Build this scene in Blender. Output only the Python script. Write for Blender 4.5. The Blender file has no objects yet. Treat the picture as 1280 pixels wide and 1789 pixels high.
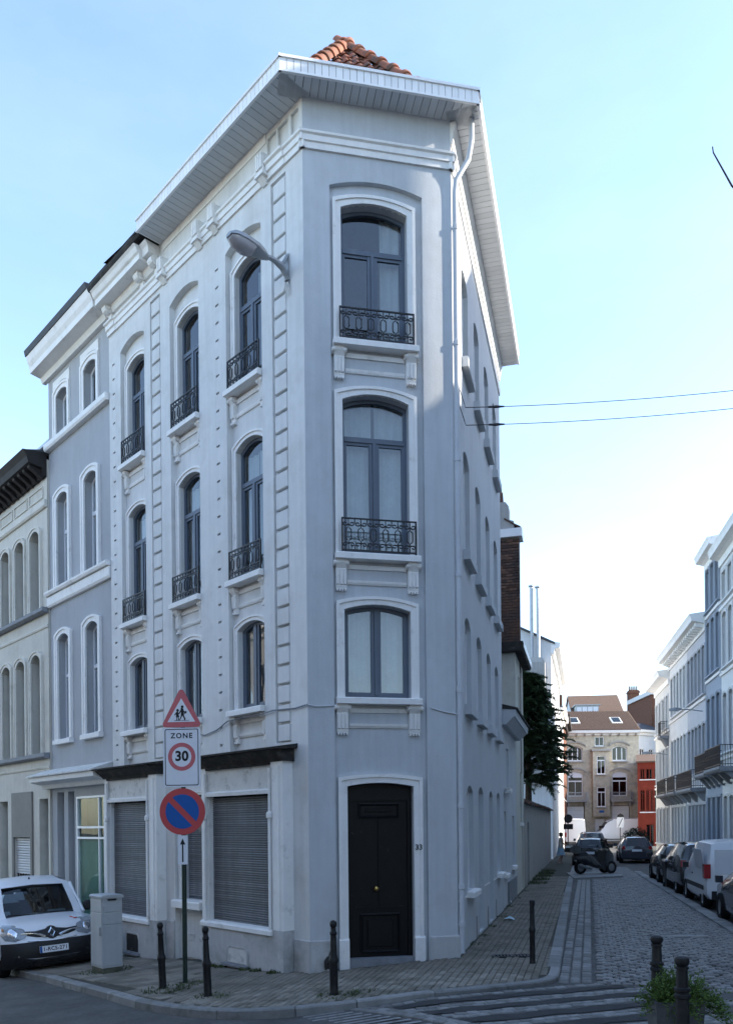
import bpy, bmesh, math, random
from mathutils import Matrix, Vector
random.seed(7)
R_ = math.radians
SC = bpy.context.scene
COL = SC.collection

# ---------------------------------------------------------------- camera
CAM_H = 2.3
cam_d = bpy.data.cameras.new('camera')
cam_d.sensor_fit = 'HORIZONTAL'; cam_d.sensor_width = 36.0
cam_d.lens = 36.0 * 1400 / 1280
cam_d.shift_y = (1440 - 894.5) / 1280
cam_d.clip_start = 0.1; cam_d.clip_end = 3000
cam = bpy.data.objects.new('camera', cam_d); COL.objects.link(cam)
cam.matrix_world = Matrix.Translation((0, 0, CAM_H)) @ Matrix.Rotation(R_(90), 4, 'X') @ Matrix.Rotation(-0.0098, 4, 'Z')
SC.camera = cam

# ---------------------------------------------------------------- sky, sun, exposure
SUN_AZ, SUN_EL = 91.0, 27.0      # azimuth from +Y towards +X
world = bpy.data.worlds.new('World'); SC.world = world; world.use_nodes = True
wn, wl = world.node_tree.nodes, world.node_tree.links
wn.clear()
w_out = wn.new('ShaderNodeOutputWorld'); w_bg = wn.new('ShaderNodeBackground')
sky = wn.new('ShaderNodeTexSky'); sky.sky_type = 'NISHITA'; sky.sun_disc = False
sky.sun_elevation = R_(SUN_EL); sky.sun_rotation = R_(SUN_AZ)
sky.air_density = 1.0; sky.dust_density = 0.9; sky.ozone_density = 1.3; sky.altitude = 50
# thin high cloud veil, the same all round the sky
tc = wn.new('ShaderNodeTexCoord'); mp = wn.new('ShaderNodeMapping'); mp.inputs['Scale'].default_value = (1.6, 1.6, 4.5)
nz = wn.new('ShaderNodeTexNoise'); nz.inputs['Scale'].default_value = 1.5; nz.inputs['Detail'].default_value = 7; nz.inputs['Roughness'].default_value = .58
cr = wn.new('ShaderNodeValToRGB'); cr.color_ramp.elements[0].position = .50; cr.color_ramp.elements[1].position = .78
cr.color_ramp.elements[1].color = (.022, .022, .022, 1)
mx = wn.new('ShaderNodeMixRGB'); mx.inputs['Color2'].default_value = (9.5, 9.8, 10.2, 1)
wl.new(tc.outputs['Generated'], mp.inputs['Vector']); wl.new(mp.outputs['Vector'], nz.inputs['Vector'])
wl.new(nz.outputs['Fac'], cr.inputs['Fac']); wl.new(cr.outputs['Color'], mx.inputs['Fac'])
wl.new(sky.outputs['Color'], mx.inputs['Color1']); wl.new(mx.outputs['Color'], w_bg.inputs['Color'])
w_bg.inputs['Strength'].default_value = 0.14
wl.new(w_bg.outputs['Background'], w_out.inputs['Surface'])

sun_d = bpy.data.lights.new('sun', 'SUN'); sun_d.energy = 3.0; sun_d.angle = R_(0.53); sun_d.color = (1.0, .93, .82)
sun = bpy.data.objects.new('sun', sun_d); COL.objects.link(sun)
_v = Vector((math.sin(R_(SUN_AZ)) * math.cos(R_(SUN_EL)), math.cos(R_(SUN_AZ)) * math.cos(R_(SUN_EL)), math.sin(R_(SUN_EL))))
sun.rotation_euler = _v.to_track_quat('Z', 'Y').to_euler(); sun.location = (30, 0, 40)

vs = SC.view_settings
vs.view_transform = 'Standard'; vs.look = 'None'; vs.gamma = 1; vs.use_curve_mapping = False
vs.exposure = 2.0
SC.cycles.max_bounces = 7; SC.cycles.transparent_max_bounces = 10; SC.cycles.diffuse_bounces = 4
SC.cycles.caustics_reflective = False; SC.cycles.caustics_refractive = False

# ---------------------------------------------------------------- materials
MATS = {}
def srgb(h):
    h = h.lstrip('#'); c = [int(h[i:i + 2], 16) / 255 for i in (0, 2, 4)]
    return tuple(x / 12.92 if x <= .04045 else ((x + .055) / 1.055) ** 2.4 for x in c)
def mat(name, col, rough=.8, spec=.35, metal=0., var=.10, scale=2.0, bump=.0, bscale=60., streak=0., stain=None, stain_amt=.35, coat=0., obj_coords=False, per_obj=0., stain_scale=2.5, stain_pos=(.52, .68)):
    """painted or bare surface: base colour broken by noise, optional vertical streaks, stains, fine relief"""
    m = bpy.data.materials.new(name); m.use_nodes = True; MATS[name] = m
    n, l = m.node_tree.nodes, m.node_tree.links
    b = n['Principled BSDF']
    b.inputs['Roughness'].default_value = rough; b.inputs['Metallic'].default_value = metal
    b.inputs['Specular IOR Level'].default_value = spec
    if coat: b.inputs['Coat Weight'].default_value = coat; b.inputs['Coat Roughness'].default_value = .06
    if obj_coords:
        g = n.new('ShaderNodeTexCoord').outputs['Object']
    else:
        g = n.new('ShaderNodeNewGeometry').outputs['Position']
    c4 = (*col, 1)
    def noise(sc, det=5, vec=None, r=.6):
        t = n.new('ShaderNodeTexNoise'); t.inputs['Scale'].default_value = sc; t.inputs['Detail'].default_value = det; t.inputs['Roughness'].default_value = r
        l.new(vec or g, t.inputs['Vector']); return t.outputs['Fac']
    def mul(color_out, fac_out, lo, hi):
        mr = n.new('ShaderNodeMapRange'); mr.inputs['From Min'].default_value = .3; mr.inputs['From Max'].default_value = .7
        mr.inputs['To Min'].default_value = lo; mr.inputs['To Max'].default_value = hi
        l.new(fac_out, mr.inputs['Value'])
        mm = n.new('ShaderNodeMixRGB'); mm.blend_type = 'MULTIPLY'; mm.inputs['Fac'].default_value = 1
        if isinstance(color_out, tuple): mm.inputs['Color1'].default_value = color_out
        else: l.new(color_out, mm.inputs['Color1'])
        l.new(mr.outputs['Result'], mm.inputs['Color2']); return mm.outputs['Color']
    out = c4
    if var: out = mul(out, noise(scale), 1 - var, 1 + var * .6); out = mul(out, noise(scale * 9, 4), 1 - var * .5, 1 + var * .3)
    if per_obj:
        oi = n.new('ShaderNodeObjectInfo'); out = mul(out, oi.outputs['Random'], 1 - per_obj, 1 + per_obj * .5)
    if streak:
        mpn = n.new('ShaderNodeMapping'); mpn.inputs['Scale'].default_value = (5, 5, .35); l.new(g, mpn.inputs['Vector'])
        out = mul(out, noise(1.6, 6, mpn.outputs['Vector']), 1 - streak, 1 + streak * .3)
    if stain:
        rp = n.new('ShaderNodeValToRGB'); rp.color_ramp.elements[0].position = stain_pos[0]; rp.color_ramp.elements[1].position = stain_pos[1]
        rp.color_ramp.elements[1].color = (stain_amt,) * 3 + (1,)
        l.new(noise(stain_scale, 8, r=.68), rp.inputs['Fac'])
        ms = n.new('ShaderNodeMixRGB'); ms.inputs['Color2'].default_value = (*stain, 1)
        if isinstance(out, tuple): ms.inputs['Color1'].default_value = out
        else: l.new(out, ms.inputs['Color1'])
        l.new(rp.outputs['Color'], ms.inputs['Fac']); out = ms.outputs['Color']
    if isinstance(out, tuple): b.inputs['Base Color'].default_value = out
    else: l.new(out, b.inputs['Base Color'])
    if bump:
        bp = n.new('ShaderNodeBump'); bp.inputs['Strength'].default_value = bump; bp.inputs['Distance'].default_value = .02
        l.new(noise(bscale, 4), bp.inputs['Height']); l.new(bp.outputs['Normal'], b.inputs['Normal'])
    return m
def glass(name, tint=(.75, .82, .85), ior=1.5, wav=.0, base_refl=0.0):
    """window glass: see-through, with a mirror reflection that grows at grazing angles"""
    m = bpy.data.materials.new(name); m.use_nodes = True; MATS[name] = m
    n, l = m.node_tree.nodes, m.node_tree.links; n.clear()
    o = n.new('ShaderNodeOutputMaterial'); mxs = n.new('ShaderNodeMixShader'); fr = n.new('ShaderNodeFresnel'); fr.inputs['IOR'].default_value = ior
    tr = n.new('ShaderNodeBsdfTransparent'); tr.inputs['Color'].default_value = (*tint, 1)
    gl = n.new('ShaderNodeBsdfGlossy'); gl.inputs['Roughness'].default_value = .015
    ge = n.new('ShaderNodeNewGeometry'); inv = n.new('ShaderNodeMath'); inv.operation = 'SUBTRACT'; inv.inputs[0].default_value = 1
    l.new(ge.outputs['Backfacing'], inv.inputs[1]); mu = n.new('ShaderNodeMath'); mu.operation = 'MULTIPLY'
    l.new(fr.outputs['Fac'], mu.inputs[0]); l.new(inv.outputs[0], mu.inputs[1]); l.new(mu.outputs[0], mxs.inputs['Fac'])   # reflects once, at the outer face
    l.new(tr.outputs['BSDF'], mxs.inputs[1]); l.new(gl.outputs['BSDF'], mxs.inputs[2])
    if wav:
        g = n.new('ShaderNodeNewGeometry'); t = n.new('ShaderNodeTexNoise'); t.inputs['Scale'].default_value = 1.4; t.inputs['Detail'].default_value = 1
        bp = n.new('ShaderNodeBump'); bp.inputs['Strength'].default_value = wav; bp.inputs['Distance'].default_value = .05
        l.new(g.outputs['Position'], t.inputs['Vector']); l.new(t.outputs['Fac'], bp.inputs['Height']); l.new(bp.outputs['Normal'], gl.inputs['Normal'])
    l.new(mxs.outputs['Shader'], o.inputs['Surface']); return m

WALL = mat('grey_paint', (.545, .568, .590), .85, .25, var=.06, scale=.6, bump=.16, bscale=30, streak=.09, stain=(.42, .415, .40), stain_amt=.40, stain_scale=.9, stain_pos=(.50, .72))
WALL_L = mat('pale_grey_paint', (.705, .702, .688), .85, .25, var=.06, scale=.8, bump=.14, bscale=30, streak=.09, stain=(.46, .44, .40), stain_amt=.42, stain_scale=1.2, stain_pos=(.50, .72))
PLINTH = mat('plinth_paint', (.53, .525, .52), .85, .25, var=.06, scale=1.2, bump=.10, bscale=40, streak=.10, stain=(.20, .195, .165), stain_amt=.65, stain_scale=1.8, stain_pos=(.46, .70))
TRIM = mat('white_trim_paint', (.84, .825, .80), .7, .3, var=.05, scale=3, bump=.05, bscale=30, streak=.05, stain=(.42, .40, .36), stain_amt=.5, stain_scale=3.2, stain_pos=(.58, .72))
TRIM_OLD = mat('weathered_white_paint', (.66, .65, .62), .8, .25, var=.10, scale=4, bump=.12, bscale=40, stain=(.25, .24, .22), stain_amt=.6, stain_scale=5, stain_pos=(.54, .66))
PVC = mat('white_pvc', (.84, .84, .84), .35, .5, var=.03, scale=4, per_obj=.05)
SOFFIT = mat('white_soffit', (.60, .62, .64), .5, .4, var=.04, scale=3, per_obj=.06)
FRAME = mat('slate_grey_frame', (.105, .13, .17), .45, .4, var=.05, scale=5)
WFRAME = mat('white_window_frame', (.82, .83, .85), .4, .45, var=.03, scale=5)
GLASS = glass('window_glass', (.84, .88, .90), 2.0, wav=.06)
GLASS_F = glass('distant_window_glass', (.30, .34, .38), 1.7)
SHOPGLASS = glass('green_shop_glass', (.80, .90, .86), 1.32, wav=.03)
CURTAIN = mat('net_curtain', (.52, .51, .47), .95, .1, var=.10, scale=3)
CURT_D = mat('grey_blind', (.30, .31, .32), .95, .1, var=.08, scale=2)
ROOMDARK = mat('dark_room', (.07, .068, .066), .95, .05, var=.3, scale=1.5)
IRON = mat('black_iron', (.018, .018, .022), .5, .4, var=.3, scale=14, bump=.1, bscale=80)
BOLLARD = mat('bollard_paint', (.014, .014, .016), .5, .3, var=.3, scale=9, bump=.15, bscale=60, stain=(.06, .055, .05), stain_amt=.4, stain_scale=12)
DOORBLK = mat('black_door_paint', (.005, .005, .006), .5, .22, var=.3, scale=5, bump=.1, bscale=40, stain=(.16, .155, .15), stain_amt=.35, stain_scale=9, stain_pos=(.66, .71))
BRASS = mat('brass', (.55, .38, .13), .3, .5, metal=1, var=.1)
STONE = mat('blue_stone', (.24, .25, .27), .75, .35, var=.15, scale=6, bump=.15, bscale=60, stain=(.12, .12, .11), stain_amt=.5)
SHUTTER = mat('grey_shutter', (.185, .195, .21), .55, .4, var=.12, scale=2, per_obj=.16, streak=.22, stain=(.11, .115, .12), stain_amt=.5, stain_scale=1.6)
SHUT_PALE = mat('pale_shutter', (.62, .63, .65), .55, .4, var=.05, scale=3, per_obj=.08)
LEAD = mat('dark_lead_cornice', (.035, .033, .032), .8, .3, var=.35, scale=5, bump=.3, bscale=18, stain=(.13, .11, .09), stain_amt=.5, stain_scale=5)
TILE = mat('orange_clay_tile', (.27, .105, .062), .8, .3, var=.25, scale=9, bump=.2, bscale=50, per_obj=.30, stain=(.085, .078, .065), stain_amt=.8, stain_scale=5, stain_pos=(.46, .62))
PIPE = mat('grey_pipe', (.56, .58, .61), .6, .35, var=.06, scale=2, streak=.08)
ZINC = mat('zinc', (.38, .40, .42), .45, .5, metal=.6, var=.15, scale=3)
BRICK = mat('brown_brick', (.165, .095, .068), .9, .2, var=.25, scale=8, bump=.25, bscale=50, per_obj=.40, stain=(.055, .05, .05), stain_amt=.8, stain_scale=2.2, stain_pos=(.42, .62))
BRICK_R = mat('orange_brick', (.36, .13, .075), .9, .2, var=.25, scale=8, bump=.25, bscale=50, per_obj=.30)
MORTAR = mat('mortar', (.22, .20, .18), .95, .1, var=.2, scale=10)
ASPHALT = mat('asphalt', (.092, .090, .087), .88, .3, var=.34, scale=1.6, bump=.35, bscale=120, stain=(.115, .115, .115), stain_amt=.6, stain_scale=.9)
PATCH = mat('fresh_asphalt', (.042, .042, .043), .85, .3, var=.25, scale=3, bump=.4, bscale=110)
PAVE = mat('pavement_bedding', (.085, .080, .068), .95, .2, var=.25, scale=4, bump=.4, bscale=90, stain=(.05, .065, .03), stain_amt=.5, stain_scale=2)
PAVER = mat('concrete_paver', (.255, .232, .195), .92, .2, var=.22, scale=2.2, bump=.35, bscale=70, per_obj=.2, stain=(.085, .082, .060), stain_amt=.7, stain_scale=1.4, stain_pos=(.46, .66))
KERB = mat('kerb_stone', (.25, .25, .245), .85, .3, var=.18, scale=3, bump=.3, bscale=60, per_obj=.18, stain=(.08, .085, .06), stain_amt=.6, stain_scale=2.4)
SETT = mat('porphyry_sett', (.180, .175, .170), .62, .45, var=.30, scale=7, bump=.35, bscale=40, per_obj=.35, stain=(.055, .055, .055), stain_amt=.6, stain_scale=3.5)
SETT_P = mat('pale_sett', (.21, .207, .20), .75, .4, var=.25, scale=7, bump=.35, bscale=40, per_obj=.25, stain=(.11, .11, .105), stain_amt=.6, stain_scale=3)
ROADWHITE = mat('worn_road_paint', (.26, .26, .26), .8, .3, var=.25, scale=8, stain=(.10, .10, .10), stain_amt=.75, stain_scale=9, stain_pos=(.50, .62))
GALV = mat('grey_cabinet', (.44, .46, .47), .5, .4, var=.05, scale=3, streak=.10, stain=(.25, .24, .22), stain_amt=.4, stain_scale=6, stain_pos=(.58, .72))
SIGNBACK = mat('sign_metal', (.35, .36, .37), .45, .5, metal=.5, var=.08)
POSTG = mat('dark_green_post', (.012, .030, .024), .45, .45, var=.2, scale=8)
S_RED = mat('sign_red', (.52, .075, .075), .5, .4, var=.05, scale=10)
S_RED2 = mat('faded_sign_red', (.55, .14, .15), .5, .4, var=.06, scale=10)
S_BLUE = mat('sign_blue', (.012, .10, .36), .45, .4, var=.05, scale=10)
S_WHITE = mat('sign_white', (.74, .76, .80), .5, .4, var=.03, scale=10)
S_BLACK = mat('sign_black', (.012, .012, .014), .5, .4, var=.0)
LAMPGREY = mat('lamp_grey', (.33, .35, .37), .45, .45, metal=.2, var=.08, scale=6)
LAMPLENS = mat('lamp_bowl', (.42, .40, .42), .15, .6, var=.1, scale=5)
BARK = mat('bark', (.075, .058, .045), .95, .2, var=.35, scale=9, bump=.4, bscale=40)
def leaf(name, col, var=.4):
    m = mat(name, col, .7, .3, var=var, scale=3.5, obj_coords=True)
    return m
CONIFER = leaf('conifer_needles', (.075, .120, .062))
SHRUB = leaf('shrub_leaves', (.085, .145, .030))
HEDGE = leaf('dark_hedge_leaves', (.018, .036, .020))
WEED = leaf('weed_green', (.060, .085, .024))

# ---------------------------------------------------------------- mesh helpers
class MB:
    """collects faces; coordinates are (s along, o outwards, z up); g turns o into the local y axis"""
    def __init__(self, g=1): self.v = []; self.f = []; self.g = g
    def P(self, s, o, z): self.v.append((s, self.g * o, z)); return len(self.v) - 1
    def face(self, pts): self.f.append([self.P(*p) for p in pts])
    def hexa(self, p):
        i = [self.P(*q) for q in p]
        for a in ((0, 3, 2, 1), (4, 5, 6, 7), (0, 1, 5, 4), (1, 2, 6, 5), (2, 3, 7, 6), (3, 0, 4, 7)): self.f.append([i[k] for k in a])
    def box(self, s0, s1, o0, o1, z0, z1):
        self.hexa([(s0, o0, z0), (s1, o0, z0), (s1, o1, z0), (s0, o1, z0), (s0, o0, z1), (s1, o0, z1), (s1, o1, z1), (s0, o1, z1)])
    def cbox(self, s0, s1, o0, o1, z0, z1, c=.01):
        """box whose outer (o1) face is chamfered"""
        self.loft([[(s0, o0, z0), (s1, o0, z0), (s1, o0, z1), (s0, o0, z1)], [(s0, o1 - c, z0), (s1, o1 - c, z0), (s1, o1 - c, z1), (s0, o1 - c, z1)],
                   [(s0 + c, o1, z0 + c), (s1 - c, o1, z0 + c), (s1 - c, o1, z1 - c), (s0 + c, o1, z1 - c)]])
    def loft(self, secs, closed=True, caps=True, loop=False):
        idx = [[self.P(*p) for p in s] for s in secs]; n = len(idx[0]); m = len(idx)
        for a in range(m if loop else m - 1):
            A, B = idx[a], idx[(a + 1) % m]
            for k in range(n if closed else n - 1):
                j = (k + 1) % n; self.f.append([A[k], A[j], B[j], B[k]])
        if caps and closed and not loop: self.f.append(idx[0][::-1]); self.f.append(idx[-1])
    def prism(self, poly, o0, o1):            # poly in (s, z)
        self.loft([[(s, o0, z) for s, z in poly], [(s, o1, z) for s, z in poly]])
    def prism_h(self, poly, z0, z1):          # poly in (s, o)
        self.loft([[(s, o, z0) for s, o in poly], [(s, o, z1) for s, o in poly]])
    def extr_s(self, poly, s0, s1):           # poly in (o, z) swept along s
        self.loft([[(s0, o, z) for o, z in poly], [(s1, o, z) for o, z in poly]])
    def tube(self, pts, r, n=6, loop=False):
        pts = [Vector(p) for p in pts]; m = len(pts); secs = []
        rr = r if isinstance(r, (list, tuple)) else [r] * m
        for i, p in enumerate(pts):
            a = pts[(i - 1) % m] if (loop or i > 0) else p; b = pts[(i + 1) % m] if (loop or i < m - 1) else p
            d = (b - a); d = d.normalized() if d.length > 1e-9 else Vector((0, 0, 1))
            u = d.cross(Vector((0, 0, 1)) if abs(d.z) < .9 else Vector((1, 0, 0))).normalized(); w = d.cross(u)
            secs.append([tuple(p + (u * math.cos(t) + w * math.sin(t)) * rr[i]) for t in [2 * math.pi * k / n + math.pi / n for k in range(n)]])
        self.loft(secs, loop=loop)
    def lathe(self, prof, n=16, c=(0, 0)):
        self.loft([[(c[0] + r * math.cos(2 * math.pi * k / n), c[1] + r * math.sin(2 * math.pi * k / n), z) for k in range(n)] for r, z in prof])
    def disc_y(self, cs, cz, r, o0, o1, n=24):
        self.prism([(cs + r * math.cos(2 * math.pi * k / n), cz + r * math.sin(2 * math.pi * k / n)) for k in range(n)], o0, o1)
    def mesh(self, name, mtl, smooth=False):
        me = bpy.data.meshes.new(name)
        bm = bmesh.new()
        vs_ = [bm.verts.new(p) for p in self.v]
        for f in self.f:
            try: bm.faces.new([vs_[i] for i in f])
            except ValueError: pass
        bmesh.ops.recalc_face_normals(bm, faces=bm.faces)
        if smooth:
            for f in bm.faces: f.smooth = True
        bm.to_mesh(me); bm.free()
        me.materials.append(mtl)
        if smooth:
            try: me.set_sharp_from_angle(angle=R_(38))
            except Exception: pass
        return me
WM = {}
def link(name, data, parent=None, M=None):
    """an object with world matrix M under parent"""
    o = bpy.data.objects.new(name, data); COL.objects.link(o)
    if M is None: M = WM[parent.name] if parent else Matrix.Identity(4)
    o.parent = parent
    o.matrix_local = (WM[parent.name].inverted() @ M) if parent else M
    WM[o.name] = M.copy()
    return o
def tag(o, label=None, cat=None, group=None, kind=None):
    if label: o['label'] = label
    if cat: o['category'] = cat
    if group: o['group'] = group
    if kind: o['kind'] = kind
    return o
def thing(name, label, cat, M=None, group=None):
    return tag(link(name, None, None, M or Matrix.Identity(4)), label, cat, group)
def add(name, mb, mtl, parent, M=None, smooth=False):
    return link(name, mb.mesh(name, mtl, smooth), parent, M)
def struct(name, mb, mtl, label=None):
    return tag(link(name, mb.mesh(name, mtl)), label or None, None, None, 'structure')
def fr(P, ang, g):
    """wall frame: x along the wall in direction ang (deg from +Y to +X); outward = g * y"""
    a = R_(ang); S = Vector((math.sin(a), math.cos(a), 0)); Y = Vector((-S.y, S.x, 0))
    M = Matrix.Identity(4)
    M.col[0][:3] = S; M.col[1][:3] = Y; M.col[2][:3] = (0, 0, 1); M.col[3][:3] = (P[0], P[1], P[2] if len(P) > 2 else 0)
    return M
T = lambda x, y, z: Matrix.Translation((x, y, z))
def text_mesh(s, size, depth=.003, spacing=1.0, bold=0.0):
    cu = bpy.data.curves.new('lettering', 'FONT'); cu.body = s; cu.size = size; cu.align_x = 'CENTER'; cu.align_y = 'CENTER'
    cu.extrude = depth; cu.space_character = spacing; cu.offset = bold; cu.resolution_u = 4
    o = bpy.data.objects.new('lettering', cu)
    me = bpy.data.meshes.new_from_object(o); bpy.data.objects.remove(o); bpy.data.curves.remove(cu)
    return me
def lettering(name, s, size, mtl, parent, M, **k):
    me = text_mesh(s, size, **k); me.materials.clear(); me.materials.append(mtl)
    return link(name, me, parent, M)
UP = Matrix.Rotation(R_(90), 4, 'X')   # stands a flat text up: its front then looks along local -y
# ---------------------------------------------------------------- the lie of the land
PR = Vector((1.56, 13.846)); CA, LA, RA = 79.0, -43.5, 15.5
def dirv(a): return Vector((math.sin(R_(a)), math.cos(R_(a))))
PL = PR - 2.566 * dirv(CA)
NR = Vector((dirv(RA).y, -dirv(RA).x))
def zg(x, y):
    """pavement level: flat along the side street, falling away down the street on the left"""
    u = -(NR @ (Vector((x, y)) - PR) if False else NR.dot(Vector((x, y)) - PR))
    return -.07 * min(max(0., u), 22.)
def sstep(a, b, x):
    t = min(1, max(0, (x - a) / (b - a))); return t * t * (3 - 2 * t)
def zr(x, y):
    """carriageway level"""
    return zg(x, y) - .12 + .06 * sstep(-1.2, 1.5, x)
FL = fr((PL.x, PL.y), LA, 1); FC = fr((PL.x, PL.y), CA, -1); FR = fr((PR.x, PR.y), RA, -1)

# ---------------------------------------------------------------- facade pieces
def arc(hw, rise, s):
    if rise <= 1e-4: return 0.
    Rr = (hw * hw + rise * rise) / (2 * rise)
    return math.sqrt(max(0, Rr * Rr - s * s)) - (Rr - rise)
def arch_path(hw, z0, zs, rise, n=10):
    p = [(-hw, z0), (-hw, zs)]
    if rise > 1e-4: p += [(-hw + 2 * hw * k / n, zs + arc(hw, rise, -hw + 2 * hw * k / n)) for k in range(1, n)]
    return p + [(hw, zs), (hw, z0)]
def wall_holes(mb, s0, s1, z0, z1, holes, o=0., n=10):
    """flat wall sheet with arched or square openings (c, hw, z0, zs, rise, depth) and their reveals"""
    bs = {round(s0, 4), round(s1, 4)}
    for h in holes:
        c, hw = h[0], h[1]
        bs |= {round(c - hw, 4), round(c + hw, 4)}
        if h[4] > 1e-4: bs |= {round(c - hw + 2 * hw * k / n, 4) for k in range(1, n)}
    bs = sorted(b for b in bs if s0 - 1e-6 <= b <= s1 + 1e-6)
    for a, b in zip(bs, bs[1:]):
        if b - a < 1e-5: continue
        m = (a + b) / 2
        hs = sorted([h for h in holes if h[0] - h[1] < m < h[0] + h[1]], key=lambda h: h[2])
        za, zb = z0, z0
        for h in hs:
            if h[2] > za + 1e-4: mb.face([(a, o, za), (b, o, zb), (b, o, h[2]), (a, o, h[2])])
            za = h[3] + arc(h[1], h[4], a - h[0]); zb = h[3] + arc(h[1], h[4], b - h[0])
        if z1 > max(za, zb) + 1e-4: mb.face([(a, o, za), (b, o, zb), (b, o, z1), (a, o, z1)])
    for h in holes:
        c, hw, hz0, hzs, rise, dep = h[:6]
        p = [(c + s, z) for s, z in arch_path(hw, hz0, hzs, rise, n)]
        p.append(p[0])
        for (sa, za), (sb, zb) in zip(p, p[1:]):
            mb.face([(sa, o, za), (sb, o, zb), (sb, o - dep, zb), (sa, o - dep, za)])
MC = {}
def cached(key, fn):
    if key not in MC: MC[key] = fn()
    return MC[key]
def surround_mesh(g, hw, h, rise, w, mtl, th=.05, step=.022, drop=0.):
    def mk():
        mb = MB(g); inn = arch_path(hw, -drop, h, rise, 12); secs = []
        for i, (s, z) in enumerate(inn):
            first = i == 0 or i == len(inn) - 1
            k = (hw + w) / hw
            so = s * k; zo = z if first else z + w * .95
            sm = s * (hw + w * .62) / hw; zm = z if first else z + w * .6
            secs.append([(s, -.02, z), (s, th, z), (sm, th, zm), (sm, th + step, zm), (so, th + step, zo), (so, -.02, zo)])
        mb.loft(secs); return mb.mesh('window_surround', mtl)
    return cached(('sur', g, hw, h, rise, w, mtl.name, th, step, drop), mk)
def frame_mesh(g, hw, h, rise, mtl, trans=None, mull=True, t=.055, style=2):
    """outer frame following the arch, transom, meeting stiles"""
    def mk():
        mb = MB(g); inn = arch_path(hw, 0, h, rise, 12); secs = []
        for i, (s, z) in enumerate(inn):
            first = i == 0 or i == len(inn) - 1
            si = s * (hw - t) / hw; zi = z if first else z - t
            secs.append([(s, -.03, z), (s, .03, z), (si, .03, zi), (si, -.03, zi)])
        mb.loft(secs); mb.box(-hw + t, hw - t, -.03, .03, 0, t * 1.3)
        top = trans if trans else h + rise - t
        if trans: mb.box(-hw + t, hw - t, -.03, .045, trans, trans + t * 1.5)
        if mull:
            mb.box(-.028, .028, -.02, .05, t * 1.3, top)
            if style == 2:
                for sg in (-1, 1):
                    a, b = sorted((sg * .032, sg * (.032 + t))); mb.box(a, b, -.03, .03, t * 1.3, top)
                    a, b = sorted((sg * (hw - t), sg * (hw - 1.7 * t))); mb.box(a, b, -.025, .025, t * 1.3, top)
                for sg in (-1, 1):
                    a, b = sorted((sg * .09, sg * (hw - 1.7 * t))); mb.box(a, b, -.025, .025, t * 1.3, t * 2.2); 
                    if trans: mb.box(a, b, -.025, .025, top - t * .9, top)
        return mb.mesh('frame', mtl)
    return cached(('frm', g, hw, h, rise, mtl.name, trans, mull, t, style), mk)
def pane_mesh(g, poly, mtl, key):
    def mk():
        mb = MB(g); mb.prism(poly, -.004, .004); return mb.mesh('pane', mtl)
    return cached(('pane', g, key, mtl.name), mk)
def curtain_mesh(g, s0, s1, z0, z1, mtl, amp=.018, seed=1):
    def mk():
        r = random.Random(seed); mb = MB(g); n = max(10, int((s1 - s0) / .03)); ph = r.random() * 6
        front = []; back = []
        for k in range(n + 1):
            s = s0 + (s1 - s0) * k / n; a = math.sin(k * 1.15 + ph) * amp + math.sin(k * .37 + ph * 2) * amp * .7
            front.append((s, a)); back.append((s, a - .006))
        poly = front + back[::-1]
        idx = [[mb.P(s, o, z) for s, o in poly] for z in (z0, z1)]; m = len(poly)
        for k in range(m): mb.f.append([idx[0][k], idx[0][(k + 1) % m], idx[1][(k + 1) % m], idx[1][k]])
        return mb.mesh('curtain', mtl, True)
    return cached(('cur', g, s0, s1, z0, z1, mtl.name, seed), mk)
def railing_mesh(w, h, mtl):
    """wrought-iron guard: rails, bars bent into long hexagons, scrolls above and below"""
    def mk():
        mb = MB(); r = .015
        for z in (0, h): mb.box(-w / 2, w / 2, -.012, .012, z - .011, z + .011)
        for s in (-w / 2, w / 2): mb.box(s - .013, s + .013, -.013, .013, -.03, h + .011)
        n = max(4, round(w / .21)); u = w / n
        for k in range(n):
            c = -w / 2 + u * (k + .5); a = u * .22
            for sg in (-1, 1):
                mb.tube([(c + sg * u * .08, 0, h * .30), (c + sg * a, 0, h * .36), (c + sg * a, 0, h * .64), (c + sg * u * .08, 0, h * .70)], r * .8, 4)
                for top in (0, 1):
                    pts = []
                    for q in range(10):
                        t = q / 9 * 1.55 * math.pi * 1.25; rad = u * (.30 - .19 * q / 9)
                        ss = c + sg * (u * .26) - sg * rad * math.cos(t) * .9; zz = .17 * h + rad * math.sin(t) * 1.0 * (h / .55) * .62
                        pts.append((ss, 0, h - zz if top else zz))
                    mb.tube(pts, r * .8, 4)
            for top in (0, 1):
                z_ = h * .5 + (h * .2 if top else -h * .2); mb.tube([(c, 0, z_), (c, 0, h if top else 0)], r * .7, 4)
                q = h * .5 + (h * .29 if top else -h * .29)
                mb.tube([(c - u * .16, 0, q), (c, 0, q + .02), (c + u * .16, 0, q)], r * .6, 4)
            if k: mb.tube([(-w / 2 + u * k, 0, 0), (-w / 2 + u * k, 0, h * .15)], r * .8, 4); mb.tube([(-w / 2 + u * k, 0, h * .85), (-w / 2 + u * k, 0, h)], r * .8, 4)
        return mb.mesh('railing', mtl)
    return cached(('rail', w, h, mtl.name), mk)
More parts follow.
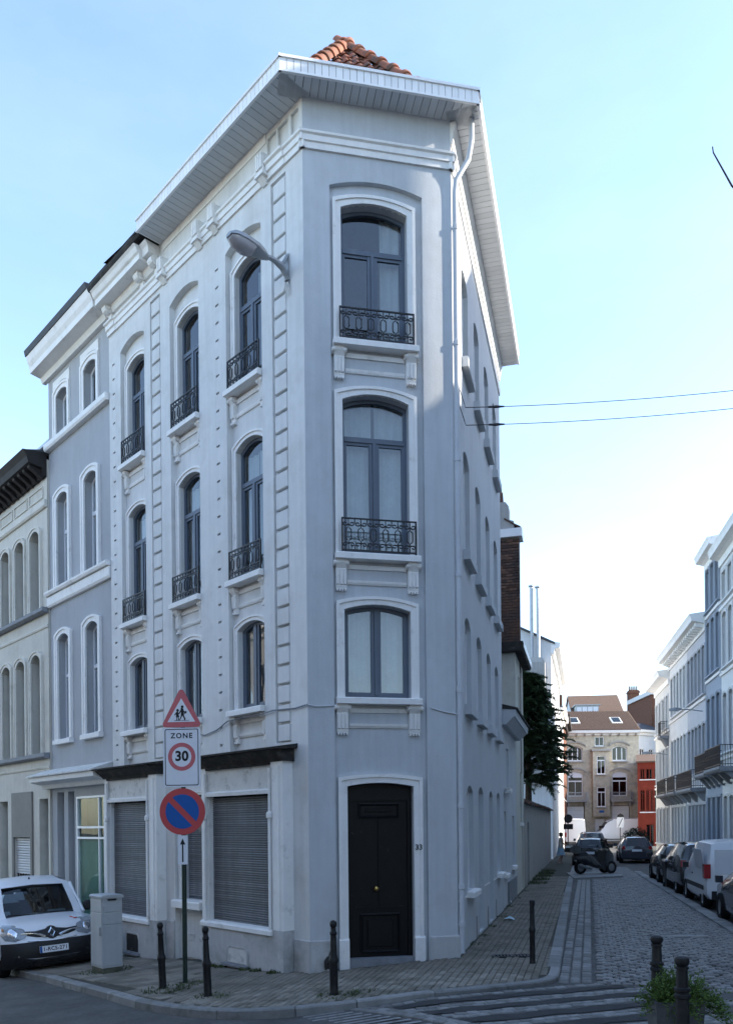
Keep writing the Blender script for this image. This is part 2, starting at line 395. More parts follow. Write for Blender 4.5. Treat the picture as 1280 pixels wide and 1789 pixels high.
def bracket_mesh(g, w, h, mtl):
    """fluted console with a scrolled head and drops; hangs below z = 0"""
    def mk():
        mb = MB(g)
        prof = [(-.02, 0), (.13, 0), (.135, -.05), (.105, -.10), (.075, -.14), (.07, -h * .55), (.05, -h * .88), (.055, -h * .9), (.04, -h), (-.02, -h)]
        mb.extr_s(prof, -w * .42, w * .42)
        for sg in (-1, 1):
            mb.tube([(sg * w * .20, .05, -.055), (sg * w * .62, .05, -.055)], .052, 8); mb.tube([(sg * w * .25, .10, -.055), (sg * w * .58, .10, -.055)], .04, 8)
        for k in (-1, 0, 1): mb.extr_s([(.06, -.15), (.095, -.16), (.085, -h * .84), (.055, -h * .86)], k * w * .28 - w * .075, k * w * .28 + w * .075)
        for k in (-1.2, -.4, .4, 1.2): mb.box(k * w * .26 - .013, k * w * .26 + .013, .0, .07, -h - .035, -h + .005)
        return mb.mesh('bracket', mtl)
    return cached(('brk', g, w, h, mtl.name), mk)
def make_window(bld, F, g, c, z0, zs, rise, hw, of, sw=.14, trim=None, fmat=None, gmat=None, trans=None, rail=None, sill=.12, sill_w=.2, sill_h=.12, brackets=None,
                depth=.17, cur=None, mull=True, apron=False, th=.05, fst=2, surround=True, frame_t=.055, sill_mat=None, drop=0., label=None):
    """a window part (its moulded surround) with frame, panes, sill, consoles, railing and curtains as sub-parts"""
    trim = trim or TRIM; fmat = fmat or FRAME; gmat = gmat or GLASS; h = zs - z0
    M = F @ T(c, g * of, z0); t = frame_t
    if surround: w = link('window', surround_mesh(g, hw, h, rise, sw, trim, th, drop=drop), bld, M)
    else: w = link('window', frame_mesh(g, hw, h, rise, fmat, trans, mull, t, fst), bld, M @ T(0, -g * depth, 0))
    Mf = M @ T(0, -g * depth, 0)
    if surround: link('frame', frame_mesh(g, hw, h, rise, fmat, trans, mull, t, fst), w, Mf)
    top = trans if trans else h
    if mull:
        for sg in (-1, 1):
            a, b = sorted((sg * .06, sg * (hw - t)))
            if trans: poly = [(a, t), (b, t), (b, top), (a, top)]
            else:
                poly = [(a, t), (b, t), (b, h - t + arc(hw, rise, b)), (a, h - t + arc(hw, rise, a))]
            link('pane', pane_mesh(g, poly, gmat, (hw, h, rise, trans, sg, t)), w, Mf)
    else:
        p = [(s * (hw - t) / hw, max(t, (z - t) if 0 < i < 99 else z)) for i, (s, z) in enumerate(arch_path(hw, 0, top if trans else h, 0 if trans else rise))]
        link('pane', pane_mesh(g, p, gmat, (hw, h, rise, trans, 0, t)), w, Mf)
    if trans:
        p = [(-hw + t, trans + t)] + [(s * (hw - t) / hw, z - t) for s, z in arch_path(hw, trans + t, h, rise)[1:-1]] + [(hw - t, trans + t)]
        link('pane', pane_mesh(g, p, gmat, (hw, h, rise, trans, 't', t)), w, Mf)
    if cur:
        for k, (a, b, za, zb, mtl) in enumerate(cur):
            link('curtain', curtain_mesh(g, a, b, za, zb, mtl, seed=k + int(abs(a) * 100)), w, Mf @ T(0, -g * .12, 0))
    if sill:
        mb = MB(g); sx = hw + sw + .02 if surround else hw + .08
        mb.extr_s([(-depth, -.002), (sill_w - .02, -.012), (sill_w, -.03), (sill_w, -sill_h), (-.02, -sill_h), (-depth, -.03)], -sx, sx)
        link('sill', cached(('sill', g, hw, sw, sill_w, sill_h, depth, (sill_mat or trim).name), lambda: mb.mesh('sill', sill_mat or trim)), w, M)
    if brackets:
        for sg in (-1, 1): link('bracket', bracket_mesh(g, brackets[0], brackets[1], trim), w, M @ T(sg * (hw + sw * .35), 0, -sill_h))
        if apron:
            mb = MB(g); a = hw + sw * .35 - brackets[0] * .5
            for za, zb in ((-.06, -.13), (-.32, -.36), (-.37, -.39)): mb.extr_s([(0, za), (.035, za), (.025, zb), (0, zb)], -a, a)
            link('apron_moulding', cached(('apr', g, a, trim.name), lambda: mb.mesh('apron_moulding', trim)), w, M @ T(0, 0, -sill_h))
    if rail: link('railing', railing_mesh(rail[0], rail[1], IRON), w, M @ T(rail[2] if len(rail) > 2 else 0, g * (rail[3] if len(rail) > 3 else .13), .03))
    return w
def ground_bottom(mb, s0, s1, zt, o0, o1, F, n=6):
    pass

# ================================================================ CORNER BUILDING
bld = thing('corner_building', 'four-storey pale grey corner house with narrow chamfered front, black door and white eaves', 'building', FC.copy())
Z_TOP, Z_SOF = 14.70, 14.44
# --- chamfer front
mb = MB(-1)
REC = (1.25, .80, -.35, 13.04, .14, .08)
wall_holes(mb, 0, 2.566, -.35, Z_SOF + .05, [REC])
add('chamfer_wall', mb, WALL, bld, FC)
mb = MB(-1)
cw = [(1.215, .575, 10.45, 12.72, .12, .2), (1.215, .575, 6.87, 9.48, .12, .2), (1.215, .575, 4.44, 5.93, .10, .2), (1.235, .575, -.02, 2.94, .06, .22)]
wall_holes(mb, .45, 2.05, -.35, 13.2, cw, o=-.08)
add('recessed_panel', mb, WALL, bld, FC)
# corner plinths
for a, b in ((-.025, .43), (2.07, 2.60)):
    mb = MB(-1); mb.extr_s([(-.1, -.4), (.03, -.4), (.03, .345), (.004, .365), (-.1, .365)], a, b); add('plinth', mb, PLINTH, bld, FC)
# windows of the chamfer
cf = lambda a, b, z0, z1, m=CURTAIN: (a, b, z0, z1, m)
make_window(bld, FC, -1, 1.215, 10.45, 12.72, .12, .575, -.08, trans=1.62, rail=(1.27, .50, .02), brackets=(.21, .48), apron=True,
            cur=[cf(.16, .50, .1, 2.38), (-.52, .56, .05, 2.3, ROOMDARK)][:1])
make_window(bld, FC, -1, 1.215, 6.87, 9.48, .12, .575, -.08, trans=1.98, rail=(1.27, .53, .02, .15), brackets=(.22, .48), apron=True, cur=[cf(-.55, -.03, .05, 2.72), cf(.03, .55, .05, 2.72)])
make_window(bld, FC, -1, 1.215, 4.44, 5.93, .10, .575, -.08, brackets=(.23, .48), apron=True, cur=[cf(-.55, -.01, .05, 1.59), cf(.01, .55, .05, 1.59)])
# door
Md = FC @ T(1.235, .08, -.02)
door = link('door', surround_mesh(-1, .575, 2.96, .06, .155, TRIM, .06), bld, Md)
mb = MB(-1); mb.prism(arch_path(.575, .04, 2.955, .06), -.20, -.15)
for a, b in ((-.575, -.50), (.50, .575)): mb.box(a, b, -.15, -.11, .04, 2.90)
mb.box(-.50, .50, -.15, -.115, 2.72, 2.93)
add('leaf', mb, DOORBLK, door, Md)
def panel(a, b, z0, z1):
    mb = MB(-1); t = .045
    secs = []
    for s, z, i, j in ((a, z0, 1, 1), (b, z0, -1, 1), (b, z1, -1, -1), (a, z1, 1, -1)):
        secs.append([(s, -.15, z), (s, -.118, z), (s + i * t * .5, -.112, z + j * t * .5), (s + i * t, -.135, z + j * t), (s + i * t, -.15, z + j * t)])
    mb.loft(secs, loop=True); mb.cbox(a + .12, b - .12, -.15, -.128, z0 + .10, z1 - .10, .012)
    add('panel', mb, DOORBLK, door, Md)
panel(-.34, .36, .10, .78); panel(-.34, .36, .95, 2.35) if False else None
panel(-.36, .36, 2.42, 2.68)
mb = MB(-1); mb.box(-.42, .42, -.15, -.125, .86, .90); mb.box(-.015, .015, -.15, -.12, .9, 2.40); add('leaf_moulding', mb, DOORBLK, door, Md)
mb = MB(-1); mb.tube([(-.07, -.15, 1.21), (-.07, -.09, 1.21)], .014, 8)
mb.loft([[(-.07 + r * math.cos(k * .524), o, 1.21 + r * math.sin(k * .524)) for k in range(12)] for r, o in ((.016, -.10), (.038, -.085), (.045, -.065), (.036, -.045), (.012, -.036))])
add('door_knob', mb, BRASS, door, Md, True)
for a, b in ((-.74, -.57), (.57, .75)):
    mb = MB(-1); mb.extr_s([(-.01, -.33), (.10, -.33), (.10, .36), (.07, .39), (-.01, .39)], a, b); add('pedestal', mb, TRIM, door, Md)
mb = MB(-1); mb.box(-.575, .575, -.16, .05, -.30, .03); add('threshold', mb, STONE, door, Md)
lettering('house_number', '33', .13, S_BLACK, door, FC @ T(1.885, -.006, 1.89) @ UP, bold=.002)
# string course, frieze
def band(F, g, s0, s1, z0=13.58, parent=bld, k=1.0, o=0.):
    mb = MB(g)
    mb.extr_s([(o - .02, z0), (o + .035 * k, z0), (o + .04 * k, z0 + .10), (o + .065 * k, z0 + .11), (o + .07 * k, z0 + .20), (o + .10 * k, z0 + .22), (o + .105 * k, z0 + .255), (o + .02, z0 + .275), (o - .02, z0 + .275)], s0, s1)
    return add('string_course', mb, TRIM, parent, F)
band(FC, -1, -.06, 2.63)
# --- left street front
BAYS = [(1.745, .56), (3.80, .55), (5.98, .55)]
mb = MB(1)
holes = [(c, hw, 3.3 if i != 1 else -.9, 13.0, .14, .13) for i, (c, hw) in enumerate(BAYS)]
STRIPS = [(.46, .88), (4.74, 5.16)]
holes += [((a + b) / 2, (b - a) / 2, 3.72, 13.48, 0, .06) for a, b in STRIPS]
holes += [(.20, .10, 13.9, 14.34, 0, .05), (.52, .14, 13.9, 14.34, 0, .05), (.84, .13, 13.9, 14.34, 0, .05)]
holes += [(s, .055, 3.80 + k * .335, 3.845 + k * .335, 0, .05) for s in (2.60, 6.86) for k in range(28)]
wall_holes(mb, 0, 7.08, -1.0, Z_SOF + .05, holes)
add('left_wall', mb, WALL_L, bld, FL)
mb = MB(1); mb.box(.05, 1.02, -.08, -.049, 13.86, 14.40); add('recess_back', mb, WALL_L, bld, FL)
for s in (2.60, 6.86): mb = MB(1); mb.box(s - .06, s + .06, -.07, -.05, 3.7, 13.4); add('recess_back', mb, WALL_L, bld, FL)
for i, (a, b) in enumerate(STRIPS):
    mb = MB(1); mb.box(a, b, -.09, -.058, 3.7, 13.5); add('recess_back', mb, WALL_L, bld, FL)
    me = cached(('blk', round(b - a, 3)), lambda: (lambda m: (m.cbox(0, b - a - .085, -.06, .012, 0, .288, .012), m.mesh('rustic_block', WALL_L))[1])(MB(1)))
    for k in range(29): link('rustic_block', me, bld, FL @ T(a + .012, 0, 3.74 + k * .335))
LW = [(10.42, 12.58, .14), (6.86, 9.28, .14), (4.44, 5.93, .12)]
for i, (c, hw) in enumerate(BAYS):
    mb = MB(1)
    hs = [(c, .425, z0, zs, rise, .2) for z0, zs, rise in LW]
    if i == 1: hs.append((c, .44, .80, 2.92, .0, .2))
    wall_holes(mb, c - hw, c + hw, 3.3 if i != 1 else -.9, 13.2, hs, o=-.13)
    add('recessed_panel', mb, WALL_L, bld, FL)
    for j, (z0, zs, rise) in enumerate(LW):
        make_window(bld, FL, 1, c, z0, zs, rise, .425, -.13, sw=.10, th=.032, trans=(1.50, 1.75, None)[j], rail=((.98, .50, 0, .15) if j < 2 else None), brackets=(.14, .46), apron=True, sill_w=.23,
                    depth=.12, cur=[cf(-.36, -.02, .05, zs - z0 - .05, CURTAIN if (i + j) % 2 else CURT_D)] + ([cf(.02, .36, .05, zs - z0 - .05)] if j else []))
band(FL, 1, -.06, .44); band(FL, 1, .44, .90, k=1.3); band(FL, 1, .90, 6.68); band(FL, 1, 6.68, 7.08, k=1.3)
mb = MB(1)   # triglyph consoles on the frieze
mb.box(-.10, .10, 0, .13, -.26, .06)
for k in (-1, 0, 1): mb.box(k * .06 - .022, k * .06 + .022, .13, .16, -.20, .06)
mb.box(-.12, .12, 0, .16, -.32, -.26); mb.extr_s([(0, -.32), (.13, -.32), (.03, -.42), (0, -.42)], -.07, .07)
trig = mb.mesh('frieze_console', TRIM)
for s in (1.02, 2.58, 3.14, 4.50): link('frieze_console', trig, bld, FL @ T(s, 0, 13.96))
mb = MB(1); mb.tube([(-.09, .12, 0), (.09, .12, 0)], .10, 12); mb.tube([(-.11, .12, 0), (.11, .12, 0)], .045, 8); mb.box(-.07, .07, 0, .06, -.25, 0)
vol = mb.mesh('volute_console', TRIM)
for s in (4.78, 5.40, 6.90): link('volute_console', vol, bld, FL @ T(s, 0, 14.10))
# moulded frieze framing at left end
mb = MB(1); mb.box(1.0, 4.6, 0, .02, 14.28, 14.44); add('frieze_fillet', mb, TRIM, bld, FL)
# --- right side wall
mb = MB(-1)
RWX = [1.55, 3.20, 4.87, 6.52]; RROW = [(10.98, 12.62, .16), (7.40, 9.20, .16), (4.52, 6.06, .15)]
holes = [(c, .40, z0, zs, rise, .13) for c in RWX for z0, zs, rise in RROW]
holes += [(1.62, .42, 1.02, 2.88, .14, .13), (3.25, .40, .02, 2.92, .14, .13), (5.05, .34, .02, 2.92, .12, .13), (6.62, .36, 1.05, 2.92, .14, .13)]
wall_holes(mb, 0, 7.75, -.4, Z_SOF + .05, holes)
add('side_wall', mb, WALL, bld, FR)
for c in RWX:
    for z0, zs, rise in RROW:
        make_window(bld, FR, -1, c, z0, zs, rise, .40, 0, surround=False, fmat=WFRAME, sill_w=.13, sill_h=.20, depth=.12, trans=None, fst=1, sill_mat=WALL, cur=[cf(-.36, .36, .05, zs - z0)])
make_window(bld, FR, -1, 1.62, 1.02, 2.88, .14, .42, 0, surround=False, fmat=WFRAME, sill_w=.14, sill_h=.12, depth=.12, fst=1, cur=[cf(-.38, .38, .05, 1.8)])
make_window(bld, FR, -1, 6.62, 1.05, 2.92, .14, .36, 0, surround=False, fmat=WFRAME, sill_w=.14, sill_h=.12, depth=.12, fst=1, cur=[cf(-.33, .33, .05, 1.8)])
for c, hw in ((3.25, .40), (5.05, .34)):
    mb = MB(-1); mb.prism(arch_path(hw, .02, 2.92, .12), -.13, -.10)
    for z0, z1 in ((.2, 1.0), (1.15, 2.0), (2.1, 2.7)): mb.cbox(c * 0 - hw + .1, hw - .1, -.10, -.085, z0, z1)
    add('side_door', mb, WALL, bld, FR @ T(c, 0, 0))
mb = MB(-1)
for a, b in ((.1, 1.1), (2.1, 2.8), (3.7, 4.65), (5.42, 6.2)): mb.box(a, b, -.01, .012, .92, .95)
add('dado_fillet', mb, TRIM, bld, FR)
for s in (2.35, 4.25, 5.9):
    mb = MB(-1); mb.box(s, s + .14, -.02, .004, -.1, .42); add('cellar_vent', mb, STONE, bld, FR)
mb = MB(-1); mb.box(.42, .50, 0, .02, 3.25, 3.72); mb.box(.40, .52, 0, .012, 3.23, 3.74); add('wall_plaque', mb, TRIM_OLD, bld, FR)
band(FR, -1, -.06, .12); mb = MB(-1)
mb.extr_s([(-.02, 13.66), (.03, 13.66), (.045, 13.78), (.02, 13.82), (-.02, 13.82)], .1, 7.75); add('string_course', mb, TRIM, bld, FR)
mb = MB(-1); mb.extr_s([(-.02, 14.05), (.03, 14.05), (.06, 14.25), (.10, 14.42), (-.02, 14.42)], .0, 7.75); add('eaves_moulding', mb, TRIM, bld, FR)
# party wall and back wall, closing the volume
QL = PL + 7.08 * dirv(LA); QR = PR + 7.75 * dirv(RA)
mb = MB(); ang = math.degrees(math.atan2((QR - QL).x, (QR - QL).y)); wlen = (QR - QL).length
mb.box(.6, wlen - .3, -.15, .0, -1, Z_SOF + .05); add('back_wall', mb, BRICK, bld, fr((QL.x, QL.y), ang, 1))
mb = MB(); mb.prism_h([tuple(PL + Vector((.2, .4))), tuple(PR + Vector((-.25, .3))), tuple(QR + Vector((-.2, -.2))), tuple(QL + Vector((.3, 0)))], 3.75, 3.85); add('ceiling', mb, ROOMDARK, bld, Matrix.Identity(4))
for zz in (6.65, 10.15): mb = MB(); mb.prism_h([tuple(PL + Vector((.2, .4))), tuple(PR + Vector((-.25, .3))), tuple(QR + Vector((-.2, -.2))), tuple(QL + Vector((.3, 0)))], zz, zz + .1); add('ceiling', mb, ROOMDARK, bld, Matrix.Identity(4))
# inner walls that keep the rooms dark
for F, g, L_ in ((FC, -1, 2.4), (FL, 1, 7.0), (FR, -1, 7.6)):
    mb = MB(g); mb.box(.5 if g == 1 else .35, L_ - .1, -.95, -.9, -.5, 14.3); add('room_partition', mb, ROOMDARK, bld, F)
# --- eaves: fascia and soffit boards
OC, OL, OR = .41, .56, .52
nC = Vector((dirv(CA).y, -dirv(CA).x)); nL = Vector((-dirv(LA).y, dirv(LA).x))
def isect(p, a, q, b):
    d1, d2 = dirv(a), dirv(b); den = d1.x * d2.y - d1.y * d2.x
    t = ((q - p).x * d2.y - (q - p).y * d2.x) / den; return p + d1 * t
EA = isect(PL + nC * OC, CA, PL + nL * OL, LA); EB = isect(PR + nC * OC, CA, PR + NR * OR, RA)
EL_len, ER_len = 5.75, 8.0
E_L = PL + nL * OL + dirv(LA) * 4.66; E_R = PR + NR * OR + dirv(RA) * 7.78
def boards(P0, P1, inner_off, g, ang, n, fas=True, sofw=.2):
    L = (P1 - P0).length; F = fr((P0.x, P0.y), ang, g); w = L / n
    mb = MB(g); mb.box(0, w - .008, -.018, 0, Z_SOF, Z_TOP - .04); fm = mb.mesh('fascia_board', PVC)
    for k in range(n): link('fascia_board', fm, bld, F @ T(k * w, 0, 0))
    mb = MB(g); mb.box(-.02, L + .02, -.06, .022, Z_TOP - .045, Z_TOP); add('fascia_cap', mb, PVC, bld, F)
    mb = MB(g); mb.box(0, L, -.07, -.02, Z_SOF + .03, Z_TOP - .05); add('fascia_backing', mb, LEAD, bld, F)
    mb = MB(g); mb.box(-.012, L + .012, -.03, .014, Z_SOF - .012, Z_SOF + .02); add('fascia_trim', mb, PVC, bld, F)
    ns = int(L / sofw); ws = L / ns
    mb = MB(g); mb.box(0, ws - .010, -inner_off, -.03, Z_SOF + .002, Z_SOF + .02); sm_ = mb.mesh('soffit_board', SOFFIT)
    for k in range(ns): link('soffit_board', sm_, bld, F @ T(k * ws, 0, 0))
    mb = MB(g); mb.box(0, L, -inner_off - .05, -.03, Z_SOF + .021, Z_SOF + .05); add('soffit_backing', mb, LEAD, bld, F)
boards(EA, EB, OC + .05, -1, CA, 29, sofw=.13)
boards(EA, E_L, OL + .05, 1, LA, 42, sofw=.145)
boards(EB, E_R, OR + .05, -1, RA, 66, sofw=.145)
def soffit_wedge(E, na, oa, nb, ob, P):
    mb = MB(); q = [E - (na + nb).normalized() * .04, E - na * (oa + .05), P - (na + nb).normalized() * .08, E - nb * (ob + .05)]
    mb.prism_h([tuple(p) for p in q], Z_SOF + .004, Z_SOF + .018); add('soffit_corner', mb, SOFFIT, bld, Matrix.Identity(4))
soffit_wedge(EA, nC, OC, nL, OL, PL); soffit_wedge(EB, nC, OC, NR, OR, PR)
mb = MB(-1); mb.box(-OR - .02, .0, 0, .02, Z_SOF, Z_TOP); add('eaves_end', mb, PVC, bld, fr((E_R.x, E_R.y), RA + 90, -1))
# older moulded cornice with dark gutter at the far end of the left eaves
mb = MB(1); mb.extr_s([(0, 14.16), (.34, 14.16), (.34, 14.28), (.38, 14.31), (.42, 14.40), (.46, 14.44), (0, 14.44)], 4.98, 7.06); add('old_cornice', mb, TRIM, bld, FL)
mb = MB(1); mb.extr_s([(0, 14.22), (.26, 14.22), (.28, 14.36), (.34, 14.44), (0, 14.44)], 4.72, 4.975); add('old_cornice', mb, TRIM, bld, FL)
mb = MB(1); mb.extr_s([(0, 14.02), (.05, 14.02), (.09, 14.10), (.10, 14.158), (0, 14.158)], 4.72, 7.06); add('bed_moulding', mb, TRIM, bld, FL)
mb = MB(-1); mb.box(-OL - .02, .0, 0, .02, Z_SOF, Z_TOP) if False else mb.box(0, OL + .02, 0, .02, Z_SOF, Z_TOP); add('eaves_end', mb, PVC, bld, fr((E_L.x, E_L.y), LA + 90, -1))
mb = MB(1)
mb.loft([[(s, o + k, z + j) for o, z in ((.22, 14.445), (.47, 14.445), (.50, 14.50), (.49, 14.60), (.22, 14.64))] for s, k, j in ((4.70, -.06, .10), (4.95, -.03, .04), (5.12, 0, 0), (7.12, 0, 0))]); add('gutter', mb, LEAD, bld, FL)
# --- roof
PITCH = 1.29; EAF, EBF = EA, EB
EA = isect(PL + nC * .01, CA, PL + nL * .16, LA); EB = isect(PR + nC * .01, CA, PR + NR * .12, RA); Z_EAVE = Z_TOP; Z_TOP = 14.60
dA = isect(EA, (CA + LA) / 2, EB, (CA + 180 + RA) / 2 if False else RA + (CA + 180 - RA) / 2)
AP_h = abs((dA - EA).dot(nC)) * PITCH
apex = Vector((dA.x, dA.y, Z_TOP + AP_h))
bis = (LA + RA) / 2
back = dA + dirv(bis) * 5.0; back_z = apex.z
mbr = MB()
e3 = lambda p, z=Z_TOP - .03: (p.x, p.y, z)
mbr.face([e3(EA), e3(EB), tuple(apex - Vector((0, 0, .05)))])
mbr.face([e3(EA), tuple(apex - Vector((0, 0, .05))), (back.x, back.y, back_z - .05), e3(E_L + dirv(LA) * 1.5)])
mbr.face([e3(EB), tuple(apex - Vector((0, 0, .05))), (back.x, back.y, back_z - .05), e3(E_R)])
mbr.face([e3(EAF, 14.66), e3(EBF, 14.66), e3(EB, 14.66), e3(EA, 14.66)])
mbr.face([e3(E_R), (back.x, back.y, back_z - .05), e3(E_L + dirv(LA) * 1.5)])
roof = add('roof', mbr, LEAD, bld, Matrix.Identity(4))
# clay pantiles on the chamfer slope, in rows
mb = MB(); W_, H_ = .225, .37
prof = [(-W_ / 2 - .012, .012), (-W_ * .36, .048), (-W_ * .18, .052), (-W_ * .02, .022), (W_ * .2, .004), (W_ / 2, .016)]
top = [(s, z) for s, z in prof]; bot = [(s, z - .016) for s, z in prof][::-1]
mb.loft([[(s, 0, z + .022) for s, z in top + bot], [(s, H_, z) for s, z in top + bot]])
tile = mb.mesh('roof_tile', TILE, True)
Sx = Vector((dirv(CA).x, dirv(CA).y, 0)); upv = Vector((-nC.x, -nC.y, PITCH)).normalized(); nrm = Sx.cross(upv).normalized()
def slope_M(p):
    M = Matrix.Identity(4); M.col[0][:3] = Sx; M.col[1][:3] = upv; M.col[2][:3] = nrm; M.col[3][:3] = p; return M
EA3, EB3 = Vector((EA.x, EA.y, Z_TOP)), Vector((EB.x, EB.y, Z_TOP))
slopelen = (dA - EA).dot(-nC) / math.cos(math.atan(PITCH)); eL = (EB3 - EA3).length
sA = (dA - EA).dot(dirv(CA))
for r in range(int(slopelen / .31) + 1):
    v = r * .31; fr_ = v / slopelen
    l0 = sA * fr_; l1 = eL + (sA - eL) * fr_
    for k in range(int(eL / .205) + 1):
        s = .06 + k * .205 + (r % 2) * .02
        if l0 + .06 < s < l1 - .02: link('roof_tile', tile, roof, slope_M(EA3 + Sx * s + upv * v))
# half-round hip tiles with collars
mb = MB()
secs = []
for y, r in ((0, .15), (.03, .162), (.07, .162), (.075, .132), (.54, .118)):
    o_ = [(r * math.cos(t), y, r * math.sin(t)) for t in [math.pi * k / 10 for k in range(11)]]
    i_ = [(x * .84, yy, z * .84) for x, yy, z in o_][::-1]
    secs.append(o_ + i_)
mb.loft(secs); hip = mb.mesh('hip_tile', TILE, True)
def hip_run(A, B, n0=0):
    d = (B - A); n = int(d.length / .46); d = d.normalized(); x = d.cross(Vector((0, 0, 1))).normalized(); zz = x.cross(d)
    for k in range(n + 1):
        M = Matrix.Identity(4); M.col[0][:3] = x; M.col[1][:3] = d; M.col[2][:3] = zz; M.col[3][:3] = A + d * (k * .46) + zz * .02
        link('hip_tile', hip, roof, M)
hip_run(EA3, apex); hip_run(EB3, apex); hip_run(apex, Vector((back.x, back.y, back_z)))
Z_TOP = Z_EAVE
# --- downpipe on the corner
F_ = FR
mb = MB(-1)
mb.tube([(-.0 + .08, .36, Z_SOF + .02), (.08, .36, 14.1), (.06, .30, 13.75), (.03, .09, 13.42), (.03, .07, 13.2), (.03, .07, .05)], .048, 10)
pipe = add('downpipe', mb, PIPE, bld, F_, True)
for z in (12.6, 10.6, 8.6, 6.6, 4.6, 2.6, 1.2, .55):
    mb = MB(-1); mb.lathe([(.052, z - .05), (.058, z - .04), (.058, z + .04), (.052, z + .05)], 10, (.03, .07)); mb.box(.02, .04, -.01, .05, z - .012, z + .012); add('pipe_collar', mb, PIPE, pipe, F_)
# --- cables clipped along the front
mb = MB(-1); mb.tube([(-.04, .03, 4.30), (.15, .02, 4.27), (.44, .012, 4.29)], .012, 5); mb.tube([(2.12, .012, 4.28), (2.35, .015, 4.22), (2.60, .02, 4.18)], .012, 5); add('facade_cable', mb, WALL, bld, FC)
mb = MB(1); mb.tube([(-.03, .03, 4.30), (.3, .03, 4.27), (.9, .04, 4.30), (1.2, .05, 4.27), (2.3, .05, 4.25), (2.7, .03, 4.12), (3.1, .03, 4.06), (3.4, .03, 4.1)], .012, 5); add('facade_cable', mb, STONE, bld, FL)
# --- ground-floor shopfronts on the left street
def shopfront(s0, s1, zb, zg0, zg1, label, slab_over=.12):
    """projecting timber shopfront: corner posts, frieze board, dark cornice, roller shutter of single slats"""
    oF = .22
    sh = link('shopfront', None, bld, FL)
    mb = MB(1); mb.box(s0, s1, 0, oF + .02, zg0, zb); sh2 = add('stallriser', mb, PLINTH, sh, FL)
    mb = MB(1)
    p0, p1 = s0, s1; pw = .34
    mb.box(p0, p0 + pw, 0, oF, zb, 3.38); mb.box(p1 - .16, p1, 0, oF, zb, 3.38)
    mb.box(p0 + .10, p0 + pw - .06, oF, oF + .02, zb, 3.30)
    fb = MB(1); fb.box(p0 + pw, p1 - .16, oF - .10, oF - .02, 2.86, 3.40); add('frieze_board', fb, TRIM_OLD, sh, FL)
    mb.extr_s([(oF - .03, 2.84), (oF + .03, 2.84), (oF + .04, 2.90), (oF - .03, 2.94)], p0 + pw, p1 - .16)
    mb.extr_s([(oF - .2, zb - .10), (oF + .06, zb - .10), (oF + .06, zb - .03), (oF + .02, zb), (oF - .2, zb + .02)], p0 + pw - .05, p1 - .0)
    add('timber_surround', mb, TRIM_OLD if False else TRIM, sh, FL)
    for s in (p0 + pw, p1 - .16):
        mb = MB(1); mb.tube([(s, oF + .03, zb), (s, oF + .03, 2.42)], .028, 8); mb.lathe([(.03, 2.40), (.055, 2.43), (.055, 2.50), (.035, 2.53)], 8, (s, oF + .03)); mb.tube([(s, oF + .03, 2.5), (s, oF + .03, 3.28)], .022, 8)
        add('colonnette', mb, TRIM, sh, FL)
    n = int((2.84 - zb) / .042); a, b = p0 + pw + .04, p1 - .20
    mb = MB(1); mb.extr_s([(.0, 0), (.012, .004), (.016, .018), (.012, .032), (.0, .036)], a, b); sl = mb.mesh('shutter_slat', SHUTTER)
    for k in range(n): link('shutter_slat', sl, sh, FL @ T(0, oF - .14, zb + .01 + k * .042))
    mb = MB(1); mb.box(a, b, oF - .17, oF - .146, zb, 2.86); add('shutter_backing', mb, LEAD, sh, FL)
    for q in (a - .04, b): mb = MB(1); mb.box(q, q + .04, oF - .16, oF - .05, zb, 2.86); add('shutter_guide', mb, TRIM, sh, FL)
    mb = MB(1)
    mb.extr_s([(0, 3.38), (oF + .02, 3.38), (oF + .05, 3.42), (oF + .16, 3.50), (oF + .22, 3.56), (0, 3.62)], s0 - .05, s1 + .04)
    add('cornice', mb, LEAD, sh, FL)
    mb = MB(1); mb.extr_s([(0, 3.60), (oF + .27, 3.565), (oF + .28, 3.595), (0, 3.68)], s0 - .14, s1 + .10); add('cornice_lead', mb, LEAD, sh, FL)
    mb = MB(1)
    for k in range(int((s1 - s0 - .5) / .05)): mb.box(s0 + .36 + k * .05, s0 + .385 + k * .05, oF - .01, oF + .045, 3.335, 3.378)
    add('dentils', mb, LEAD, sh, FL)
    return sh
shopfront(.42, 2.96, .50, -.9, 0, 'a'); shopfront(4.70, 7.06, .33, -1.0, 0, 'b')
# cellar openings: recessed mouths in the stallrisers
def cellar(s, z, w, h, o):
    mb = MB(1)
    p = [(-w / 2, 0), (w / 2, 0), (w / 2, h * .7), (w / 2 - .05, h - .02), (w / 2 - .11, h), (-w / 2 + .11, h), (-w / 2 + .05, h - .02), (-w / 2, h * .7)]
    mb.loft([[(a, .0, b) for a, b in p], [(a, .012, b) for a, b in p], [(a * .90, .012, b * .92 + .01) for a, b in p], [(a * .80, -.10, b * .85) for a, b in p]], caps=False)
    c_ = add('cellar_opening', mb, PLINTH, bld, FL @ T(s, o, z))
    mb = MB(1); mb.box(-w * .42, w * .42, -.002, .004, .01, h * .9); add('cellar_hatch', mb, TRIM_OLD if s < 3 else LEAD, c_, FL @ T(s, o, z))
    mb = MB(1); mb.box(-w * .55, w * .55, 0, .10, -.05, -.01); add('cellar_sill', mb, STONE, c_, FL @ T(s, o, z))
    return c_
cellar(1.78, -.20, .70, .30, .242); cellar(5.75, -.42, .62, .42, .242); 
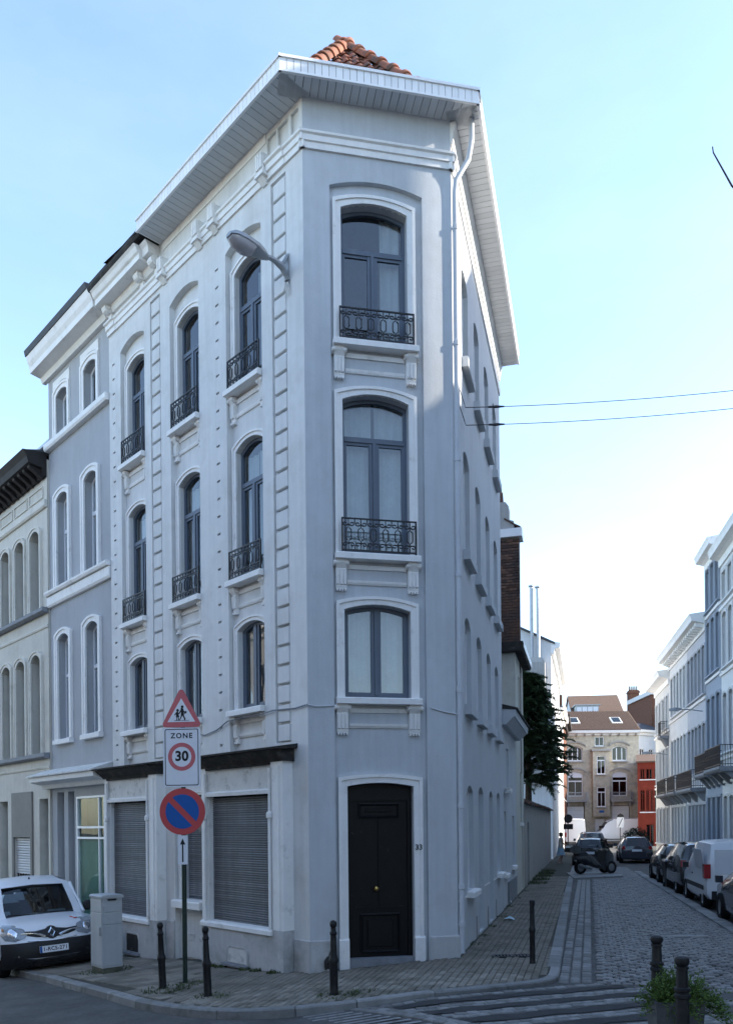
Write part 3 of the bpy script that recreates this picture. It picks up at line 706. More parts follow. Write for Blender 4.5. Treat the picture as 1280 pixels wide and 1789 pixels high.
# central ground-floor window with its shutter
w = make_window(bld, FL, 1, 3.80, .80, 2.92, 0, .44, -.13, sw=.07, sill_w=.24, sill_h=.16, mull=False, trans=None, depth=.16)
mb = MB(1); mb.extr_s([(.0, 0), (.012, .004), (.016, .018), (.012, .032), (.0, .036)], -.38, .38); sl = mb.mesh('shutter_slat', SHUTTER)
for k in range(47): link('shutter_slat', sl, w, FL @ T(3.80, -.24, .86 + k * .042))
mb = MB(1); mb.box(3.35, 4.25, -.16, -.10, -.38, .10); add('cellar_hatch', mb, TRIM_OLD, bld, FL)
for a, b in ((3.02, 3.24), (4.36, 4.68)): mb = MB(1); mb.extr_s([(-.05, -.95), (.035, -.95), (.035, .33), (.0, .36), (-.05, .36)], a, b); add('plinth', mb, PLINTH, bld, FL)
mb = MB(1); mb.extr_s([(-.05, -.5), (.03, -.5), (.03, .345), (.004, .365), (-.05, .365)], -.03, .40); add('plinth', mb, PLINTH, bld, FL)
# small flue behind the left eaves
ch = FL @ T(4.2, -.6, 0)
mb = MB(); mb.lathe([(.09, 14.6), (.09, 15.75), (.11, 15.76), (.11, 15.82), (.06, 15.83)], 10); add('flue', mb, ZINC, bld, ch)
# ================================================================ GROUND
def tri_grid(mb, A, B, nx, zf, dz=0.):
    """strip between polylines A and B (equal length), nx cells across, draped on zf"""
    rows = []
    for a, b in zip(A, B):
        rows.append([mb.P(a[0] + (b[0] - a[0]) * k / nx, a[1] + (b[1] - a[1]) * k / nx, zf(a[0] + (b[0] - a[0]) * k / nx, a[1] + (b[1] - a[1]) * k / nx) + dz) for k in range(nx + 1)])
    for r0, r1 in zip(rows, rows[1:]):
        for k in range(nx): mb.f.append([r0[k], r0[k + 1], r1[k + 1], r1[k]])
def densify(P, st):
    out = []
    for a, b in zip(P, P[1:]):
        a, b = Vector(a), Vector(b); n = max(1, round((b - a).length / st))
        out += [tuple(a + (b - a) * k / n) for k in range(n)]
    return out + [tuple(P[-1])]
def smooth(P, it=2):
    for _ in range(it):
        Q = [P[0]]
        for a, b in zip(P, P[1:]): Q += [(a[0] * .75 + b[0] * .25, a[1] * .75 + b[1] * .25), (a[0] * .25 + b[0] * .75, a[1] * .25 + b[1] * .75)]
        P = Q + [P[-1]]
    return P
KL = [(-27, 38.5), (-6.25, 15.41), (-4.16, 12.85), (-3.40, 11.85), (-2.45, 10.98), (-1.55, 10.50), (-.6, 10.52), (.9, 10.86), (2.45, 11.50), (2.80, 11.80), (3.05, 12.7)]
KCUR = densify(smooth(KL[1:], 2), .25)
K_END = (8.0, 31.2)
KERB_LINE = [KL[0]] + densify([KL[0], KL[1]], 1.0)[1:-1] + KCUR + densify([KL[-1], K_END, (17.2, 64.5)], .5)[1:]
# carriageway: one big sheet out to the horizon
mb = MB(); xs = [-400, -200, -100, -60, -40] + [-30 + k for k in range(41)] + [12, 16, 24, 40, 80, 200, 400]; ys = [-200, -80, -30, -10, 0, 4, 7] + [8 + k for k in range(34)] + [45, 55, 70, 90, 120, 200, 400, 900]
gi = [[mb.P(x, y, zr(x, y)) for x in xs] for y in ys]
for a, b in zip(gi, gi[1:]):
    for k in range(len(xs) - 1): mb.f.append([a[k], a[k + 1], b[k + 1], b[k]])
road = struct('road', mb, ASPHALT)
# pavement wedge in front of and along the corner house
inner = []
for p in KERB_LINE:
    v = Vector(p)
    if v.x < -1.2: q = PL + dirv(LA) * max(.3, (v - PL).dot(dirv(LA))) - nL * .4
    elif v.x < 2.2: q = PL + (PR - PL) * min(1, max(0, (v.x + 1.2) / 3.4)) - nC * .4
    else: q = PR + dirv(RA) * max(0.2, (v - PR).dot(dirv(RA))) - NR * .4
    inner.append(tuple(q))
mb = MB(); tri_grid(mb, KERB_LINE, inner, 8, zg, -.022)
pave = struct('pavement', mb, PAVE)
def inside_bld(x, y, m=.03):
    p = Vector((x, y)); return (p - PL).dot(nL) < m and (p - PL).dot(nC) < m and (p - PR).dot(NR) < m
KV = [Vector(p) for p in KERB_LINE]
def kerb_dist(x, y):
    p = Vector((x, y)); best = 1e9; sgn = 0
    for a, b in zip(KV, KV[1:]):
        if abs(a.x - x) > 3 and abs(a.y - y) > 3: continue
        d = b - a; t = max(0, min(1, (p - a).dot(d) / d.length_squared)); q = a + d * t; l = (p - q).length
        if l < best: best = l; sgn = d.x * (p - a).y - d.y * (p - a).x
    return best if sgn > 0 else -best     # positive on the pavement side
def slab(w, l, h, c, mtl, name):
    mb = MB()
    mb.loft([[(-w / 2, -l / 2, -h), (w / 2, -l / 2, -h), (w / 2, l / 2, -h), (-w / 2, l / 2, -h)], [(-w / 2, -l / 2, -c), (w / 2, -l / 2, -c), (w / 2, l / 2, -c), (-w / 2, l / 2, -c)],
             [(-w / 2 + c, -l / 2 + c, 0), (w / 2 - c, -l / 2 + c, 0), (w / 2 - c, l / 2 - c, 0), (-w / 2 + c, l / 2 - c, 0)]])
    return mb
def lay(name, items, mb_unit, mtl, parent, n_single=290, meshes=None):
    """items: (x, y, z, rot, sx, sy, tilt); the n_single nearest to the viewer as objects, the rest one mass"""
    items = sorted([lie(i) for i in items], key=lambda t: t[1] + abs(t[0]) * .25)
    me = mb_unit.mesh(name, mtl)
    for (x, y, z, a, sx, sy, tx, ty) in items[:n_single]:
        M = T(x, y, z) @ Matrix.Rotation(a, 4, 'Z') @ Matrix.Rotation(tx, 4, 'X') @ Matrix.Rotation(ty, 4, 'Y') @ Matrix.Diagonal((sx, sy, 1, 1))
        link(name, me, parent, M)
    rest = items[n_single:]
    if rest:
        V, Fc = [], []
        for (x, y, z, a, sx, sy, tx, ty) in rest:
            ca, sa = math.cos(a), math.sin(a); b = len(V)
            for (px, py, pz) in mb_unit.v:
                px *= sx; py *= sy; pz += px * -ty + py * tx
                V.append((x + ca * px - sa * py, y + sa * px + ca * py, z + pz))
            Fc += [[b + i for i in f] for f in mb_unit.f]
        m2 = bpy.data.meshes.new(name); m2.from_pydata(V, [], Fc); m2.materials.append(mtl)
        o = link(name + '_field', m2, parent); tag(o, kind='stuff')
rnd = random.Random(3)
def lie(it):
    """tilts a laid piece with the fall of the ground"""
    x, y, z, a, sx, sy, tx, ty = it
    if zg(x, y) < -1e-6:
        gx, gy = .07 * NR.x, .07 * NR.y
        tx += gx * -math.sin(a) + gy * math.cos(a); ty -= gx * math.cos(a) + gy * math.sin(a)
    return (x, y, z, a, sx, sy, tx, ty)
pit = []
a0 = -R_(RA)
for i in range(-70, 140):
    for j in range(-40, 260):
        s = i * .108; t = j * .218 + (i % 2) * .109
        x = PR.x + NR.x * s + dirv(RA).x * t; y = PR.y + NR.y * s + dirv(RA).y * t
        if y > 34 or x < -3.0 or abs(x) / max(y, .1) > .50 or y < 9: continue
        if inside_bld(x, y, .07): continue
        kd = kerb_dist(x, y)
        if kd < .21 or kd > 4: continue
        if 2.12 < x < 2.84 and 13.72 < y < 13.98: continue
        pit.append((x, y, zg(x, y) + rnd.uniform(-.004, .004) - .004, a0, 1, 1, rnd.uniform(-.02, .02), rnd.uniform(-.03, .03) - .0))
lay('paver', pit, slab(.1, .21, .04, .008, PAVER, 'paver'), PAVER, pave)
# larger flags along the left street
fit = []
aL = -R_(LA)
for i in range(1, 14):
    for j in range(0, 60):
        p = PL + nL * (i * .303 - .05) + dirv(LA) * (j * .303 + .15 * (i % 2))
        if p.x >= -3.0 or p.x < -13: continue
        if (p - PL).dot(nL) < .14: continue
        kd = kerb_dist(p.x, p.y)
        if kd < .32 or kd > 4: continue
        fit.append((p.x, p.y, zg(p.x, p.y) - .004 + rnd.uniform(-.003, .003), aL, 1, 1, rnd.uniform(-.01, .01), rnd.uniform(-.012, .012)))
# flags follow the fall of the street
g_ = .07
fit = [(x, y, z, a, sx, sy, tx + g_ * .52 * .0, ty) for (x, y, z, a, sx, sy, tx, ty) in fit]
lay('paving_flag', fit, slab(.295, .295, .05, .006, PAVER, 'paving_flag'), PAVER, pave)
# kerb stones
acc = 0; i0 = 0; stones = []
KD = densify(KERB_LINE, .1)
k = 0
def kerb_stone(pts, w=.15, name='kerb_stone', mtl=KERB, top=.006, base=-.35, parent=None):
    mb = MB(); secs = []
    for i, p in enumerate(pts):
        a = Vector(pts[max(0, i - 1)]); b = Vector(pts[min(len(pts) - 1, i + 1)]); d = (b - a).normalized(); n = Vector((-d.y, d.x)); p = Vector(p); q = p + n * w
        z0 = zg(p.x, p.y) + top; z1 = zg(q.x, q.y) + top
        secs.append([(p.x, p.y, z0 + base), (p.x, p.y, z0 - .02), (p.x + n.x * .02, p.y + n.y * .02, z0), (q.x, q.y, z1), (q.x, q.y, z1 + base)])
    mb.loft(secs); return add(name, mb, mtl, parent)
while k < len(KD) - 2:
    far = KD[k][1] > 24
    ln = rnd.choice((8, 9, 10, 11)) if not far else 20
    seg = KD[k:min(len(KD), k + ln + 1)]
    if len(seg) > 2:
        a, b = Vector(seg[0]), Vector(seg[-1]); d = (b - a).normalized() * .006
        seg = [tuple(Vector(seg[0]) + d)] + seg[1:-1] + [tuple(Vector(seg[-1]) - d)]
        kerb_stone(seg, parent=pave, w=.2 if seg[0][1] > 12.3 and seg[0][0] > 0 else .15, top=.006 + rnd.uniform(-.004, .004))
    k += ln
# pale granite strip along the parked cars, pavement on the far side
RK0, RK1 = Vector((6.35, 11.4)), Vector((10.36, 28.5)); rkd = (RK1 - RK0).normalized(); rkn = Vector((rkd.y, -rkd.x))
def zflat(x, y): return -.06
pos = 0.
while pos < 26:
    l = rnd.uniform(.8, 1.1); a = RK0 + rkd * pos; b = RK0 + rkd * (pos + l - .012); q = rkn * .30
    mb = MB(); mb.loft([[(a.x, a.y, z), (b.x, b.y, z), (b.x + q.x, b.y + q.y, z), (a.x + q.x, a.y + q.y, z)] for z in (-.12, -.025)]); add('gutter_slab', mb, KERB, road); pos += l
RB_P, RB_A = Vector((18.2, 42.7)), 12.0          # the row of houses across the side street
rbn = Vector((-dirv(RB_A).y, dirv(RB_A).x))      # towards the street
mb = MB(); A = [tuple(RB_P + dirv(RB_A) * t + rbn * 2.0) for t in (-75, -30, -10, 10, 30)]; B = [tuple(RB_P + dirv(RB_A) * t - rbn * .5) for t in (-75, -30, -10, 10, 30)]
tri_grid(mb, A, B, 1, lambda x, y: .05); tri_grid(mb, A, A, 1, lambda x, y: .05)
for a, b in zip(A, A[1:]): mb.face([(a[0], a[1], .05), (b[0], b[1], .05), (b[0], b[1], -.3), (a[0], a[1], -.3)])
struct('pavement', mb, PAVE)
# setts of the side street
sit = []; git = []
Rd = dirv(RA)
base = Vector((2.80, 11.80))
for row in range(0, 230):
    t = row * .135
    for c in range(0, 60):
        w = .175; s = .62 + c * w + (row % 2) * .085 + rnd.uniform(-.02, .02)
        p = base + Rd * t + NR * s
        if (p - RK0).dot(rkn) > -.06: break
        if p.x / p.y > .49: break
        if 16.0 < p.y < 16.35 and 5.75 < p.x < 6.9: continue
        if 22.2 < p.y < 22.7 and 7.0 < p.x < 8.0: continue
        sit.append((p.x, p.y, -.035 + rnd.uniform(-.008, .008) + .02 * math.sin(s * .9) * .5, -R_(RA) + rnd.uniform(-.05, .05), rnd.uniform(.86, 1.06), rnd.uniform(.9, 1.05), rnd.uniform(-.05, .05), rnd.uniform(-.05, .05)))
for row in range(0, 130):      # three lengthwise courses in the gutter
    for c in range(3):
        p = base + Rd * (row * .205 + c * .07) + NR * (.075 + c * .165)
        if p.y > 33: continue
        git.append((p.x, p.y, -.045 + rnd.uniform(-.004, .004), -R_(RA) + R_(90) + rnd.uniform(-.03, .03), rnd.uniform(.98, 1.06), 1.1, rnd.uniform(-.02, .02), 0))
lay('sett', sit, slab(.155, .118, .06, .016, SETT, 'sett'), SETT, road, 295)
lay('gutter_sett', git, slab(.17, .13, .06, .014, SETT_P, 'gutter_sett'), SETT_P, road, 150)
# raised crossing: bands of pale setts between strips of newer asphalt
CD = Vector((.951, .309)); CN = Vector((.309, -.951)); C0 = Vector((-.25, 10.46))
DG0, DG1 = Vector((-.30, 10.72)), Vector((1.32, 9.05)); dgd = (DG1 - DG0).normalized(); dgn = Vector((-dgd.y, dgd.x))
cit = []
bands_dark = [(.16, .36), (.66, .88), (1.20, 1.44), (1.76, 2.02)]
for r in range(0, 24):
    b = .02 + r * .118
    if any(d0 - .05 < b < d1 + .05 for d0, d1 in bands_dark): continue
    for c in range(0, 40):
        p = C0 + CD * (c * .165 + (r % 2) * .08) + CN * b
        if (p - DG0).dot(dgn) < .22 or p.y < 8.6 or kerb_dist(p.x, p.y) > -.06: continue
        if p.x / p.y > .5: continue
        if (p - base).dot(Rd) > -.02 and (p - base).dot(NR) > 0: continue
        cit.append((p.x, p.y, zr(p.x, p.y) + .012 + rnd.uniform(-.004, .004), -R_(72) + R_(90) + rnd.uniform(-.04, .04), 1, 1, rnd.uniform(-.03, .03), rnd.uniform(-.03, .03)))
lay('crossing_sett', cit, slab(.155, .108, .05, .012, SETT_P, 'crossing_sett'), SETT_P, road, 290)
for d0, d1 in bands_dark:
    mb = MB(); n = 26; up, lo = [], []
    for k in range(n + 1):
        t = -.1 + 4.1 * k / n
        e0 = d0 + .03 * math.sin(k * 1.3 + d0 * 9) + rnd.uniform(-.015, .015); e1 = d1 + .03 * math.sin(k * .9 + d1 * 7) + rnd.uniform(-.015, .015)
        a = C0 + CD * t + CN * e0; b = C0 + CD * t + CN * e1
        if (a - DG0).dot(dgn) < .16: continue
        up.append(tuple(a)); lo.append(tuple(b))
    tri_grid(mb, up, lo, 2, zr, .010); add('asphalt_strip', mb, PATCH, road)
# pale border strip and the painted bars of the crossing on the left
bit = []
for k in range(0, 16):
    for q in range(2):
        p = DG0 + dgd * (k * .165 + q * .08) + dgn * (.02 + q * .12); bit.append((p.x, p.y, zr(p.x, p.y) + .012, math.atan2(dgd.y, dgd.x), 1, 1, 0, 0))
lay('border_sett', bit, slab(.155, .112, .05, .010, SETT_P, 'border_sett'), SETT_P, road, 60)
for k in range(11):
    e = DG0 + dgd * (.10 + k * .17) - dgn * .12; s = e - Vector((.97, .24)) * (.55 + .05 * (k % 3)); nn = Vector((-.24, .97)) * .035
    mb = MB(); P4 = [e + nn, e - nn, s - nn, s + nn]; mb.face([(p.x, p.y, zr(p.x, p.y) + .006) for p in P4]); add('painted_bar', mb, ROADWHITE, road)
# drain grate, covers
mb = MB(); x0, x1, y0, y1 = 2.13, 2.83, 13.74, 13.96
mb.box(x0, x1, y0, y0 + .025, -.03, .002); mb.box(x0, x1, y1 - .025, y1, -.03, .002); mb.box(x0, x0 + .025, y0, y1, -.03, .002); mb.box(x1 - .025, x1, y0, y1, -.03, .002)
for k in range(11): mb.box(x0 + .05 + k * .058, x0 + .075 + k * .058, y0, y1, -.03, .0)
tag(add('drain_grate', mb, IRON, None), 'black slotted drain grate let into the pavement beside the lone bollard', 'drain grate')
mb = MB(); mb.box(5.78, 6.88, 16.02, 16.32, -.08, -.022); mb.box(5.84, 6.82, 16.06, 16.28, -.03, -.016); tag(add('road_cover', mb, KERB, None), 'nearer pale rectangular cover plate set in the cobbles', 'manhole cover', 'covers in the cobbled street')
mb = MB(); mb.box(7.02, 7.98, 22.25, 22.65, -.08, -.022); mb.box(7.08, 7.92, 22.3, 22.6, -.03, -.016); tag(add('road_cover', mb, KERB, None), 'farther narrow pale cover plate set in the cobbles', 'manhole cover', 'covers in the cobbled street')
# litter
def scrap(x, y, r, label, col):
    mb = MB(); z = zg(x, y) + .004; n = 7
    ring = [(x + r * (1 + .35 * math.sin(k * 2.1)) * math.cos(k * 2 * math.pi / n), y + r * (1.2 + .3 * math.cos(k * 1.7)) * math.sin(k * 2 * math.pi / n), z + .02 * (k % 3)) for k in range(n)]
    mb.loft([ring, [(a * .5 + x * .5 + .01, b * .5 + y * .5, c + .035) for a, b, c in ring]]); tag(add('litter', mb, col, None), label, 'litter', 'litter on the pavement')
scrap(3.37, 19.0, .13, 'crumpled pale blue paper lying on the pavement by the side wall', mat('pale_blue_paper', (.45, .62, .70), .8))
scrap(4.1, 23.0, .05, 'small white paper scrap at the foot of the side wall', S_WHITE)
# weeds along kerbs and bollards
V, Fc = [], []
def tuft(x, y, r, n, h):
    for _ in range(n):
        a = rnd.uniform(0, 6.28); q = r * math.sqrt(rnd.random()); px, py = x + q * math.cos(a), y + q * math.sin(a); z = zg(px, py) - .01
        if inside_bld(px, py, .0): continue
        hh = h * rnd.uniform(.4, 1.1); w = rnd.uniform(.006, .014); b = rnd.uniform(0, 6.28); dx, dy = math.cos(b), math.sin(b); lean = rnd.uniform(.2, 1.0) * hh
        i = len(V); V.extend([(px - dy * w, py + dx * w, z), (px + dy * w, py - dx * w, z), (px + dx * lean, py + dy * lean, z + hh)]); Fc.append((i, i + 1, i + 2))
for x, y, r, n, h in ((-3.2, 12.75, .40, 260, .055), (-2.9, 13.15, .25, 110, .05), (-2.3, 11.85, .30, 120, .05), (-.42, 11.2, .30, 130, .045), (-.1, 11.3, .2, 90, .05), (-5.0, 15.4, .5, 200, .06)): tuft(x, y, r, n, h)
for s in (.6, 1.1, 1.45, 2.2, 2.5): p = PL + dirv(LA) * s + nL * .30; tuft(p.x, p.y, .13, 90, .07)
for s in (1.5, 2.6, 4.2, 6.0, 8.5, 11.0, 13.5): p = PR + dirv(RA) * s + NR * .06; tuft(p.x, p.y, .20, 60, .05)
for s in (17, 19, 21, 23, 25): p = PR + dirv(RA) * s + NR * .2; tuft(p.x, p.y, .5, 260, .14)
m2 = bpy.data.meshes.new('weeds'); m2.from_pydata(V, [], Fc); m2.materials.append(WEED)
tag(link('weeds', m2), 'tufts of grass and weeds along kerbs, bollards and walls', 'weeds', None, 'stuff')
# ================================================================ NEIGHBOURS ON THE LEFT STREET
BLUEW = mat('blue_grey_stucco', (.42, .43, .445), .9, .2, var=.06, scale=.9, bump=.12, bscale=40, streak=.07, stain=(.42, .44, .48), stain_amt=.45, stain_scale=.9, stain_pos=(.55, .68))
BEIGE = mat('beige_stucco', (.63, .60, .53), .9, .2, var=.06, scale=1.0, bump=.12, bscale=40, streak=.08, stain=(.38, .35, .30), stain_amt=.35, stain_scale=1.2)
BEIGET = mat('beige_trim', (.68, .65, .58), .85, .25, var=.06, scale=2, bump=.06, stain=(.35, .33, .29), stain_amt=.4)
DARKWOOD = mat('dark_cornice_wood', (.028, .024, .024), .7, .3, var=.3, scale=4)
SLATE = mat('slate', (.065, .07, .08), .7, .35, var=.2, scale=6, bump=.2, bscale=30)
h2 = thing('blue_grey_house', 'blue-grey stucco house with two white-framed windows per floor, left of the corner house', 'house', FL @ T(7.1, 0, -.6))
S0, S1 = 7.10, 10.68
C1, C2 = 8.18, 9.83
mb = MB(1); ws = []
R3 = [(12.34, 13.42, .11), (8.46, 10.74, .12), (4.56, 7.12, .13)]
for c in (C1, C2):
    for z0, zs, rise in R3: ws.append((c, .34, z0, zs, rise, .22))
ws += [(8.40, .80, .1, 3.05, 0, .10), (9.5, .19, -.9, 3.2, 0, .5), (10.15, .22, -.9, 3.2, 0, .4)]
wall_holes(mb, S0, S1, -1.2, 14.2, ws, o=-.05); mb.box(S0, S1, -8, -7.9, -1.2, 14.2); mb.box(S0, S0 + .01, -8, -.06, -1.2, 14.2); mb.box(S1 - .01, S1, -8, -.06, -1.2, 14.2)
add('wall', mb, BLUEW, h2, FL)
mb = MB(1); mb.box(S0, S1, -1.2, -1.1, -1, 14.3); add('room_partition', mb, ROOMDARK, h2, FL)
for c in (C1, C2):
    for j, (z0, zs, rise) in enumerate(R3):
        w = make_window(h2, FL, 1, c, z0, zs, rise, .34, -.05, sw=.16, fmat=WFRAME, trans=(None, 1.45, 1.62)[j], mull=False, depth=.20, th=.03 if j == 0 else .05, sill=(0, 0, .1)[j], sill_w=.12, sill_h=.13, frame_t=.06, cur=[(-.3, .3, .05, zs - z0, CURT_D)])
        if j == 0:
            mb = MB(1); p = [(-.50, 1.0), (-.50, 1.52), (.50, 1.52), (.50, 1.0)] + [(s, z + .15) for s, z in arch_path(.50, 1.0, 1.02, .16)[::-1][1:-1]]
            mb.prism([(-.50, 1.52), (.50, 1.52), (.50, 1.20)] + [(s, zs - z0 + .155 + arc(.49, .15, s)) for s in (.45, .3, .15, 0, -.15, -.3, -.45)] + [(-.50, 1.20)], 0, .03); add('window_head', mb, TRIM, w, FL @ T(c, -.05, z0))
for z0, z1, o in ((12.16, 12.34, .10), (8.34, 8.46, .13), (8.06, 8.34, .05)):
    mb = MB(1); mb.extr_s([(-.06, z0), (o - .03, z0), (o, z0 + .05), (o, z1 - .02), (-.06, z1)], S0, S1); add('string_course', mb, TRIM, h2, FL)
mb = MB(1); mb.extr_s([(-.05, 14.02), (.05, 14.02), (.10, 14.14), (.36, 14.18), (.37, 14.32), (.42, 14.42), (.46, 14.58), (-.05, 14.58)], S0 + .02, S1 + .16); add('cornice', mb, TRIM, h2, FL)
mb = MB(1); mb.extr_s([(.1, 14.585), (.48, 14.585), (.51, 14.72), (.1, 14.76)], S0 + .12, S1 + .19); add('gutter', mb, SLATE, h2, FL)
mb = MB(1); mb.extr_s([(.3, 14.6), (-3.6, 16.2), (-8.1, 14.2)], S0 + .05, S1); add('roof', mb, SLATE, h2, FL)
# its shopfront
mb = MB(1); mb.extr_s([(-.05, 3.30), (.12, 3.30), (.16, 3.40), (.46, 3.46), (.48, 3.58), (-.05, 3.70)], S0 + .02, S1 + .25); add('shop_cornice', mb, TRIM, h2, FL)
mb = MB(1); mb.extr_s([(-.05, 3.70), (.53, 3.582), (.53, 3.615), (-.05, 3.82)], S0 + .02, S1 + .3); add('cornice_lead', mb, TRIM_OLD, h2, FL)
win = link('shop_window', None, h2, FL)
mb = MB(1); a, b = 7.62, 9.18
for s in (a, b - .05): mb.box(s, s + .05, -.14, -.04, .1, 3.05)
for z in (.1, 2.0, 2.26, 3.0): mb.box(a + .05, b - .05, -.14, -.04, z, z + .05)
mb.box(7.94, 7.98, -.13, -.05, .15, 3.0); add('frame', mb, WFRAME, win, FL)
mb = MB(1); mb.box(a + .05, b - .05, -.10, -.09, .15, 3.0); add('pane', mb, SHOPGLASS, win, FL)
mb = MB(1); mb.box(a + .05, b - .05, -.135, -.125, .15, 2.0); add('frosted_film', mb, mat('frosted_green_film', (.22, .29, .265), .6, .3, var=.2, scale=1.5), win, FL)
mb = MB(1); mb.box(a + .05, b - .05, -.115, -.105, 2.05, 2.26); add('grille', mb, LEAD, win, FL)
for k, (s, hh) in enumerate(((8.0, 1.2), (8.35, 1.9), (8.75, .9))):
    mb = MB(1); mb.lathe([(.08, 0), (.07, hh * .5), (.05, hh * .9), (.02, hh)], 10, (s, -.26)); add('display_drape', mb, S_WHITE, win, FL @ T(0, 0, .3))
mb = MB(1); mb.box(a, b, -.36, -.32, .1, 3.0); add('display_backing', mb, mat('display_backing', (.13, .15, .14), .9), win, FL)
for s0_, s1_ in ((9.31, 9.69), (9.93, 10.37)):
    mb = MB(1); mb.box(s0_, s1_, -.45, -.40, -.9, 3.2); add('door', mb, BLUEW, h2, FL)
# ------------------------------------------------ beige house
h3 = thing('beige_house', 'beige stucco house with dark bracketed cornice and narrow arched windows, behind the white van', 'house', FL @ T(10.7, 0, -.8))
S0, S1 = 10.70, 17.4
cs = [11.52, 12.62, 13.72, 14.82]
mb = MB(1); ws = [(c, .33, z0, zs, rise, .28) for c in cs for z0, zs, rise in ((8.12, 10.12, .17), (4.28, 6.78, .17))]
ws += [(11.13, .30, -1.2, 3.06, 0, .35), (12.6, .62, -1.2, 2.6, 0, .16), (14.1, .33, -1.2, 3.06, 0, .35)]
wall_holes(mb, S0, S1, -1.4, 12.0, ws); mb.box(S0, S1, -8, -7.9, -1.4, 12); mb.box(S1 - .01, S1, -8, -.01, -1.4, 12); mb.box(S0 - .0, S0 + .01, -8, -.01, -1.4, 12); add('wall', mb, BEIGE, h3, FL)
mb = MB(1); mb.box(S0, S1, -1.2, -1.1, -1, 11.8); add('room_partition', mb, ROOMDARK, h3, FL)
for c in cs[:3]:
    for z0, zs, rise in ((8.12, 10.12, .17), (4.28, 6.78, .17)):
        make_window(h3, FL, 1, c, z0, zs, rise, .33, 0, sw=.12, trim=BEIGET, fmat=DARKWOOD, gmat=GLASS_F, depth=.28, sill=0, trans=None, mull=True)
for z0, z1, o in ((7.96, 8.10, .16), (4.12, 4.27, .16), (7.58, 7.66, .04), (3.86, 3.92, .04), (10.75, 10.95, .08)):
    mb = MB(1); mb.extr_s([(0, z0), (o * .6, z0), (o, z0 + .04), (o, z1 - .01), (0, z1)], S0, S1); add('string_course', mb, STONE if o > .1 else BEIGET, h3, FL)
for k in range(6):
    mb = MB(1); a = S0 + .25 + k * 1.1
    for (x0, x1, y0, y1) in ((a, a + .95, 11.06, 11.09), (a, a + .95, 11.34, 11.37), (a, a + .03, 11.09, 11.34), (a + .92, a + .95, 11.09, 11.34)): mb.box(x0, x1, -.01, .03, y0, y1)
    add('frieze_panel', mb, BEIGET, h3, FL)
mb = MB(1); mb.extr_s([(0, 11.55), (.08, 11.55), (.12, 11.75), (.48, 11.80), (.52, 11.95), (.62, 12.10), (0, 12.18)], S0 + .02, S1); add('cornice', mb, DARKWOOD, h3, FL)
mb = MB(1); mb.extr_s([(.05, -.02), (.40, .20), (.42, .26), (.05, .26)], -.07, .07); bk = mb.mesh('cornice_bracket', DARKWOOD)
for k in range(16): link('cornice_bracket', bk, h3, FL @ T(S0 + .2 + k * .36, .0, 11.53))
mb = MB(1); mb.extr_s([(.5, 12.12), (-4.0, 13.4), (-8.2, 12.0)], S0 + .02, S1); add('roof', mb, SLATE, h3, FL)
mb = MB(1); mb.box(13.0, 15.2, -2.6, -1.1, 12.3, 13.62); mb.box(12.9, 15.3, -2.7, -1.0, 13.62, 13.70); add('dormer', mb, ZINC, h3, FL)
for s0_, s1_ in ((10.84, 11.42), (13.78, 14.42)):
    mb = MB(1); mb.box(s0_, s1_, -.34, -.30, -1.2, 3.06); add('door', mb, mat('dark_blue_door', (.035, .045, .065), .5), h3, FL)
w = link('shuttered_window', None, h3, FL)
mb = MB(1)
mb.box(11.86, 13.36, .0, .05, 2.02, 3.28); mb.box(11.86, 11.98, 0, .05, -1.0, 2.02); mb.box(13.22, 13.36, 0, .05, -1.0, 2.02); add('shutter_box', mb, mat('brown_grey_panel', (.21, .20, .185), .7), w, FL)
mb = MB(1); mb.extr_s([(0, 0), (.014, .01), (.018, .035), (.014, .06), (0, .066)], 11.99, 13.21); sl = mb.mesh('shutter_slat', SHUT_PALE)
for k in range(14): link('shutter_slat', sl, w, FL @ T(0, -.06, .98 + k * .073))
mb = MB(1); mb.box(11.98, 13.22, -.15, -.14, -1.0, 2.05); add('pane', mb, GLASS_F, w, FL)
for k in range(6): mb = MB(1); mb.box(12.1 + k * .2, 12.125 + k * .2, -.05, -.025, -1.0, 1.0); add('bar', mb, IRON, w, FL)
mb = MB(1); mb.box(11.98, 13.22, -.048, -.03, .28, .31); mb.box(11.98, 13.22, -.048, -.03, -.3, -.27); add('bar', mb, IRON, w, FL)
# security camera box on the beige wall
mb = MB(1); mb.box(-.05, .05, .0, .10, -.05, .05); mb.tube([(0, .1, 0), (.02, .2, -.06)], .03, 8); tag(add('wall_camera', mb, BEIGET, None, FL @ T(10.9, .02, 3.75)), 'small cream wall camera at the seam between beige and blue-grey houses', 'camera')
# ================================================================ VEHICLES
CARWHITE = mat('white_car_paint', (.74, .76, .79), .3, .5, var=.02, scale=2, coat=.6)
CARBLACK = mat('black_car_paint', (.012, .012, .015), .25, .5, var=.05, coat=.7)
CARNAVY = mat('dark_blue_car_paint', (.020, .026, .040), .25, .5, var=.05, coat=.7)
CARGREY = mat('grey_car_paint', (.11, .115, .12), .3, .5, metal=.3, var=.04, coat=.6)
BUMPER = mat('black_bumper_plastic', (.020, .020, .022), .55, .35, var=.1, scale=8)
TYRE = mat('tyre_rubber', (.014, .014, .015), .85, .2, var=.2, scale=10)
RIM = mat('rim_metal', (.32, .33, .34), .35, .5, metal=.7, var=.05)
LIGHTC = mat('headlight_lens', (.26, .29, .32), .10, .7, var=.25, scale=14, coat=.5)
TAILR = mat('tail_light_red', (.34, .012, .012), .2, .5, var=.15, scale=12, coat=.5)
CHROME = mat('chrome', (.70, .71, .73), .18, .5, metal=.9, var=.02)
CARGLASS = glass('car_glass', (.34, .38, .40), 1.6)
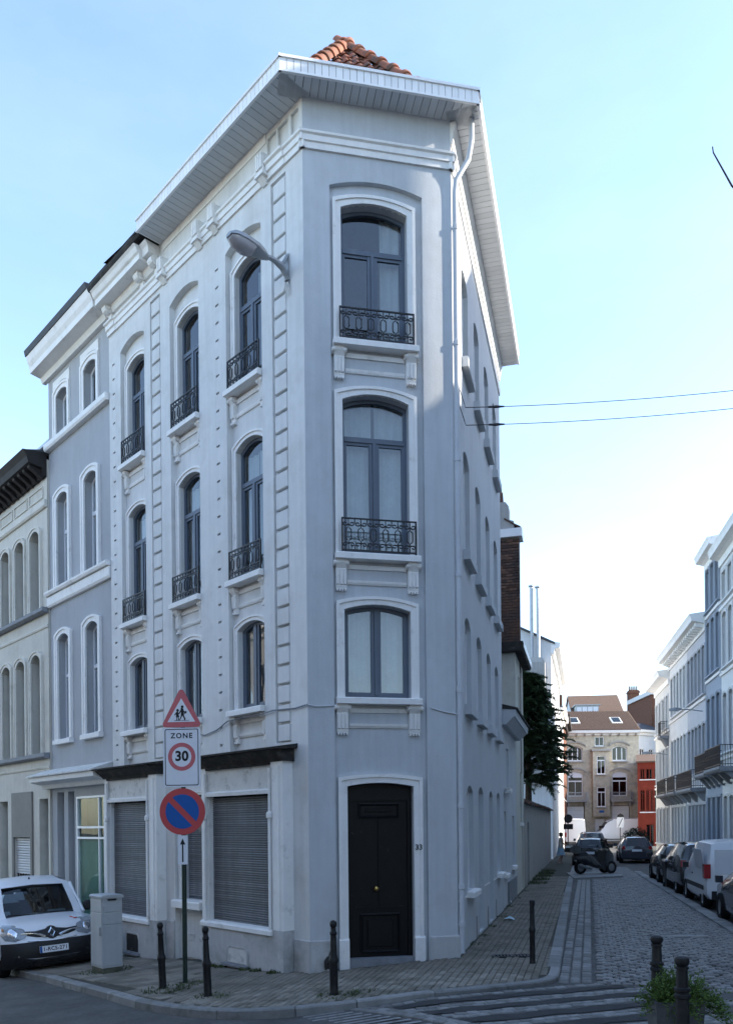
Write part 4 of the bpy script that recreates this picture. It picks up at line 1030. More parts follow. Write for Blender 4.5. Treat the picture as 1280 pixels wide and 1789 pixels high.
SEATCLOTH = mat('car_seat_cloth', (.04, .04, .045), .9, .1, var=.2)
PAPER = mat('paper', (.62, .70, .72), .9, .1, var=.1, scale=20)
AMBER = mat('amber_lens', (.45, .20, .06), .3, .5, var=.1)
def wheel(parent, M, x, y, r=.31, w=.2, mirror=1):
    mb = MB(); prof = [(r * .62, -w / 2), (r * .94, -w / 2), (r, -w * .35), (r, w * .35), (r * .94, w / 2), (r * .62, w / 2)]
    me = cached(('tyre', r, w), lambda: (lambda m: (m.loft([[(zz, rr * math.cos(2 * math.pi * k / 20), rr * math.sin(2 * math.pi * k / 20)) for k in range(20)] for rr, zz in prof], loop=True), m.mesh('wheel', TYRE, True))[1])(MB()))
    def mkrim():
        m = MB(); m.loft([[(zz, rr * math.cos(2 * math.pi * k / 20), rr * math.sin(2 * math.pi * k / 20)) for k in range(20)] for rr, zz in ((r * .63, -w * .4), (r * .63, w * .42), (r * .55, w * .30), (r * .16, w * .36), (r * .05, w * .42))])
        return m.mesh('rim', RIM, True)
    rm = cached(('rim', r, w), mkrim)
    Mw = M @ T(x, y, r) @ (Matrix.Rotation(math.pi, 4, 'Z') if mirror < 0 else Matrix.Identity(4))
    o = link('wheel', me, parent, Mw); link('rim', rm, o, Mw); return o
def car_loft(st, cells_glass, crown=.03):
    """stations (y, w0, w1, w2, zb, zbelt, ztop); returns (body, glass) builders; ring of 7 points per side"""
    rings = []
    for (y, w0, w1, w2, zb, zk, zt) in st:
        half = [(w0 * .9, zb), (w0, zb + .12), (w1, (zb + zk) * .5 + .05), (w1 * .985, zk), (w2, zt - .06 * min(1, (zt - zk) * 4 + .15)), (w2 * .80, zt), (0, zt + crown)]
        rings.append([(x, y, z) for x, z in half] + [(-x, y, z) for x, z in half[-2::-1]])
    B, G = MB(), MB(); n = len(rings[0])
    for j in range(len(rings) - 1):
        for k in range(n - 1):
            seg = k if k < 6 else n - 2 - k
            q = [rings[j][k], rings[j][k + 1], rings[j + 1][k + 1], rings[j + 1][k]]
            (G if (j, seg) in cells_glass else B).face(q)
        B.face([rings[j][0], rings[j][-1], rings[j + 1][-1], rings[j + 1][0]])
    B.face(rings[0]); B.face(rings[-1])
    return B, G
def weld(mb, name, mtl, parent, M, sm=True):
    me = bpy.data.meshes.new(name); bm = bmesh.new(); vs_ = [bm.verts.new(p) for p in mb.v]
    for f in mb.f:
        try: bm.faces.new([vs_[i] for i in f])
        except ValueError: pass
    bmesh.ops.remove_doubles(bm, verts=bm.verts, dist=.0005); bmesh.ops.recalc_face_normals(bm, faces=bm.faces)
    for f in bm.faces: f.smooth = sm
    bm.to_mesh(me); bm.free(); me.materials.append(mtl)
    try: me.set_sharp_from_angle(angle=R_(42))
    except Exception: pass
    return link(name, me, parent, M)
HATCH = dict(st=[(-1.98, .70, .74, .66, .34, .60, .66), (-1.96, .80, .83, .74, .26, .86, .96), (-1.60, .86, .87, .60, .20, .92, 1.42), (-1.45, .87, .88, .62, .20, .92, 1.45), (-.78, .88, .885, .64, .18, .92, 1.48), (-.66, .88, .885, .64, .18, .92, 1.48), (.20, .88, .885, .62, .18, .92, 1.44),
                 (.30, .88, .885, .61, .18, .92, 1.42), (1.02, .87, .87, .72, .18, .92, 1.00), (1.75, .84, .85, .66, .20, .78, .84), (1.98, .74, .78, .58, .28, .60, .66), (2.03, .66, .70, .52, .36, .50, .54)],
             gl={(1, 5), (1, 6), (3, 4), (5, 4), (7, 5), (7, 6)}, wb=(-1.25, 1.22), L=4.0, tl=(-1.97, .62, .80, .98), pl=(-2.0, .74))
SUV = dict(st=[(-2.12, .74, .80, .70, .42, .70, .78), (-2.10, .86, .88, .80, .34, 1.0, 1.10), (-1.82, .90, .91, .66, .28, 1.05, 1.60), (-1.6, .91, .92, .68, .28, 1.05, 1.64), (-.80, .91, .92, .70, .26, 1.05, 1.67), (-.68, .91, .92, .70, .26, 1.05, 1.67), (.20, .91, .92, .68, .26, 1.05, 1.63),
               (.30, .91, .92, .66, .26, 1.05, 1.60), (1.02, .90, .90, .76, .26, 1.02, 1.10), (1.8, .88, .88, .72, .28, .90, .98), (2.10, .80, .82, .64, .34, .70, .80), (2.15, .72, .76, .6, .40, .60, .66)],
           gl={(1, 5), (1, 6), (3, 4), (5, 4), (7, 5), (7, 6)}, wb=(-1.32, 1.35), L=4.3, tl=(-2.11, .70, .92, 1.12), pl=(-2.14, .80))
VAN = dict(st=[(-2.06, .84, .88, .80, .34, 1.0, 1.76), (-2.03, .90, .915, .80, .30, 1.0, 1.80), (-1.2, .915, .915, .80, .26, 1.0, 1.82), (-.30, .915, .915, .80, .24, 1.0, 1.82), (-.18, .915, .915, .80, .24, 1.0, 1.82), (.45, .915, .915, .76, .24, 1.0, 1.78), (.55, .915, .915, .74, .24, 1.0, 1.74),
               (1.15, .90, .90, .80, .24, .98, 1.12), (1.75, .88, .88, .70, .26, .84, .94), (2.05, .78, .80, .62, .30, .64, .72), (2.12, .70, .72, .55, .36, .52, .58)],
           gl={(4, 4), (6, 5), (6, 6)}, wb=(-1.30, 1.38), L=4.2, tl=(-2.05, .82, .85, 1.22), pl=(-2.08, .62))
def car(kind, label, cat, x, y, head, paint, z=-.06, group=None, plate=None, detail=True, name='parked_car', roll=0.):
    M = T(x, y, z) @ Matrix.Rotation(-R_(head), 4, 'Z') @ Matrix.Rotation(roll, 4, 'Y')
    t = thing(name, label, cat, M, group)
    B, G = car_loft(kind['st'], kind['gl']); weld(B, 'body', paint, t, M); weld(G, 'windows', CARGLASS, t, M)
    for sx in (-1, 1):
        for wy in kind['wb']: wheel(t, M, sx * .80, wy, .32, .22, sx)
    yt, xt, z0, z1 = kind['tl']
    for sx in (-1, 1):
        mb = MB(); a, b = sorted((sx * xt, sx * (xt + .16))); mb.box(a, b, yt - .03, yt + .22, z0, z1); add('tail_light', mb, TAILR, t, M)
        mb = MB(); a, b = sorted((sx * .93, sx * 1.08)); mb.loft([[(a, .62, zz), (b, .60, zz), (b, .72, zz), (a, .76, zz)] for zz in (kind['st'][5][5] + .0, kind['st'][5][5] + .16)]); add('mirror', mb, BUMPER if paint is not CARNAVY else paint, t, M)
    yp, zp = kind['pl']
    mb = MB(); mb.box(-.26, .26, yp - .012, yp + .03, zp - .06, zp + .06); add('plate', mb, S_WHITE, t, M)
    mb = MB(); mb.box(-.80, .80, kind['st'][0][0] - .06, kind['st'][0][0] + .12, .30, .52); add('bumper', mb, BUMPER if kind is VAN else paint, t, M)
    mb = MB(); mb.box(-.7, .7, -1.2, 1.0, .3, .75); add('interior', mb, SEATCLOTH, t, M)
    if kind is VAN:
        mb = MB(); mb.cbox(-.74, -.03, 0, .012, .95, 1.62, .02); mb.cbox(.03, .74, 0, .012, .95, 1.62, .02)
        Mr = M @ T(0, -2.055, 0) @ Matrix.Rotation(math.pi, 4, 'Z'); add('door_panel', mb, paint, t, Mr)
        for sx in (-1, 1):
            mb = MB(); a = sx * .918; mb.loft([[(a - .006, -1.85, 1.10), (a - .006, -.45, 1.10), (a - .05, -.45, 1.60), (a - .05, -1.75, 1.60)], [(a + sx * .008, -1.85, 1.10), (a + sx * .008, -.45, 1.10), (a - .05 + sx * .03, -.45, 1.60), (a - .05 + sx * .03, -1.75, 1.60)]]); add('side_panel', mb, mat('van_panel', (.50, .52, .56), .4), t, M)
            mb = MB(); mb.box(*sorted((a, a + sx * .015)), -1.6, 1.0, .52, .64); add('rub_strip', mb, BUMPER, t, M)
            mb = MB(); mb.box(*sorted((a, a + sx * .015)), .0, .1, .86, .90); add('handle', mb, BUMPER, t, M)
    return t
# row parked along the far side of the cobbles; d = distance of the car centre, line of their near sides
CL0, CLd = Vector((8.95, 21.63)), dirv(12.8)
def park(dist, off=.92):
    p = CL0 + CLd * dist + Vector((CLd.y, -CLd.x)) * off; return p.x, p.y
g_row = 'cars parked along the right of the cobbled street'
x, y = park(-3.75); car(HATCH, 'dark car cut by the right edge of the picture, nearest of the parked row', 'car', x, y, 12.8, CARNAVY, group=g_row)
x, y = park(1.3, .98); car(VAN, 'white panel van in the row of cars parked on the right', 'van', x, y, 12.8, CARWHITE, group=g_row, name='parked_van')
x, y = park(5.75, .95); car(SUV, 'black car parked directly in front of the white panel van on the right', 'car', x, y, 12.8, CARBLACK, group=g_row)
x, y = park(10.4, 1.0); car(HATCH, 'farthest dark hatchback of the right-hand parked row, next to the wheelie bin', 'car', x, y, 13.2, CARBLACK, group=g_row)
g_mid = 'cars farther down the cobbled street'
car(HATCH, 'dark blue hatchback seen from behind beside the round clipped bush', 'car', 15.5, 46.5, 14, CARNAVY, group=g_mid)
car(SUV, 'grey car half hidden behind the dark blue hatchback and the bush', 'car', 15.2, 54.5, 12, CARGREY, group=g_mid)
car(HATCH, 'black car parked behind the motor scooter', 'car', 12.2, 43.5, 19, CARBLACK, group=g_mid)
# wheelie bin
wb = thing('wheelie_bin', 'dark grey wheelie bin standing behind the farthest hatchback of the right row', 'bin', T(10.72, 28.2, -.06) @ Matrix.Rotation(-R_(12), 4, 'Z'))
mb = MB(); mb.loft([[(-w, -d, z), (w, -d, z), (w, d, z), (-w, d, z)] for w, d, z in ((.21, .24, .06), (.27, .33, .95))]); add('body', mb, BUMPER, wb)
mb = MB(); mb.loft([[(-.29, -.36, .95), (.29, -.36, .95), (.29, .36, .97), (-.29, .36, .97)], [(-.26, -.32, 1.0), (.26, -.32, 1.0), (.26, .34, 1.05), (-.26, .34, 1.05)]]); add('lid', mb, CARGREY, wb)
for sx in (-.22, .22): mb = MB(); mb.tube([(sx - .03, .28, .1), (sx + .03, .28, .1)], .1, 12); add('wheel', mb, TYRE, wb)
# ---- big vans at the end of the street
def big_van(label, x, y, head, name='delivery_van'):
    M = T(x, y, 0.0) @ Matrix.Rotation(-R_(head), 4, 'Z'); t = thing(name, label, 'van', M, 'white vans at the end of the street')
    st = [(-2.9, .90, .96, .86, .45, 1.2, 2.50), (-2.8, .96, .99, .88, .40, 1.2, 2.58), (.7, .96, .99, .88, .36, 1.2, 2.58), (.9, .96, .99, .86, .36, 1.2, 2.52), (1.3, .96, .99, .82, .36, 1.2, 2.36), (1.4, .96, .99, .80, .36, 1.2, 2.28), (2.15, .95, .97, .80, .36, 1.15, 1.32), (2.75, .92, .94, .76, .36, .95, 1.10), (2.95, .84, .88, .7, .42, .8, .9)]
    B, G = car_loft(st, {(3, 4), (4, 4), (5, 5), (5, 6)}); weld(B, 'body', CARWHITE, t, M); weld(G, 'windows', CARGLASS, t, M)
    for sx in (-1, 1):
        for wy in (-1.7, 1.9): wheel(t, M, sx * .88, wy, .35, .22, sx)
        mb = MB(); mb.box(*sorted((sx * .80, sx * .93)), -2.93, -2.86, .9, 1.3); add('tail_light', mb, TAILR, t, M)
    mb = MB(); mb.box(-.97, .97, -2.6, 2.6, .5, .62); add('rub_strip', mb, BUMPER, t, M)
    mb = MB(); mb.box(-.74, .74, -.2, 1.9, .6, 1.9); add('interior', mb, SEATCLOTH, t, M)  # dark block added so the windows do not show the sunlit white shell
    return t
big_van('long white van parked across the end of the street, side on', 25.3, 80.0, -88)
big_van('white van at the left of the street end, seen from behind', 19.95, 78.0, 8)
# ---- the white van parked at the left
vM = T(-6.55, 16.15, 0) @ Matrix.Rotation(-R_(180 + LA), 4, 'Z')
ax = -R_(180 + LA)
fwd = Vector((math.sin(R_(146)), math.cos(R_(146)))); lat = Vector((fwd.y, -fwd.x))
vc = Vector((-6.38, 16.35)) - fwd * 2.02
zc = zr(vc.x, vc.y); sl_l = (zr(*(vc + lat * .8)) - zr(*(vc - lat * .8))) / 1.6; sl_f = (zr(*(vc + fwd * 1.3)) - zr(*(vc - fwd * 1.3))) / 2.6
vM = Matrix.Identity(4); X = Vector((lat.x, lat.y, sl_l)).normalized(); Y = Vector((fwd.x, fwd.y, sl_f)).normalized(); Zv = X.cross(Y).normalized(); Y = Zv.cross(X)
vM.col[0][:3] = X; vM.col[1][:3] = Y; vM.col[2][:3] = Zv; vM.col[3][:3] = (vc.x, vc.y, zc)
vM = vM @ Matrix.Diagonal((1.03, 1.0, 1.08, 1))
van = thing('postal_van', 'white small van with black bumper parked nose-on at the left, beside the grey cabinet', 'van', vM)
def yf(z):
    pts = [(.18, 1.94), (.30, 2.04), (.45, 2.09), (.62, 2.08), (.72, 2.04), (.86, 1.97), (.95, 1.86), (1.01, 1.68), (1.06, 1.42), (1.10, 1.20), (1.12, 1.06)]
    for (a, b), (c, d) in zip(pts, pts[1:]):
        if z <= c: return b + (d - b) * max(0, (z - a)) / (c - a)
    return pts[-1][1]
def SF(x, z, off=0.):
    u = abs(x) / .915; drop = .07 * u ** 2 + .20 * u ** 7
    zz = z - .07 * u ** 3 * sstep(.9, 1.1, z)
    return (x * (1 + off * .3), yf(z) - drop + off, zz + off * (.5 if z > .95 else 0))
def patch(xs_, zs_, off, thick=.02):
    mb = MB(); n = len(xs_)
    A = [[mb.P(*SF(x, z, off)) for x in xs_] for z in zs_]
    for a, b in zip(A, A[1:]):
        for k in range(n - 1): mb.f.append([a[k], a[k + 1], b[k + 1], b[k]])
    return mb
xsf = [-.915 + 1.83 * k / 28 for k in range(29)]
weld(patch(xsf, [.64, .68, .74, .80, .86, .91, .95, .98, 1.01, 1.035, 1.06, 1.08, 1.10, 1.11, 1.12], 0), 'bonnet', CARWHITE, van, vM)
weld(patch(xsf, [.18, .24, .30, .38, .46, .54, .60, .645, .66], .022), 'bumper', BUMPER, van, vM)
def fshape(name, pts, mtl, off, parent=van, n=3, depth=.012):
    """flat outline in (x, z) wrapped on the nose; fan of small quads"""
    mb = MB(); cx_ = sum(p[0] for p in pts) / len(pts); cz_ = sum(p[1] for p in pts) / len(pts); m = len(pts); rows = []
    for q in range(n + 1):
        f = q / n; rows.append([mb.P(*SF(cx_ + (p[0] - cx_) * f, cz_ + (p[1] - cz_) * f, off + (depth if q < n else 0) )) for p in pts])
    rows.append([mb.P(*SF(p[0], p[1], off - .01)) for p in pts])
    for a, b in zip(rows, rows[1:]):
        for k in range(m): mb.f.append([a[k], a[(k + 1) % m], b[(k + 1) % m], b[k]])
    return weld(mb, name, mtl, parent, vM)
fshape('grille', [(-.50, .785), (-.3, .735), (0, .70), (.3, .735), (.50, .785), (.50, .86), (.3, .845), (.12, .87), (0, .91), (-.12, .87), (-.3, .845), (-.50, .86)], BUMPER, .008)
for sx in (-1, 1):
    fshape('headlight', [(sx * a, b) for a, b in ((.44, .81), (.50, .735), (.68, .69), (.84, .72), (.905, .82), (.895, .97), (.80, 1.02), (.64, .985), (.50, .90))], LIGHTC, .012)
    fshape('headlight_reflector', [(sx * (.70 + .085 * math.cos(k * .628)), .845 + .085 * math.sin(k * .628)) for k in range(10)], CHROME, .028)
    fshape('indicator', [(sx * (.85 + .022 * math.cos(k * .785)), .92 + .032 * math.sin(k * .785)) for k in range(8)], AMBER, .024)
    mb = MB(); mb.tube([SF(sx * (.13 + .43 * k / 8), .735 + .085 * (k / 8) ** 1.2 + .035 * math.sin(k / 8 * 3.1), .03) for k in range(9)], [.026, .026, .022, .018, .015, .013, .012, .011, .010], 6); add('chrome_strip', mb, CHROME, van, vM, True)
    fshape('fog_light', [(sx * (.66 + .07 * math.cos(k * .785)), .36 + .07 * math.sin(k * .785)) for k in range(8)], CARBLACK, .026)
mb = MB(); mb.tube([SF(-.46 + .92 * k / 16, .685 - .03 * math.cos((k - 8) / 8 * 1.57) + .0, .03) for k in range(17)], .008, 5); add('chrome_strip', mb, CHROME, van, vM, True)
# emblem: hollow lozenge
def lozenge(s0, s1, off, mtl, name):
    mb = MB(); out = []
    for f in (1.0, .5):
        out.append([(0, .80 + s1 * f, 0), (s0 * f, .80, 0), (0, .80 - s1 * f, 0), (-s0 * f, .80, 0)])
    O, I = out; secs = []
    for (a, b, _), (c, d, _) in zip(O, I):
        secs.append([SF(a, b, off), SF((a + c) / 2, (b + d) / 2, off + .022), SF(c, d, off)])
    mb.loft([list(s) for s in secs], loop=True); add(name, mb, mtl, van, vM)
fshape('emblem_backing', [(.13 * math.cos(k * .524), .80 + .12 * math.sin(k * .524)) for k in range(12)], BUMPER, .012)
lozenge(.075, .10, .032, CHROME, 'emblem')
# lower intake, plate
fshape('intake', [(-.45, .22), (.45, .22), (.52, .36), (-.52, .36)], CARBLACK, .028)
Mp = vM @ T(0, 2.135, .50) @ Matrix.Rotation(math.pi, 4, 'Z')
mb = MB(-1); mb.box(-.27, .27, 0, .015, -.062, .062); plate = add('number_plate', mb, S_WHITE, van, Mp)
mb = MB(-1); mb.box(-.268, -.225, .0152, .018, -.06, .06); add('plate_band', mb, S_BLUE, plate, Mp)
lettering('plate_lettering', '1-RCS-271', .098, mat('plate_ink', (.06, .03, .04), .6), plate, Mp @ T(.02, -.0165, 0) @ UP, depth=.001, bold=.002, spacing=1.08)
# postal swoosh on the bonnet
mb = MB()
for a, b, c in ((-.54, -.40, .004), ):
    pts = [SF(-.58 + .012 * k, 1.008 - .012 * math.sin(k / 10 * 3.0) + .0025 * k * (k > 5), .012) for k in range(11)]
    mb.tube(pts, .011, 5)
add('swoosh_logo', mb, S_RED, van, vM)
mb = MB(); pts = [SF(-.68 + .02 * k, 1.002, .010) for k in range(5)]; mb.tube(pts, .007, 4); add('logo_script', mb, CARGREY, van, vM)
# body shell behind the nose
st = [(1.62, .915, .915, .90, .22, .80, .86), (1.10, .915, .915, .83, .22, 1.00, 1.06), (.90, .915, .915, .84, .22, 1.02, 1.22), (.40, .915, .915, .775, .22, 1.02, 1.66), (.22, .915, .915, .775, .22, 1.02, 1.755), (-.42, .915, .915, .75, .22, 1.02, 1.84), (-.52, .915, .915, .75, .22, 1.02, 1.845), (-1.9, .915, .915, .74, .24, 1.02, 1.81), (-2.1, .88, .90, .70, .3, 1.0, 1.74)]
B, G = car_loft(st, {(1, 5), (1, 6), (2, 5), (2, 6), (4, 4), (0, 5), (0, 6)}); weld(B, 'body', CARWHITE, van, vM)
G2 = MB()
wsg = []
for k in range(9):
    f = k / 8; z = 1.105 + (1.655 - 1.105) * f; hw = .875 - .10 * f
    wsg.append([( -hw + 2 * hw * q / 12, 1.10 - .72 * f - .16 * (abs(-1 + 2 * q / 12)) ** 2 * (1 - .3 * f) , z + .02 * math.sin(f * 3.14) - .015 * abs(-1 + q / 6) ** 3) for q in range(13)])
G2.loft(wsg, closed=False, caps=False); weld(G2, 'windscreen', CARGLASS, van, vM)
for sx in (0, -1): pass
mb = MB()   # black border of the screen
edge = wsg[0] + [r[-1] for r in wsg[1:]] + wsg[-1][::-1][1:] + [r[0] for r in wsg[::-1][1:-1]]
mb.tube([(x, y + .012, z) for x, y, z in edge], .016, 5, loop=True); add('windscreen_seal', mb, BUMPER, van, vM)
for sx in (-1, 1):
    mb = MB(); mb.tube([(sx * .885, .98, 1.07), (sx * .86, .74, 1.28), (sx * .825, .52, 1.46), (sx * .79, .34, 1.67)], [.035, .032, .032, .035], 6); add('pillar', mb, CARWHITE, van, vM, True)
    mb = MB(); mb.loft([[(sx * (1.02 + a * .085), .80 + o, 1.18 + b * .11) for a, b in [(math.cos(k * .628), math.sin(k * .628)) for k in range(10)]] for o in (-.02, .06)] + [[(sx * (1.02 + a * .05), .89, 1.18 + b * .07) for a, b in [(math.cos(k * .628), math.sin(k * .628)) for k in range(10)]]]); mb.tube([(sx * .90, .84, 1.08), (sx * .99, .84, 1.12)], .03, 6); add('mirror', mb, BUMPER, van, vM, True)
    for wy in (1.32, -1.38): wheel(van, vM, sx * .82, wy, .32, .2, sx)
mb = MB(); mb.loft([[(-.78, .55, .7), (.78, .55, .7), (.78, 1.05, .7), (-.78, 1.05, .7)], [(-.76, .5, 1.06), (.76, .5, 1.06), (.76, .98, 1.06), (-.76, .98, 1.06)]]); add('dashboard', mb, SEATCLOTH, van, vM)
mb = MB(); mb.box(-.78, .78, -.55, -.50, .4, 1.75); add('bulkhead', mb, mat('van_bulkhead', (.10, .12, .16), .8), van, vM)
for sx in (-.38, .38): mb = MB(); mb.loft([[(sx - w, -.3 + z * .0 - .2 * (zz - .9), zz) , (sx + w, -.3 - .2 * (zz - .9), zz), (sx + w, -.16 - .2 * (zz - .9), zz), (sx - w, -.16 - .2 * (zz - .9), zz)] for w, zz in ((.25, .7), (.25, 1.3), (.13, 1.36), (.13, 1.58))]); add('seat', mb, SEATCLOTH, van, vM)
mb = MB(); mb.tube([(.38 + .18 * math.cos(k * .5236), .42 + .05 * math.sin(k * .5236), 1.12 + .17 * math.sin(k * .5236)) for k in range(12)], .016, 6, loop=True); add('steering_wheel', mb, BUMPER, van, vM)
for k, (px, py, pz, w, h, a) in enumerate(((-.30, .84, 1.085, .20, .12, .2), (-.50, .82, 1.09, .22, .10, -.2), (-.05, .86, 1.085, .16, .12, .1), (.12, .86, 1.08, .12, .09, .5), (-.38, .78, 1.10, .18, .1, 0))):
    mb = MB(); mb.box(-w, w, -h / 2, h / 2, 0, .012 + .012 * k); add('paper_stack', mb, PAPER, van, vM @ T(px, py, pz) @ Matrix.Rotation(a, 4, 'Z'))
for k, (px, pz, w, h) in enumerate(((.55, 1.45, .22, .13), (.66, 1.18, .05, .05), (.60, 1.17, .045, .06), (.30, 1.48, .09, .12))):
    f = (pz - 1.105) / .64; mb = MB(-1); mb.box(-w, w, 0, .004, -h, h); add('sticker', mb, PAPER, van, vM @ T(px, 1.07 - .80 * f - .14 * px * px * 1.4, pz) @ Matrix.Rotation(math.pi, 4, 'Z') @ Matrix.Rotation(R_(-50), 4, 'X'))
mb = MB(); mb.lathe([(.02, 0), (.016, .03), (.004, .05)], 8); add('aerial', mb, BUMPER, van, vM @ T(0, .12, 1.80))
mb = MB(); mb.tube([(-.55, 1.10, 1.115), (.05, 1.08, 1.15)], .012, 5); add('wiper', mb, BUMPER, van, vM)
mb = MB(); mb.tube([(.1, 1.10, 1.12), (.62, 1.02, 1.14)], .012, 5); add('wiper', mb, BUMPER, van, vM)
# ---- three-wheeled motor scooter on its platform
mb = MB(); mb.prism_h([(8.35, 32.4), (10.6, 33.3), (10.85, 34.0), (10.3, 36.3), (8.9, 35.8)], -.2, .04); struct('pavement', mb, KERB)
sM = T(9.85, 34.75, .04) @ Matrix.Rotation(-R_(67), 4, 'Z')     # y forward
sc = thing('motor_scooter', 'black three-wheeled motor scooter with top box parked on the kerb platform', 'scooter', sM)
def tyre2(x, y, r, name='wheel'):
    mb = MB(); mb.loft([[(x + zz, y + rr * math.cos(k * .314), r + rr * math.sin(k * .314)) for k in range(20)] for rr, zz in ((r * .6, -.06), (r * .95, -.06), (r, 0), (r * .95, .06), (r * .6, .06))], loop=True); w = add(name, mb, TYRE, sc, sM, True)
    mb = MB(); mb.loft([[(x + zz, y + rr * math.cos(k * .314), r + rr * math.sin(k * .314)) for k in range(20)] for rr, zz in ((r * .6, -.04), (r * .62, .04), (r * .15, .05), (.02, .05))]); add('rim', mb, RIM, w, sM)
tyre2(0, -.74, .30); tyre2(-.22, .72, .28); tyre2(.22, .72, .28)
mb = MB(); mb.loft([[(-w, y, z0), (w, y, z0), (w * 1.05, y, (z0 + z1) / 2), (w * .7, y, z1), (-w * .7, y, z1), (-w * 1.05, y, (z0 + z1) / 2)] for y, w, z0, z1 in ((-1.0, .10, .62, .80), (-.75, .20, .48, .90), (-.35, .24, .34, .86), (-.05, .24, .25, .66), (.2, .26, .22, .42), (.42, .28, .22, .46))]); add('body', mb, CARBLACK, sc, sM, True)
mb = MB(); mb.loft([[(-w, y, z0), (w, y, z0), (w, y, z1), (-w, y, z1)] for y, w, z0, z1 in ((.36, .30, .30, .62), (.46, .30, .34, 1.02), (.60, .26, .40, 1.08), (.85, .20, .48, .86), (.98, .10, .52, .66))]); add('front_shield', mb, CARBLACK, sc, sM, True)
mb = MB(); mb.loft([[(-w, y, z0), (w, y, z0), (w * .8, y, z1), (-w * .8, y, z1)] for y, w, z0, z1 in ((-.95, .15, .80, .90), (-.55, .20, .82, .97), (-.40, .18, .80, .86), (.02, .17, .64, .74))]); add('seat', mb, SEATCLOTH, sc, sM, True)
mb = MB(); mb.loft([[(-w, y, z0), (w, y, z0), (w * .85, y, z1), (-w * .85, y, z1)] for y, w, z0, z1 in ((-1.42, .20, .98, 1.16), (-1.25, .28, .94, 1.26), (-.95, .27, .96, 1.24), (-.85, .22, 1.0, 1.12))]); add('top_box', mb, CARBLACK, sc, sM, True)
mb = MB(); mb.loft([[(-w, y, z), (w, y, z), (w, y + .012, z), (-w, y + .012, z)] for w, y, z in ((.22, .66, 1.02), (.26, .56, 1.25), (.18, .46, 1.48))]); add('windscreen', mb, CARGLASS, sc, sM)
mb = MB(); mb.tube([(-.36, .34, 1.02), (-.15, .46, 1.06), (.15, .46, 1.06), (.36, .34, 1.02)], .02, 6); add('handlebar', mb, BUMPER, sc, sM)
for sx in (-1, 1): mb = MB(); mb.tube([(sx * .2, .55, 1.05), (sx * .38, .52, 1.16)], .012, 5); mb.loft([[(sx * .40 - .07, .50, 1.13), (sx * .40 + .07, .50, 1.13), (sx * .40 + .06, .50, 1.22), (sx * .40 - .06, .50, 1.22)], [(sx * .40 - .05, .54, 1.14), (sx * .40 + .05, .54, 1.14), (sx * .40 + .05, .54, 1.21), (sx * .40 - .05, .54, 1.21)]]); add('mirror', mb, BUMPER, sc, sM)
mb = MB(); mb.tube([(.20, -.30, .26), (.24, -.62, .32), (.25, -1.0, .42)], [.05, .07, .055], 8); add('exhaust', mb, RIM, sc, sM, True)
mb = MB(); mb.box(-.10, .10, .95, .99, .60, .74); add('headlight', mb, LIGHTC, sc, sM)
# ================================================================ BEYOND THE CORNER HOUSE, LEFT SIDE OF THE STREET
CREAM = mat('cream_render', (.58, .57, .50), .9, .2, var=.08, scale=1.5, streak=.08, stain=(.4, .38, .32), stain_amt=.35)
WHITEW = mat('white_render', (.70, .71, .72), .9, .2, var=.06, scale=.8, streak=.10, stain=(.46, .44, .40), stain_amt=.4, stain_scale=.8)
GREYR = mat('grey_render', (.40, .39, .37), .9, .2, var=.12, scale=1.0, streak=.12, stain=(.24, .23, .21), stain_amt=.5, stain_scale=1.0)
BTILE = mat('brown_roof_tile', (.145, .095, .070), .85, .25, var=.25, scale=5, bump=.3, bscale=20)
REDW = mat('red_painted_brick', (.20, .034, .020), .85, .25, var=.12, scale=2, bump=.1, bscale=40)
YBRICK = mat('yellow_grey_brick', (.54, .485, .385), .9, .2, var=.22, scale=3, bump=.25, bscale=30, stain=(.14, .12, .09), stain_amt=.45, stain_scale=1.0)
BRICKF = mat('distant_brick', (.155, .075, .052), .9, .2, var=.30, scale=6, bump=.2, bscale=18)
def brick_face(parent, F, g, s0, s1, z0, z1, mtl, o=.0, bl=.215, bh=.075, name='brick', limit=300):
    """running bond of single bricks standing proud of their mortar"""
    items = []
    nz = int((z1 - z0) / bh)
    for r in range(nz):
        s = s0 - (r % 2) * bl / 2
        while s < s1 - .02:
            a, b = max(s, s0), min(s + bl - .012, s1)
            if b - a > .03: items.append((a, b, z0 + r * bh))
            s += bl
    for k, (a, b, z) in enumerate(items[::-1]):
        if k >= limit: break
        L = round(b - a, 3)
        me = cached(('br', g, L, mtl.name, bh), lambda: (lambda m: (m.cbox(0, L, -.05, .0, 0, bh - .013, .004), m.mesh(name, mtl))[1])(MB(g)))
        link(name, me, parent, F @ T(a, g * (o + random.uniform(-.004, .006)), z))
    rest = items[::-1][limit:]
    if rest:
        mb = MB(g)
        for a, b, z in rest: q = random.uniform(-.004, .006); mb.box(a, b, o - .05, o + q, z, z + bh - .013)
        tag(add('brick_field', mb, mtl, parent, F), kind='stuff')
